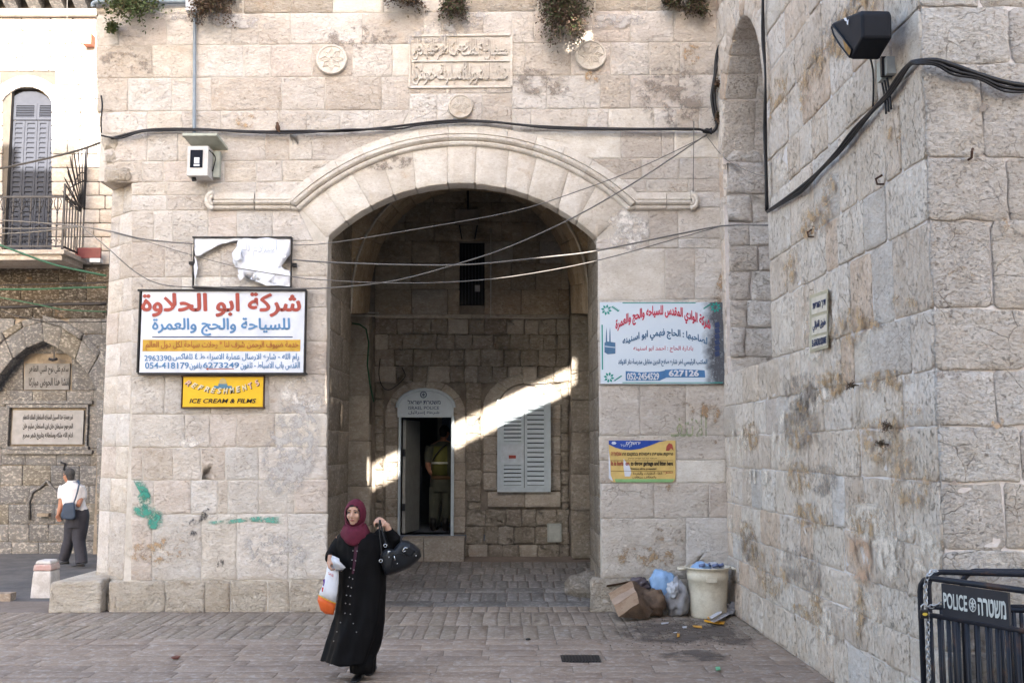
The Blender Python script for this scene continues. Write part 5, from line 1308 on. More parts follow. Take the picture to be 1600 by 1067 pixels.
# ================================================================== BIRD
bd = empty('bird', at(434, 205, FY-.08), 'small brown bird perched on the black cable left of the arch', 'bird')
bb = P_('brown_feathers', (.10,.055,.035), .8); Bc = at(434, 199, FY-.08)
mb = MB(); mb.loft([[Bc+Vector(((r*math.cos(a))+.0+dx, r*math.sin(a), dz)) for a in [2*math.pi*i/10 for i in range(10)]] for r, dz, dx in ((.004,-.10,.03),(.012,-.06,.02),(.028,-.035,.006),(.034,-.005,0),(.028,.02,-.002),(.018,.036,-.004),(.020,.048,-.006),(.016,.062,-.008),(.004,.07,-.008))])
mb.build('body', bb, bd, True); mb = MB(); mb.tube([Bc+Vector((-.02,-.01,.05)), Bc+Vector((-.036,-.016,.048))], [.004,.001], 5); mb.build('beak', blackf, bd)

# ================================================================== RUBBISH BY THE RIGHT PIER
def ringz(c, r, z, n=24, sx=1): return [(c[0]+r*sx*math.cos(2*math.pi*i/n), c[1]+r*math.sin(2*math.pi*i/n), z) for i in range(n)]
bc = atz(1101, 958, 0); bc = (bc.x, 12.72)
bin_ = empty('rubbish_bin', (bc[0], bc[1], 0), 'dirty cream plastic bin full of bags in the corner by the side wall', 'bin')
cp_ = mottled('dirty_cream_plastic', (.66,.61,.50), (.50,.44,.34), 5, .5, .7, rough=.5, bump=.1)
k = .25; Hb = .60
RR = [(0,.205),(.02,.215),(.30,.232),(.44,.240),(.445,.248),(.52,.252),(.525,.246),(.58,.252),(.585,.278),(Hb,.280),(Hb,.262),(.55,.245),(.30,.225)]
o = MB(); o.loft([ringz(bc, r*1.0, z) for z, r in RR], False); o.f.append(tuple(reversed(range(24)))); o.build('bin_body', cp_, bin_, True).data.polygons[0].use_smooth = True
for s in (-1, 1):
    x = bc[0]+s*.27; MB().tube([(x,bc[1]-.07,.585),(x+s*.075,bc[1]-.07,.575),(x+s*.085,bc[1],.57),(x+s*.075,bc[1]+.07,.575),(x,bc[1]+.07,.585)], .018, 6).build('handle', cp_, bin_, True)
MB().box(bc[0]-.06,bc[0]+.06,bc[1]-.268,bc[1]-.24,.44,.50).build('label_plate', cp_, bin_)
def crumple(c, rx, ry, rz, seed, mat, name, label, cat, amp=.25, parent=None, tie=False, sc=4.0, rot=0):
    bm = bmesh.new(); bmesh.ops.create_icosphere(bm, subdivisions=4, radius=1)
    off = Vector((seed*3.7, seed*1.3, seed*2.1))
    for v in bm.verts:
        n = v.co.normalized(); d = 1 + amp*(noise.noise(n*sc*.5+off)*.9 + abs(noise.noise(n*sc+off))*-.6 + .25*abs(noise.noise(n*sc*2.4+off)))
        q = Vector((n.x*rx, n.y*ry, n.z*rz))*d
        if tie and n.z > .75: q.z += (n.z-.75)*rz*1.2; q.x *= .7; q.y *= .7
        q = Matrix.Rotation(rot, 3, 'Y') @ q
        q.z = max(q.z, -rz*.93 if not rot else -99); v.co = q
    me = bpy.data.meshes.new(name); bm.to_mesh(me); bm.free()
    o = link(name, me, mat, parent, c, True)
    if parent is None: tag(o, label, cat)
    return o
bagw = P_('dirty_white_bag', (.48,.50,.55), .35, var=.12); bagb = P_('pale_blue_bag', (.26,.42,.66), .3, var=.1); baggrey = P_('grey_translucent_bag', (.36,.36,.38), .3, var=.2)
crumple((bc[0]-.09,bc[1]-.04,.57), .13,.12,.09, 3, bagb, 'rubbish_bag', 'blue-white bag on top of the bin, left', 'bag'); crumple((bc[0]+.08,bc[1]+.02,.57), .12,.12,.08, 5, bagw, 'rubbish_bag', 'crumpled white bag on top of the bin, right', 'bag')
BLAB = ['leftmost blue bottle among the bags in the bin','second blue bottle from the left in the bin','third blue bottle from the left in the bin','rightmost blue bottle among the bags in the bin']
for i in range(4): tag(MB().tube([(bc[0]-.12+i*.08, bc[1]-.12+.03*(i%2), .615), (bc[0]-.06+i*.08, bc[1]-.15+.05*(i%2), .635)], .022, 10).build('plastic_bottle', P_('blue_bottle_plastic', (.16,.20,.34), .25), None, True), BLAB[i], 'bottle', 'bottles in the bin')
p = atz(1058, 962, 0); crumple((p.x, 12.75, .20), .15,.14,.22, 8, baggrey, 'rubbish_bag', 'grey knotted rubbish bag on the ground left of the bin', 'bag', tie=True, amp=.35)
crumple((at(1037,930,12.9).x, 12.88, .34), .17,.13,.22, 11, bagb, 'rubbish_bag', 'pale blue rubbish bag leaning between the carton and the grey bag', 'bag', rot=R(-22), amp=.22)
crumple((at(1050,932,12.7).x, 12.62, .33), .07,.06,.10, 13, bagw, 'rubbish_bag', 'small white bag lying on top of the grey knotted bag', 'bag', amp=.45)
# cardboard box, tilted and split
cb = mottled('brown_cardboard', (.34,.235,.16), (.27,.175,.115), 6, .45, .6, rough=.85, bump=.15); cbd = mottled('wet_cardboard', (.19,.125,.085), (.10,.07,.05), 4, .4, .6, rough=.8); tape = P_('glossy_parcel_tape', (.42,.31,.24), .25)
def cpt(x, y, Y): return at(x, y, Y)
V1 = dict(a=cpt(950,927,12.75), b=cpt(987,906,12.80), c=cpt(999,941,12.35), d=cpt(966,964,12.3), e=cpt(1020,913,12.95), f=cpt(1028,945,12.7), g=cpt(1013,964,12.45))
kk = list(V1); box_ = empty('cardboard_box', (V1['d'].x, 12.5, 0), 'crumpled brown cardboard box tipped on its corner against the right pier', 'box')
def quadm(name, keys, mat):
    pts = [V1[k] for k in keys]
    bm = bmesh.new(); vs = [bm.verts.new(p) for p in pts]; bm.faces.new(vs); bmesh.ops.triangulate(bm, faces=bm.faces[:]) if len(keys) > 4 else None
    bmesh.ops.subdivide_edges(bm, edges=bm.edges[:], cuts=7, use_grid_fill=True)
    for v in bm.verts: v.co += Vector((1,1,1))*.022*noise.noise(v.co*9)+Vector((0,-.012*abs(noise.noise(v.co*14)),0))
    me = bpy.data.meshes.new(name); bm.to_mesh(me); bm.free(); o = link(name, me, mat, box_, None, False); md = o.modifiers.new('board', 'SOLIDIFY'); md.thickness = .006; return o
V1['h'] = cpt(958,940,13.0); V1['i'] = cpt(1018,960,13.0)
quadm('carton_side', 'adcb', cb); quadm('carton_end', 'bcgf', cbd); quadm('carton_flap', 'bfe', cbd); quadm('carton_bottom', 'dgc', cbd); 
V1['s'] = V1['a'].lerp(V1['d'], .28)+Vector((0,-.012,0)); V1['t'] = V1['b'].lerp(V1['c'], .28)+Vector((0,-.012,0)); V1['u'] = V1['a'].lerp(V1['d'], .52)+Vector((0,-.012,0)); V1['v'] = V1['b'].lerp(V1['c'], .52)+Vector((0,-.012,0))
quadm('parcel_tape', 'suvt', tape)
crumple((V1['f'].x-.05, 12.7, .17), .16,.14,.17, 17, cbd, 'carton_lump', '', '', parent=box_, amp=.3)
crumple((V1['b'].x+.1, 12.85, .36), .12,.06,.10, 19, P_('dark_plastic_film', (.10,.08,.09), .25), 'plastic_film', '', '', parent=box_, amp=.5)
tag(fixn(MB().prism([atz(951,952,0)+Vector((-.02,.45,0)), atz(960,952,0)+Vector((.2,.45,0)), cpt(985,907,13.02), cpt(948,914,13.02)], (0,.02,0)).build('cardboard_sheet', cbd)), 'dark cardboard sheet standing behind the tipped carton', 'cardboard')
# litter on the ground
org = P_('orange_wrapper', (.70,.33,.03), .4); whp = P_('white_paper', (.62,.62,.66), .5)
def scrap(pts, z, mat, label, name='litter_scrap', cat='litter', group=None):
    g = random.Random(int(pts[0][0])); vs = [atz(x, y, z*(.4+g.random())) for x, y in pts]
    o = mesh(name, vs, [tuple(range(len(vs)))], mat); md = o.modifiers.new('t', 'SOLIDIFY'); md.thickness = .006; return tag(o, label, cat, group)
scrap([(1110,970),(1146,951),(1151,954),(1116,972)], .06, whp, 'long white card strip lying at the foot of the side wall')
scrap([(1108,964),(1127,953),(1128,957),(1112,967)], .09, whp, 'short white paper piece behind the long white strip')
scrap([(1100,968),(1113,971),(1133,971),(1131,975),(1118,974),(1101,971)], .02, org, 'flattened orange wrapper in front of the white strip')
scrap([(1082,977),(1096,978),(1097,981),(1084,979)], .02, org, 'small orange strip lying left of the wrapper'); scrap([(1058,990),(1062,990),(1062,994),(1058,995)], .02, org, 'tiny orange scrap nearest to the drain side')
scrap([(1106,962),(1111,965),(1108,967),(1105,965)], .03, org, 'tiny orange scrap tucked under the white paper')
scrap([(1033,973),(1045,972),(1044,974),(1034,975)], .01, whp, 'thin white scrap in front of the grey bag'); scrap([(1066,979),(1073,978),(1073,981),(1067,981)], .01, whp, 'tiny white scrap between carton and orange strip')
scrap([(1052,988),(1058,987),(1057,989)], .01, whp, 'tiny white scrap beside the tiny orange one'); scrap([(1118,1042),(1125,1042),(1126,1046),(1119,1047)], .02, P_('green_scrap', (.12,.45,.25), .5), 'small green scrap alone on the open paving')
scrap([(917,906),(923,905),(923,908),(917,909)], .02, whp, 'small white scrap by the foot of the passage jamb')
crumple((atz(1143,962,0).x, atz(1143,962,0).y, .08), .09,.08,.09, 23, baggrey, 'crumpled_film', 'crumpled clear plastic film against the side wall foot', 'litter', amp=.5)
c = atz(825, 1000, 0); crumple((c.x, c.y, .012), .028,.025,.014, 29, P_('dark_dropping', (.03,.028,.025), .8), 'dark_pebble', 'small dark lump on the paving in front of the gate', 'litter')
g0 = random.Random(77); dirt = MB()
for i in range(900):
    px, py = g0.gauss(1085, 60), 985+abs(g0.gauss(0, 16))*g0.choice((1,-.8)); 
    if px > 1180 or py < 962: continue
    q = atz(px, py, .004); 
    if q.x > 2.66: continue
    r = g0.uniform(.003,.013); k_ = len(dirt.v); dirt.v += [q+Vector((-r,0,0)), q+Vector((0,-r,.002)), q+Vector((r,0,0)), q+Vector((0,r*.8,r*.7))]; dirt.f += [(k_,k_+1,k_+2,k_+3)]
tag(dirt.build('dirt_crumbs', P_('dark_dirt', (.10,.075,.055), .95, var=.3)), 'scattered dark dirt crumbs around the rubbish', 'dirt', kind='stuff')
def stain(fr, pts, name, mat, parent, n=.009): return mark(pts, name, mat, n, fr, parent)
stm = spray('dark_ground_stain', (.12,.095,.08), .50, 2.5); stm2 = spray('brown_wall_stain', (.36,.24,.14), .56, 6)
stain(GF, [tuple(p) for p in ((930,985),(1000,968),(1100,966),(1150,975),(1190,1000),(1170,1012),(1080,1008),(980,1004))], 'ground_stain', stm, pavement, .010)
stain(GF, [(1020,1022),(1090,1014),(1150,1020),(1140,1034),(1070,1036),(1025,1030)], 'ground_stain', stm, pavement, .011)
for (x, y, rx, ry) in ((1045,835,34,16),(1070,640,22,14),(1110,640,20,30),(1048,762,10,8),(1115,690,6,5),(1095,712,6,5),(1120,470,8,60)): stain(FF, blob(x, y, rx, ry, 10), 'wall_stain', stm2, gate, .014)
# guard stone by the right jamb
o = crumple((atz(910,893,.08).x, 14.25, .13), .40,.28,.24, 31, M['inner'], 'guard_stone', 'low dark boulder lying against the right jamb in the passage', 'stone', amp=.18)
# floor grate
gr = empty('drain_grate', atz(907, 1028, 0), 'dark iron drain grate set in the paving', 'grate')
q = [atz(x, y, .006) for x, y in ((878,1034),(940,1034),(939,1023),(880,1023))]; x0, x1, y0, y1 = q[0].x, q[1].x, q[0].y, q[2].y
MB().box(x0, x1, y0, y1, -.01, .008).build('grate_frame', blackf, gr)
for i in range(12): xx = x0+.02+(x1-x0-.04)*i/11; MB().box(xx-.006, xx+.006, y0+.01, y1-.01, .008, .014).build('grate_bar', iron, gr)
MB().box(x1+.005, x1+.02, y0-.01, y1+.01, -.01, .009).build('grate_edge', M['pave'], gr); 
# bollard and bench block on the left
b0, b1 = atz(46, 934, 0), atz(79, 934, 0); Yb_ = b0.y
sb = empty('stone_bollard', ((b0.x+b1.x)/2, Yb_+.15, 0), 'square stone bollard with a faded red band, far left', 'bollard')
def tap(x0, x1, y0, y1, z0, z1, ins=.02):
    return [[(x0,y0,z0),(x1,y0,z0),(x1,y1,z0),(x0,y1,z0)], [(x0+ins,y0+ins,z1),(x1-ins,y0+ins,z1),(x1-ins,y1-ins,z1),(x0+ins,y1-ins,z1)]]
whs = mottled('whitewashed_stone', (.56,.54,.53), (.42,.39,.37), 5, rough=.9); reds = mottled('faded_red_paint_on_stone', (.42,.27,.25), (.50,.42,.39), 7, rough=.9)
def bv(o, w=.02): md = o.modifiers.new('b', 'BEVEL'); md.width = w; md.segments = 2; md.limit_method = 'ANGLE'; return o
bv(MB().loft(tap(b0.x, b1.x, Yb_, Yb_+.33, -.02, .36)).build('post', whs, sb)); bv(MB().loft(tap(b0.x+.012, b1.x-.012, Yb_+.012, Yb_+.318, .362, .45, .015)).build('painted_band', reds, sb)); bv(MB().loft(tap(b0.x+.03, b1.x-.03, Yb_+.03, Yb_+.3, .45, .50, .02)).build('cap', whs, sb))
c0, c1 = atz(74, 957, 0), atz(150, 957, 0)
bb_ = MB().loft([[(c0.x,c0.y,-.02),(c1.x+.05,c0.y,-.02),(c1.x+.05,c0.y+1.2,-.02),(c0.x+.15,c0.y+1.2,-.02)],[(c0.x+.01,c0.y+.01,.37),(c1.x+.05,c0.y+.01,.40),(c1.x+.05,c0.y+1.2,.42),(c0.x+.16,c0.y+1.18,.40)]]).build('stone_bench', M['base']); bv(bb_, .03)
tag(bb_, 'rough stone bench block built against the left foot of the gatehouse', 'bench')
# leaf on the ground and small scraps, foreground
scrap([(267,1027),(275,1024),(282,1025),(278,1029),(270,1029)], .02, P_('dead_leaf', (.16,.05,.035), .7), 'single reddish dead leaf on the left foreground paving', 'dead_leaf', 'leaf')

# ================================================================== POLICE BARRIERS
bm_ = mottled('worn_black_barrier_paint', (.016,.018,.026), (.075,.04,.028), 6, .56, .68, rough=.4, bump=.1); pnl = P_('barrier_panel', (.02,.022,.032), .4)
chainm = P_('galvanised_chain', (.55,.56,.58), .3, .9, var=.1)
def barrier(P0, P1, H, label, panel=None, n=15, r=.019):
    P0, P1 = Vector(P0), Vector(P1); d = (P1-P0).normalized(); up = Vector((0,0,1)); root = empty('crowd_barrier', P0, label, 'barrier', 'police barriers stacked by the near wall')
    L = (P1-P0).length; rr = .09; pts = [P0+up*.02]
    pts += [P0+up*(H-rr)]+[P0+d*rr*(1-math.cos(R(a)))+up*(H-rr+rr*math.sin(R(a))) for a in (25,50,75)]+[P0+d*rr+up*H, P1-d*rr+up*H]+[P1-d*rr*(1-math.cos(R(a)))+up*(H-rr+rr*math.sin(R(a))) for a in (75,50,25)]+[P1+up*(H-rr), P1+up*.02]
    MB().tube(pts, r, 8).build('outer_frame', bm_, root, True); z2 = H-.225
    MB().tube([P0+up*z2, P1+up*z2], r*.85, 8).build('middle_rail', bm_, root, True); MB().tube([P0+up*.12, P1+up*.12], r*.85, 8).build('bottom_rail', bm_, root, True)
    me = None
    for i in range(1, n):
        c = P0+d*(L*i/n)
        if me is None:
            o = MB().tube([c+up*.12, c+up*(z2)], r*.7, 6).build('bar', bm_, root, True); me = o.data; ref = c.copy(); ol = o.location.copy()
        else: o2 = bpy.data.objects.new('bar', me); COL.objects.link(o2); o2.parent = root; o2.location = ol+(c-ref)
    for q in (P0+d*.25, P1-d*.25):
        pe = Vector((-d.y, d.x, 0)); MB().tube([q+pe*.25+up*.02, q+up*.10, q-pe*.25+up*.02], r*.8, 6).build('foot', bm_, root, True)
    return root, d, up
Pa, Pb = at(1437,904,6.55), at(1600,927,5.92); Pa.z = Pb.z = 0; dd = (Pb-Pa).normalized(); H1 = 1.23
b1_, d1, up = barrier(Pa, Pa+dd*2.0, H1, 'front black crowd barrier with a police panel and chained corner', n=30)
u0, u1 = .20, .20+.50
nrm = Vector((d1.y, -d1.x, 0)); 
if nrm.y > 0: nrm = -nrm
lo, hi = H1-.222, H1-.022
uA = (at(1473,930,6.4)-Pa).dot(d1); uB = (at(1577,950,6.0)-Pa).dot(d1)
PN = fixn(MB().prism([Pa+d1*u+up*z+nrm*.012 for u, z in ((uA,lo),(uB,lo),(uB,hi),(uA,hi))], nrm*-.02).build('police_panel', pnl, b1_))
def bf(ua, ub, z0, z1): return lambda u, v: Pa+d1*(ua+(ub-ua)*u)+up*(z0+(z1-z0)*v)+nrm*.0135
w_ = uB-uA; wl = P_('worn_white_lettering', (.62,.64,.62), .5)
words('POLICE', bf(uA+.03*w_, uA+.40*w_, lo+.055, hi-.05), wl, PN, bold=.03, nrm=nrm); words('משטרה'[::-1], bf(uA+.56*w_, uA+.97*w_, lo+.045, hi-.05), wl, PN, bold=.04, nrm=nrm)
cc = Pa+d1*(uA+.48*w_)+up*((lo+hi)/2)+nrm*.0135
MB().tube([cc+d1*.022*math.cos(R(a))+up*.038*math.sin(R(a)) for a in range(0,361,30)], .004, 4, False).build('crest', wl, PN)
mb = MB()
for i in range(3): v_ = d1*.016*math.cos(R(60*i+90))+up*.028*math.sin(R(60*i+90)); mb.bar(cc-v_, cc+v_, .006, .003, nrm)
mb.build('crest_star', wl, PN)
Pc = at(1450,894,6.78); Pc.z = 0; b2_, d2, _ = barrier(Pc, Pc+Vector((.965,-.26,0))*2.0, 1.235, 'second black crowd barrier pressed behind the front one', n=28)
Pd = at(1503,896,6.80); Pd.z = 0; b3_, d3, _ = barrier(Pd, Pd+Vector((.995,-.06,0))*1.6, 1.235, 'third crowd barrier, dark blue, standing square behind the others', n=22)
tag(MB().tube([at(1508,895,6.72),at(1530,896,6.70)], .012, 8).build('red_rod', P_('red_tube', (.35,.03,.05), .4), None, True), 'short red tube lying on the third barrier rail', 'tube')
# chain and padlock
ch = empty('steel_chain', at(1447,915,6.5), 'bright steel chain looped round the barrier corner and hanging down', 'chain')
def chain(pts, parent, L=.036):
    P = [Vector(p) for p in pts]; seg = []; 
    for a, b in zip(P, P[1:]):
        n = max(1, round((b-a).length/(L*.78)))
        for i in range(n): seg.append((a.lerp(b, i/n), a.lerp(b, (i+1)/n)))
    me = None
    for i, (a, b) in enumerate(seg):
        t = (b-a).normalized(); x = t.cross(Vector((0,1,0))); x = x.normalized() if x.length > .1 else Vector((1,0,0)); y = t.cross(x); s = x if i % 2 else (y*.9+x*.45).normalized(); m = (a+b)/2
        MB().tube([m+t*(L*.55)*math.cos(R(q))+s*.0105*math.sin(R(q))*1.1 for q in range(0,361,40)], .0037, 5, False).build('chain_link', chainm, parent, True)
chain([at(1465,892,6.42),at(1457,891,6.45),at(1450,899,6.42),at(1446,912,6.45),at(1446,930,6.45),at(1447,945,6.44)], ch); chain([at(1447,948,6.44),at(1458,947,6.4),at(1467,943,6.38),at(1473,943,6.4)], ch)
chain([at(1449,955,6.44),at(1450,980,6.44),at(1449,1010,6.44),at(1451,1040,6.44),at(1451,1062,6.44)], ch)
pl = empty('padlock', at(1444,957,6.4), 'black padlock with a yellow badge on the barrier chain', 'padlock')
c = at(1444,958,6.39); bv(MB().box(c.x-.026,c.x+.026,c.y-.012,c.y+.012,c.z-.03,c.z+.024).build('lock_body', P_('lock_black', (.015,.015,.017), .3), pl), .008)
MB().tube([c+Vector((-.016,0,.02)), c+Vector((-.016,0,.045)), c+Vector((0,0,.058)), c+Vector((.016,0,.045)), c+Vector((.016,0,.02))], .005, 6).build('shackle', chainm, pl, True)
mesh('badge', [c+Vector((.016*math.cos(R(a)), -.0135, .009*math.sin(R(a))-.002)) for a in range(0,360,30)], [tuple(range(12))], P_('lock_yellow', (.75,.55,.08), .4), pl)

# ================================================================== CEMENT SMEARS OVER JOINTS
smr = spray('cement_smear', (.74,.70,.66), .52, 3); smg = spray('grey_cement_smear', (.46,.44,.43), .52, 5); ocs = spray('ochre_crust', (.40,.27,.15), .55, 9); grs = spray('dark_weathering', (.25,.21,.18), .55, 7)
sg_ = random.Random(91); smg2 = spray('pale_beige_smear', (.70,.63,.55), .54, 4)
for i in range(46):
    u, v = sg_.uniform(.2, RL-.2), sg_.choice(zc[1:14])+sg_.uniform(-.1,.1)
    if nu0-.3 < u < nu1+.3 and v > 2.6: continue
    rx, ry = sg_.uniform(.3,.8), sg_.uniform(.08,.3); k = 14
    vs = [RW.P(u+rx*math.cos(2*math.pi*j/k), v+ry*math.sin(2*math.pi*j/k), .020+.0006*i) for j in range(k)]+[RW.P(u+.6*rx*math.cos(2*math.pi*j/k), v+.6*ry*math.sin(2*math.pi*j/k), .020+.0006*i) for j in range(k)]+[RW.P(u, v, .020+.0006*i)]
    o = mesh('wall_smear', vs, [(j, (j+1) % k, k+(j+1) % k, k+j) for j in range(k)]+[(k+j, k+(j+1) % k, 2*k) for j in range(k)], (smg2, ocs, grs, ocs)[i % 4], rwall)
    at_ = o.data.attributes.new('edge', 'FLOAT', 'POINT')
    for j in range(len(vs)): at_.data[j].value = 0 if j < k else 1
for i, (x, y, rx, ry, m) in enumerate(((455,700,50,90,smg),(470,620,40,40,smr),(300,690,24,10,smr),(240,690,20,16,smr),(430,860,60,30,smg),(600,255,60,14,grs),(560,60,70,22,grs),(840,130,60,25,grs),(1050,150,60,60,grs),(200,100,50,20,grs),(1000,560,40,16,ocs),(250,860,60,24,ocs),(1010,870,60,20,ocs),(385,190,20,14,ocs),(1080,85,16,22,ocs),(925,122,14,14,ocs),(980,360,40,40,smr),(700,45,80,20,smg),(330,30,120,14,smg),(960,35,60,14,smg))):
    mark(blob(x, y, rx, ry, sg_.uniform(-20,20)), 'wall_smear', m, .012+.0007*i)

mark([(1329,832),(1352,836),(1366,842),(1372,880),(1372,922),(1350,915),(1334,905),(1330,870)], 'ochre_stone_face', spray('ochre_brown_stone', (.48,.32,.22), .49, 4), .034, RW, rwall)
mark([(1268,925),(1278,910),(1290,920),(1292,960),(1284,1010),(1274,1000)], 'wall_smear', ocs, .030, RW, rwall); mark([(1345,890),(1362,950),(1356,1010),(1342,1000),(1340,940)], 'wall_smear', ocs, .031, RW, rwall)
for i, (x, y, rx, ry) in enumerate(((1395,600,26,14),(1360,505,26,12),(1420,470,26,14),(1300,300,14,30),(1260,150,10,30),(1390,30,20,10),(1430,640,20,16),(1240,420,14,40),(1405,210,14,20),(1310,600,30,10))): mark(blob(x, y, rx, ry, 10), 'wall_smear', ocs, .032+.0005*i, RW, rwall)
for i, (x, y, rx, ry) in enumerate(((1562,355,14,16),(1520,170,30,10),(1500,430,26,9),(1480,585,26,12),(1555,660,12,12),(1500,755,24,8))): mark(blob(x, y, rx, ry), 'wall_smear', (ocs, grs)[i%2], .032+.0005*i, NF, rwall)
# ================================================================== PEOPLE
def solid(name, mb, mats, parent, voxel=.006, it=3, region=None, fac=.5):
    me = bpy.data.meshes.new(name); me.from_pydata([tuple(v) for v in mb.v], [], mb.f); me.update()
    bm = bmesh.new(); bm.from_mesh(me); bmesh.ops.recalc_face_normals(bm, faces=bm.faces); bm.to_mesh(me); bm.free()
    o = bpy.data.objects.new('tmp', me); TS.collection.objects.link(o)
    md = o.modifiers.new('r', 'REMESH'); md.mode = 'VOXEL'; md.voxel_size = voxel; md.adaptivity = 0
    if it: s = o.modifiers.new('s', 'SMOOTH'); s.iterations = it; s.factor = fac
    TVL.update()
    m2 = bpy.data.meshes.new_from_object(o.evaluated_get(TVL.depsgraph))
    bpy.data.objects.remove(o); bpy.data.meshes.remove(me)
    vs = [v.co.copy() for v in m2.vertices]; c = sum(vs, Vector())/len(vs)
    for v in m2.vertices: v.co -= c
    m2.name = name; m2.materials.clear()
    ob = link(name, m2, mats, parent, c, True)
    if region:
        for p in m2.polygons: p.material_index = region(p.center + c)
    return ob
def limb(mb, pts, rs, n=12): mb.tube(pts, rs, n)
def hand(mb, wrist, d, side, nrm, s=1.0, curl=1.0, thumb=1):
    """d: pointing direction, side: towards the thumb, nrm: palm direction (fingers curl to it)"""
    d, side, nrm = Vector(d).normalized(), Vector(side).normalized(), Vector(nrm).normalized()
    p0 = Vector(wrist); pc = p0 + d*.045*s
    m = Matrix((side, nrm, d)).transposed()
    mb.ball(pc, .038*s, .016*s, .052*s, 12, 8, m); mb.tube([p0-d*.03*s, p0+d*.02*s], [.024*s, .026*s], 10)
    for i, (off, ln, st) in enumerate(((.028,.070,.088),(.0095,.078,.092),(-.0095,.073,.089),(-.028,.058,.080))):
        b = p0 + side*off*s + d*st*s*.9; pts = [b-d*.02*s, b]; a = 0; q = b
        for j, f in enumerate((.45,.32,.25)):
            a += curl*R((38,55,40)[j]); q = q + (d*math.cos(a)+nrm*math.sin(a))*ln*f*s; pts.append(q)
        mb.tube(pts, [.0095*s,.0092*s,.0088*s,.008*s,.0062*s], 8)
    b = p0 + side*.026*s + d*.022*s; t1 = b+(side*.8+d*.7+nrm*.35).normalized()*.036*s; t2 = t1+(d*.8+nrm*.7*curl+side*.1).normalized()*.030*s
    mb.tube([p0+d*.01*s, b, t1, t2], [.013*s,.0125*s,.0105*s,.0075*s], 8)
def head_mb(mb, C, yaw=0.0, s=1.0, pitchd=0.0, neck_to=None):
    Rm = Matrix.Rotation(yaw, 3, 'Z') @ Matrix.Rotation(pitchd, 3, 'X')
    L = lambda x, y, z: C + Rm @ (Vector((x, y, z))*s)        # face looks to -y
    mb.ball(L(0,.012,.025), .076*s, .094*s, .088*s, 20, 14, Rm); mb.ball(L(0,-.018,-.035), .060*s, .070*s, .078*s, 18, 12, Rm)
    mb.ball(L(0,-.055,-.088), .030*s, .026*s, .022*s, 12, 8, Rm)
    for q in (-1, 1): mb.ball(L(q*.034,-.060,-.028), .026*s, .024*s, .028*s, 10, 8, Rm); mb.ball(L(q*.076,.015,-.012), .009*s, .018*s, .030*s, 8, 6, Rm)
    mb.tube([L(0,-.078,.012), L(0,-.094,-.012), L(0,-.104,-.030)], [.008*s,.010*s,.0135*s], 8); mb.ball(L(0,-.098,-.034), .016*s, .012*s, .009*s, 8, 6, Rm)
    for q in (-1, 1): mb.ball(L(q*.031,-.074,.024), .022*s, .012*s, .009*s, 8, 6, Rm)
    mb.ball(L(0,-.082,-.060), .023*s, .011*s, .010*s, 10, 6, Rm)
    if neck_to is not None: mb.tube([L(0,.02,-.05), neck_to], [.050*s,.056*s], 14)
    return L, Rm
def head_parts(L, Rm, C, s, parent, skinm, eyes=True):
    inv = Rm.inverted(); dark = P_('brow_brown', (.035,.022,.017), .8); lip = P_('lips', (.33,.13,.11), .5); ew = P_('eye_white', (.45,.42,.40), .3); iris = P_('iris_brown', (.03,.018,.012), .2)
    for q in (-1, 1):
        MB().tube([L(q*.014,-.0865,.026), L(q*.030,-.0865,.031), L(q*.048,-.073,.025)], [.003*s,.0036*s,.0018*s], 6).build('eyebrow', dark, parent, True)
        e = MB(); e.ball(L(q*.031,-.0745,.006), .0145*s, .009*s, .0058*s, 10, 6, Rm); e.build('eye', ew, parent, True)
        e = MB(); e.ball(L(q*.031-.001,-.0815,.006), .0058*s, .0035*s, .0053*s, 8, 6, Rm); e.build('iris', iris, parent, True)
        MB().tube([L(q*.017,-.0785,.006), L(q*.031,-.0840,.0135), L(q*.046,-.0735,.005)], .0022*s, 6).build('eyelid', dark, parent, True)
    MB().tube([L(-.020,-.0885,-.060), L(-.007,-.0935,-.0565), L(.007,-.0935,-.0565), L(.020,-.0885,-.060)], [.002*s,.0045*s,.0045*s,.002*s], 6).build('lips', lip, parent, True)
    MB().tube([L(-.016,-.0885,-.0625), L(0,-.0935,-.0665), L(.016,-.0885,-.0625)], [.002*s,.005*s,.002*s], 6).build('lips', lip, parent, True)
skin = plain('warm_skin', (.50,.29,.21), .55, var=.06); skin.node_tree.nodes['Principled BSDF'].inputs['Subsurface Weight'].default_value = .08; skin.node_tree.nodes['Principled BSDF'].inputs['Subsurface Radius'].default_value = (.02,.008,.004)
tan = plain('tanned_skin', (.33,.16,.105), .55, var=.06)
# ---------------------------------------------------------------- woman
WY = 9.30
Wp = lambda x, y, d=0: at(x, y, WY+d)
woman = empty('person', (Wp(560,1060).x, WY, 0), 'woman in a long black robe and burgundy headscarf walking with a handbag on her shoulder', 'person')
HC = Wp(555, 800, -.02); HC.y = WY-.03
mb = MB()
L, Rm = head_mb(mb, HC, R(-9), .98, R(3), Wp(556,838,.03))
mb.loft([[Wp(cx,y)+Vector((w*math.cos(a),dp*math.sin(a)+.03,0)) for a in [2*math.pi*i/16 for i in range(16)]] for cx, y, w, dp in ((557,832,.06,.055),(559,838,.15,.09),(560,850,.17,.11),(561,885,.14,.11),(562,915,.13,.11),(564,940,.15,.12),(564,960,.14,.12))])
# right arm (viewer's left) down to the plastic bag
limb(mb, [Wp(533,841,.03), Wp(522,862,.04), Wp(518,876,.0)-Vector((0,.02,0)), Wp(515,879,-.12)], [.05,.042,.036,.026]); 
wr = Wp(516,872,-.13); hand(mb, wr, (-.05,-.35,-.9), (.4,-.9,.1), (.9,.35,-.2), .95, 1.15)
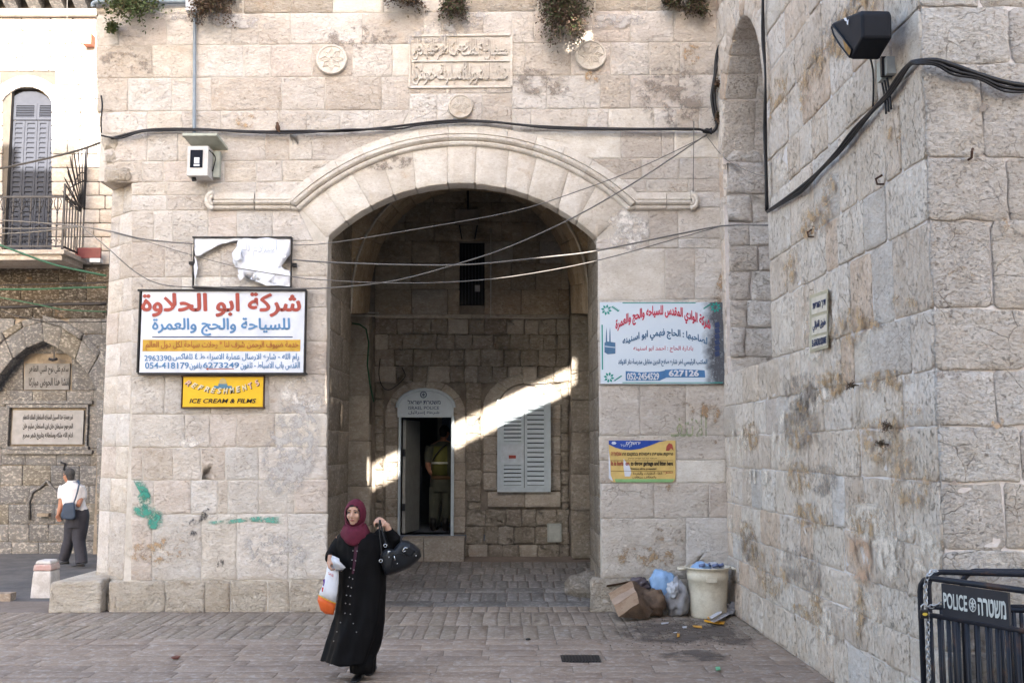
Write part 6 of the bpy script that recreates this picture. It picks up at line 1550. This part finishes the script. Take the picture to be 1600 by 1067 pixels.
# left arm (viewer's right) bent up to the strap
limb(mb, [Wp(592,838,.03), Wp(606,850,.01), Wp(619,856,-.02)], [.052,.045,.040]); limb(mb, [Wp(619,856,-.02), Wp(612,838,-.06), Wp(604,820,-.09)], [.040,.036,.025])
hand(mb, Wp(603,819,-.09), (-.85,-.15,.55), (-.2,-.6,-.8), (-.35,.3,-.9), .95, .95)
for pts in ([Wp(555,950,.03), Wp(558,1000,-.02), Wp(560,1046,-.06)], [Wp(573,950,.03), Wp(575,1000,.06), Wp(577,1042,.14)]): limb(mb, pts, [.085,.055,.036])
body = solid('body', mb, [skin], woman, .0055, 3); head_parts(L, Rm, HC, .98, woman, skin)
# robe
robe_m = plain('black_robe_cloth', (.0035,.0032,.004), .7, var=.25, spec=.12)
def oval(xl, xr, y, dp, n=72, fold=0, ph=0, dy=0, k=6, tilt=0):
    a_, b_ = Wp(xl, y), Wp(xr, y); c = (a_+b_)/2; c.y = WY+dy; w = (b_-a_).length/2; out = []
    for i in range(n):
        a = 2*math.pi*i/n; f = 1 + fold*(math.sin(k*a+ph)+.6*math.sin((k*1.0+5)*a+ph*2.3+1))
        out.append(c + Vector((w*f*math.cos(a), dp*f*math.sin(a), tilt*math.cos(a))))
    return out
mb = MB()
rings = [oval(547,565,826,.045), oval(541,578,830,.075), oval(531,592,834,.10), oval(527,599,842,.12), oval(527,601,856,.135,fold=.006), oval(529,602,876,.14,fold=.01), oval(531,602,898,.14,fold=.014,ph=.4),
 oval(531,603,920,.15,fold=.02,ph=.6), oval(527,603,945,.16,fold=.03,ph=.9), oval(522,602,968,.17,fold=.04,ph=1.1), oval(515,598,992,.19,fold=.05,ph=1.4), oval(509,591,1014,.20,fold=.055,ph=1.6), oval(504.5,585,1032,.205,fold=.055,ph=1.75,dy=-.01)]
mb.loft(rings)
limb(mb, [Wp(540,838,.03), Wp(527,852,.04), Wp(519,866,.01), Wp(516,873,-.06)], [.07,.066,.056,.048], 20)
limb(mb, [Wp(585,837,.04), Wp(603,846,.02), Wp(617,852,-.02), Wp(616,842,-.045), Wp(607,826,-.075)], [.075,.072,.066,.060,.046], 20)
robe = solid('robe', mb, [robe_m], woman, .008, 3)
def ripple(o, amp, fx, fy, fz):
    ns = [v.normal.copy() for v in o.data.vertices]
    for v, n in zip(o.data.vertices, ns):
        q = v.co + o.location; v.co += n*amp*noise.noise(Vector((q.x*fx, q.y*fy, q.z*fz)))
ripple(robe, .017, 10, 6, 2.6); ripple(robe, .006, 24, 20, 9)
trou = MB()
trou.loft([oval(546,588,1020,.12,fold=.03), oval(547,586,1040,.12,fold=.03,dy=.0), oval(548,585.5,1049,.115,fold=.04,dy=.0)]); trou.build('underskirt', robe_m, woman, True)
shoe_m = plain('black_shoe_leather', (.012,.012,.013), .35)
def shoe(mb, heel, toe, w=.045, h=.065):
    heel, toe = Vector(heel), Vector(toe); d = (toe-heel); Ln = d.length; d.normalize(); s = d.cross(Vector((0,0,1))).normalized()
    sec = [(0,.6,.9),(.08,.85,1.05),(.3,.85,1.0),(.5,.95,.80),(.75,1.08,.58),(.92,.85,.42),(1,.4,.25)]
    mb.loft([[heel+d*Ln*t+s*w*ww*math.cos(a)+Vector((0,0,max(0,.5*h*hh*(1+math.sin(a))))) for a in [2*math.pi*i/14 for i in range(14)]] for t, ww, hh in sec])
f1 = atz(557,1066,0); f2 = atz(577,1055,0)
mb = MB(); shoe(mb, (f1.x+.01, f1.y+.22, 0), (f1.x-.02, f1.y-.03, 0)); mb.tube([(f1.x,f1.y+.17,.05),(f1.x,f1.y+.17,.16)], .045, 10); mb.build('shoe', shoe_m, woman, True)
mb = MB(); shoe(mb, (f2.x+.01, f2.y+.20, 0), (f2.x-.01, f2.y-.03, 0)); mb.tube([(f2.x,f2.y+.14,.05),(f2.x,f2.y+.14,.18)], .045, 10); mb.build('shoe', shoe_m, woman, True)
# headscarf
scm = plain('burgundy_scarf', (.105,.010,.026), .8, var=.12, bump=.1, scale=30)
def hood(name, sc, mat, ox, oz, ex, ez):
    mb = MB(); n, m = 40, 26; keep = []
    for i in range(m+1):
        th = math.pi*i/m
        for j in range(n):
            ph = 2*math.pi*j/n; v = Vector((math.sin(th)*math.cos(ph), math.sin(th)*math.sin(ph), math.cos(th)))
            p = Vector((v.x*.094, v.y*.112+.012, v.z*.128-.012))*sc; p += Vector((1,1,1))*.004*noise.noise(p*30)
            face = v.y < 0 and ((p.x-ox)/ex)**2 + ((p.z-oz)/ez)**2 < 1; mb.v.append(L(*p)); keep.append(not face)
    for i in range(m):
        for j in range(n):
            f = (i*n+j, (i+1)*n+j, (i+1)*n+(j+1) % n, i*n+(j+1) % n)
            if all(keep[k] for k in f): mb.f.append(f)
    o = mb.build(name, mat, woman, True); md = o.modifiers.new('t', 'SOLIDIFY'); md.thickness = .006; ss = o.modifiers.new('s', 'SUBSURF'); ss.levels = ss.render_levels = 1; return o
hood('headscarf', 1.04, scm, 0, -.014, .063, .080); hood('scarf_band', 1.0, P_('black_underscarf', (.01,.01,.012), .8), 0, -.018, .060, .076)
mb = MB(); rr = []
for i, (z, w, dp, cy, cx) in enumerate(((-.060,.086,.086,.020,0),(-.090,.078,.088,.012,0),(-.118,.074,.092,.006,.002),(-.150,.090,.100,.0,.004),(-.185,.108,.108,.004,.006),(-.215,.125,.118,.01,.006),(-.235,.118,.112,.015,.006))):
    ring = []
    for j in range(48):
        a = 2*math.pi*j/48; f = 1+.035*math.sin(5*a+z*40)+.025*math.sin(9*a-z*60+1); front = max(0, -math.sin(a))
        ring.append(HC+Vector((cx+w*f*math.cos(a), cy+dp*f*math.sin(a), z+(.045*(1-front)**1.5 if z < -.12 else 0) - (.05*front**3 if z < -.2 else (.062*front**1.5 if z > -.1 else .02*front)))))
    rr.append(ring)
mb.loft(rr, False); o = mb.build('scarf_wrap', scm, woman, True); md = o.modifiers.new('t', 'SOLIDIFY'); md.thickness = .006; md.offset = -1
# front panel buttons
bead = P_('silver_bead', (.30,.28,.27), .45, .5); from mathutils.bvhtree import BVHTree
bvh = BVHTree.FromPolygons([v.co+robe.location+Vector(woman.location) for v in robe.data.vertices], [tuple(p.vertices) for p in robe.data.polygons])
def onrobe(px, py, off=.004):
    d = ray(px, py).normalized(); h = bvh.ray_cast(CAM, d)
    return (h[0]-d*off) if h[0] else Wp(px, py, -.2)
Bt = [(549,832),(570,831),(554,836.5),(562,836.5),(553,847.5),(560,847.5),(551.5,860),(558,860.5),(550,874.5),(555.5,875.5),(548,887.5),(553,890),(546,901.5),(551,904),(544,915.5),(549,917.5),(541.5,929.5),(547.5,930.5),(540,942),(546.5,943.5),(539,957.5),(547.5,959),(532,972),(552,973.5),(526.5,986.5),(557,987),(521.5,1001)]
for x, y in Bt: MB().ball(onrobe(x, y), .0058, n=8, m=5).build('button', bead, woman, True)
tm = P_('plum_embroidery', (.05,.012,.025), .8)
q = [onrobe(x, y, .003) for x, y in ((553,838),(562,838),(561,850),(559,864),(557,880))]; q2 = [onrobe(x, y, .003) for x, y in ((555,838),(554,850),(552.5,864),(551,880))]
mesh('embroidered_panel', [onrobe(x, y, .003) for x, y in ((554.5,838),(561.5,838),(554,850),(560,850),(553,864),(558,864),(551.5,880),(555.5,880),(549.5,896),(553,896))], [(0,2,3,1),(2,4,5,3),(4,6,7,5),(6,8,9,7)], tm, woman)
# handbag (held: a thing of its own)
bagm = plain('black_leather', (.010,.011,.014), .48, var=.2, bump=.15, spec=.3); met = P_('silver_buckle', (.62,.64,.66), .25, .9)
hb = empty('handbag', Wp(625,875,-.05), 'black leather handbag with silver buckles hanging from the woman in black\'s shoulder', 'handbag')
ol = [(594,872),(598,889),(602,898),(609,899),(621,895),(640,887),(653,876),(659,868),(656,859),(648,851),(638,846),(627,844),(621,850),(616,857),(608,857),(601,858),(595,864)]
mb = MB(); c = (sum(p[0] for p in ol)/len(ol), sum(p[1] for p in ol)/len(ol)); rg_ = []
for sc, d in ((.2,-.17),(.62,-.165),(.85,-.145),(.97,-.11),(1.0,-.07),(.97,-.03),(.85,.0),(.4,.01)): rg_.append([Wp(c[0]+(x-c[0])*sc, c[1]+(y-c[1])*sc, d) for x, y in ol])
mb.loft(rg_); o = fixn(mb.build('bag_body', bagm, hb, True))
for v in o.data.vertices: v.co += Vector((1,1,1))*.010*noise.noise(v.co*22)
for pts in ([Wp(593,812,-.14), Wp(593,830,-.16), Wp(595,850,-.17), Wp(597,870,-.17)], [Wp(594,812,-.13), Wp(598,832,-.16), Wp(602,846,-.17), Wp(605,852,-.17)]): curve(pts, .007, 'strap', bagm, '', parent=hb)
for (x, y) in ((602,852),(595,876)): MB().tube([Wp(x,y,-.175)+Vector((.014*math.cos(R(a)),0,.014*math.sin(R(a)))) for a in range(0,361,30)], .0035, 6, False).build('ring', met, hb, True)
for pts in ([(606,861),(610,861),(607,862),(606,865)], [(637,856),(633,855),(629,860),(630,862),(634,860)], [(616,868),(617.5,875)]): MB().tube([Wp(x,y,-.185) for x, y in pts], .005, 6).build('buckle', met, hb, True)
for x, y in ((641,862),(650,868),(621,880),(608,870)): MB().ball(Wp(x,y,-.165), .006, n=8, m=5).build('stud', met, hb, True)
fl_ = MB(); fl_.loft([[Wp(x,y,-.178) for x, y in ((631,857),(640,855),(646,861),(642,868),(635,866))],[Wp(x,y,-.150) for x, y in ((628,852),(640,850),(650,860),(645,870),(632,868))]]); fixn(fl_.build('flap', bagm, hb))
MB().tube([Wp(x,y,-.172) for x, y in ((613,886),(612,872),(616,866),(628,864),(634,868))], .005, 6).build('pocket_seam', bagm, hb, True)
# plastic carrier bag
pb = empty('plastic_bag', Wp(515,910,-.1), 'white plastic carrier bag with an orange bottom in the woman in black\'s hand', 'bag')
pw = plain('white_plastic_film', (.66,.67,.72), .35, var=.06, bump=.3, scale=12); po = plain('orange_plastic_film', (.72,.13,.03), .35, var=.08, bump=.3, scale=12)
def film(rows, d0, d1, mat, name):
    mb = MB(); rings = []
    for (xl, yl, xr, yr, t) in rows:
        ring = []
        for i in range(28):
            a = 2*math.pi*i/28; u = .5+.5*math.cos(a); x, y = xl+(xr-xl)*u, yl+(yr-yl)*u
            ring.append(Wp(x, y, -.13+t*math.sin(a)) + Vector((1,1,0))*.005*noise.noise(Vector((x*.2, a*2, y*.09))*1.0))
        rings.append(ring)
    mb.loft(rings); return fixn(mb.build(name, mat, pb, True))
film([(515,876,521,877,.02),(511,884,529,888,.035),(509,895,529,900,.05),(506,907,529,911,.06),(502,920,527,927,.065),(497.5,929,524.5,942,.06)], 0, 0, pw, 'bag_film')
film([(497.5,929.3,524.5,942.3,.0605),(495.5,937,523,951,.055),(500,952,521,959.5,.04),(508,958.5,520,960,.015)], 0, 0, po, 'orange_base')
MB().tube([Wp(497.3,929,-.195), Wp(511,937,-.20), Wp(524.7,942.3,-.195)], .004, 5).build('yellow_stripe', P_('yellow_stripe', (.75,.50,.05), .4), pb, True)
cr = MB(); cr.loft([[Wp(x,y,d) for x, y, d in r_] for r_ in ([(517,872,-.17),(520,869,-.19),(522,873,-.15)], [(519,880,-.19),(528,874,-.21),(530,880,-.15)], [(524,890,-.20),(540,886,-.20),(534,892,-.15)])]); fixn(cr.build('bag_handle_film', pw, pb, True))
cr = MB(); cr.loft([[Wp(x,y,d) for x, y, d in r_] for r_ in ([(516,877,-.15),(519,867,-.17),(521,868,-.14)], [(521,880,-.19),(530,872,-.19),(528,876,-.14)], [(520,886,-.17),(532,884,-.18),(530,888,-.15)])]); fixn(cr.build('bag_handle_film', pw, pb, True))
pr1, pr2 = P_('purple_print', (.12,.03,.28), .5), P_('red_print', (.55,.06,.06), .5)
for q, m_ in (([(504.5,905),(508,904),(507.5,910),(506,916),(504.5,914),(505.5,910)], pr1), ([(503,917),(506,917),(504.5,924),(502.5,924)], pr2)): mesh('print', [Wp(x,y,-.205) for x, y in q][::-1], [tuple(range(len(q)))], m_, pb)
words('SALE', lambda u, v: Wp(513+8*u, 897-4*v+4*u, -.196), pr2, pb, 'print', bold=.02)
# ---------------------------------------------------------------- man walking away on the left
MY = 17.45
Mp = lambda x, y, d=0: at(x, y, MY+d)
man = empty('person', (Mp(112,890).x, MY, 0), 'man in a white polo shirt and dark trousers walking away with a shoulder bag', 'person')
mb = MB(); HM = Mp(107, 742.5); L2, R2 = head_mb(mb, HM, R(-118), .98, 0, Mp(112,756,.03))
MO = lambda x0, x1, y, dp, dy=0, n=24: [((Mp(x0,y)+Mp(x1,y))/2)+Vector(((Mp(x1,y)-Mp(x0,y)).x/2*math.cos(a), dp*math.sin(a)+dy, 0)) for a in [2*math.pi*i/n for i in range(n)]]
mb.loft([MO(105,120,753,.06), MO(97,128,759,.11), MO(97,131,775,.13), MO(100,133,795,.13), MO(102,136,810,.13), MO(106,132,822,.12)])
limb(mb, [Mp(99,760), Mp(97,772,-.02), Mp(96,783,-.03), Mp(93,797,-.08), Mp(91,804,-.1)], [.06,.052,.045,.038,.028]); hand(mb, Mp(91,803,-.1), (.15,-.2,-.95), (-.6,-.7,0), (.8,-.3,-.1), 1.0, .8)
limb(mb, [Mp(126,760), Mp(128,775,.02), Mp(122,790,-.18)], [.06,.05,.04])
limb(mb, [Mp(112,815), Mp(106,845,.05), Mp(99,872,.1)], [.095,.07,.045]); limb(mb, [Mp(124,815), Mp(122,845,.0), Mp(122,878,-.05)], [.10,.07,.045])
solid('body', mb, [tan], man, .009, 3)
hair = plain('grey_hair', (.055,.055,.06), .8, var=.3, bump=.4, scale=60)
mb = MB(); mb.ball(L2(0,.030,.034), .083, .098, .092, 20, 14, R2); mb.ball(L2(0,.062,-.035), .066, .058, .062, 14, 10, R2); solid('hair', mb, [hair], man, .008, 2)
MB().tube([L2(-.05,-.094,.006), L2(.05,-.094,.006), L2(.075,0,.006)], .006, 6).build('glasses', blackf, man)
shirt = plain('white_polo_cloth', (.60,.60,.64), .8, var=.05)
mb = MB(); mb.loft([MO(106,119,752.5,.075), MO(98,127,757,.12), MO(95,131,764,.145), MO(96,132,778,.15), MO(99,134,790,.155), MO(103,137,797,.15)])
limb(mb, [Mp(101,760), Mp(97,770,-.02), Mp(96.5,779,-.03)], [.085,.080,.075], 16); limb(mb, [Mp(125,760), Mp(128,770,.02), Mp(128,779,.0)], [.08,.075,.07], 16)
o = solid('polo_shirt', mb, [shirt], man, .010, 2)
ripple(o, .014, 7, 7, 7)
MB().loft([MO(106,119,750.5,.07), MO(105,120,753.5,.08)]).build('collar', shirt, man, True)
trm = plain('dark_grey_trousers', (.035,.036,.05), .8, var=.15)
mb = MB(); mb.loft([MO(103,137,795,.15), MO(103,138,804,.165), MO(104,137,815,.165), MO(106,134,824,.15)])
limb(mb, [Mp(113,818), Mp(108,843,.05), Mp(103,862,.08), Mp(99,874,.1)], [.125,.095,.085,.08], 16); limb(mb, [Mp(125,818), Mp(124,845,.0), Mp(126,865,-.03), Mp(127,880,-.05)], [.13,.105,.10,.10], 16)
o = solid('trousers', mb, [trm], man, .010, 2)
ripple(o, .013, 9, 9, 3)
mb = MB(); a = atz(100,882,.03); shoe(mb, (a.x+.08,a.y+.02,.03), (a.x-.20,a.y-.03,.0), .048, .075); mb.build('shoe', shoe_m, man, True)
mb = MB(); a = atz(128,888,0); shoe(mb, (a.x+.05,a.y,.0), (a.x-.23,a.y-.05,.0), .05, .08); mb.build('shoe', shoe_m, man, True)
sbm = plain('navy_bag_cloth', (.025,.045,.085), .6, var=.1)
mbg = empty('shoulder_bag', Mp(107,800,-.2), 'dark blue shoulder bag at the walking man\'s hip', 'bag')
o = fixn(MB().loft([[Mp(x,y,d) for x, y in ((99,786),(117,784),(118,808),(114,812),(98,811),(95,806))] for d in (-.26,-.17)]).build('bag_body', sbm, mbg)); bv(o, .03)
curve([Mp(103,786,-.2), Mp(99,790,-.22)], .01, 'strap_stub', sbm, '', parent=mbg)
st_ = [(122,750,.02),(123.5,756,-.13),(121,768,-.17),(118,778,-.18),(115,786,-.2)]; mb = MB()
for (p, q) in zip(st_, st_[1:]): mb.bar(Mp(*p), Mp(*q), .012, .042, (0,1,0))
mb.build('strap', P_('blue_strap', (.06,.10,.17), .6), mbg)
# ---------------------------------------------------------------- soldier in the doorway
SY = 18.05
Sp = lambda x, y, d=0: at(x, y, SY+d)
sol = empty('person', (Sp(684,833).x, SY, DZ0), 'guard in olive vest and green trousers standing inside the police doorway, back turned', 'person')
mb = MB(); HS = Sp(695,675); L3, R3 = head_mb(mb, HS, R(150), 1.0, 0, Sp(692,689))
SO = lambda x0, x1, y, dp, n=24: [((Sp(x0,y)+Sp(x1,y))/2)+Vector(((Sp(x1,y)-Sp(x0,y)).x/2*math.cos(a), dp*math.sin(a), 0)) for a in [2*math.pi*i/n for i in range(n)]]
mb.loft([SO(684,700,688,.06), SO(673,709,694,.11), SO(672,708,715,.13), SO(674,704,738,.12), SO(672,706,752,.14), SO(675,703,765,.13)])
limb(mb, [Sp(672,697), Sp(669,714), Sp(668,728,-.02), Sp(673,740,-.16)], [.06,.052,.042,.032]); hand(mb, Sp(673,740,.12), (.6,.6,-.3), (0,.3,1), (0,1,0), 1.0, .7)
limb(mb, [Sp(710,697), Sp(712,714), Sp(709,730), Sp(700,740,.16)], [.06,.052,.042,.032])
limb(mb, [Sp(680,760), Sp(677,795), Sp(677,828)], [.095,.07,.05]); limb(mb, [Sp(697,760), Sp(698,795), Sp(696,828)], [.095,.07,.05])
solid('body', mb, [tan], sol, .010, 3)
mb = MB(); mb.ball(L3(0,.02,.035), .084,.100,.092, 20, 14, R3); mb.ball(L3(0,.05,-.03), .07,.06,.06, 12, 8, R3); solid('hair', mb, [P_('black_hair', (.012,.011,.011), .7)], sol, .009, 2)
uni = plain('green_uniform', (.075,.080,.062), .85, var=.15); ves = plain('olive_vest', (.12,.125,.035), .8, var=.1)
mb = MB(); mb.loft([SO(684,700,689,.08), SO(672,712,695,.13), SO(672,711,720,.15), SO(674,708,744,.15)]); limb(mb, [Sp(673,697), Sp(669,710), Sp(668,722)], [.08,.074,.068], 14); limb(mb, [Sp(709,697), Sp(712,710), Sp(711,722)], [.08,.074,.068], 14); solid('shirt', mb, [uni], sol, .011, 2)
mb = MB(); mb.loft([SO(676,704,697,.165), SO(674,705,715,.178), SO(674,705,742,.175)]); mb.build('vest', ves, sol, True)
mb = MB(); mb.loft([SO(673.5,705.5,721.5,.185), SO(673.5,705.5,724.5,.185)]); mb.build('reflective_band', P_('white_band', (.60,.62,.55), .5), sol, True)
mb = MB(); mb.loft([SO(673,706,743,.172), SO(673,706,748.5,.172)]); mb.build('belt', P_('brown_belt', (.12,.07,.035), .6), sol, True)
MB().tube([Sp(698,694,-.15), Sp(690,700,-.19), Sp(680,712,-.19), Sp(676,720,-.18)], .014, 6).build('rifle_sling', blackf, sol, True)
mb = MB(); mb.loft([SO(673,706,745,.165), SO(672,707,756,.17), SO(673,706,768,.16)]); limb(mb, [Sp(681,762), Sp(678,795), Sp(677,816)], [.12,.09,.085], 16); limb(mb, [Sp(698,762), Sp(698,795), Sp(696,816)], [.12,.09,.085], 16); solid('trousers', mb, [uni], sol, .011, 2)
for x in (677, 696):
    mb = MB(); c = Sp(x, 828); shoe(mb, (c.x, c.y-.10, DZ0), (c.x+.02, c.y+.18, DZ0), .052, .09); mb.tube([(c.x,c.y-.05,DZ0+.05),(c.x,c.y-.05,DZ0+.22)], .058, 12); mb.build('boot', shoe_m, sol, True)

bpy.data.scenes.remove(TS)
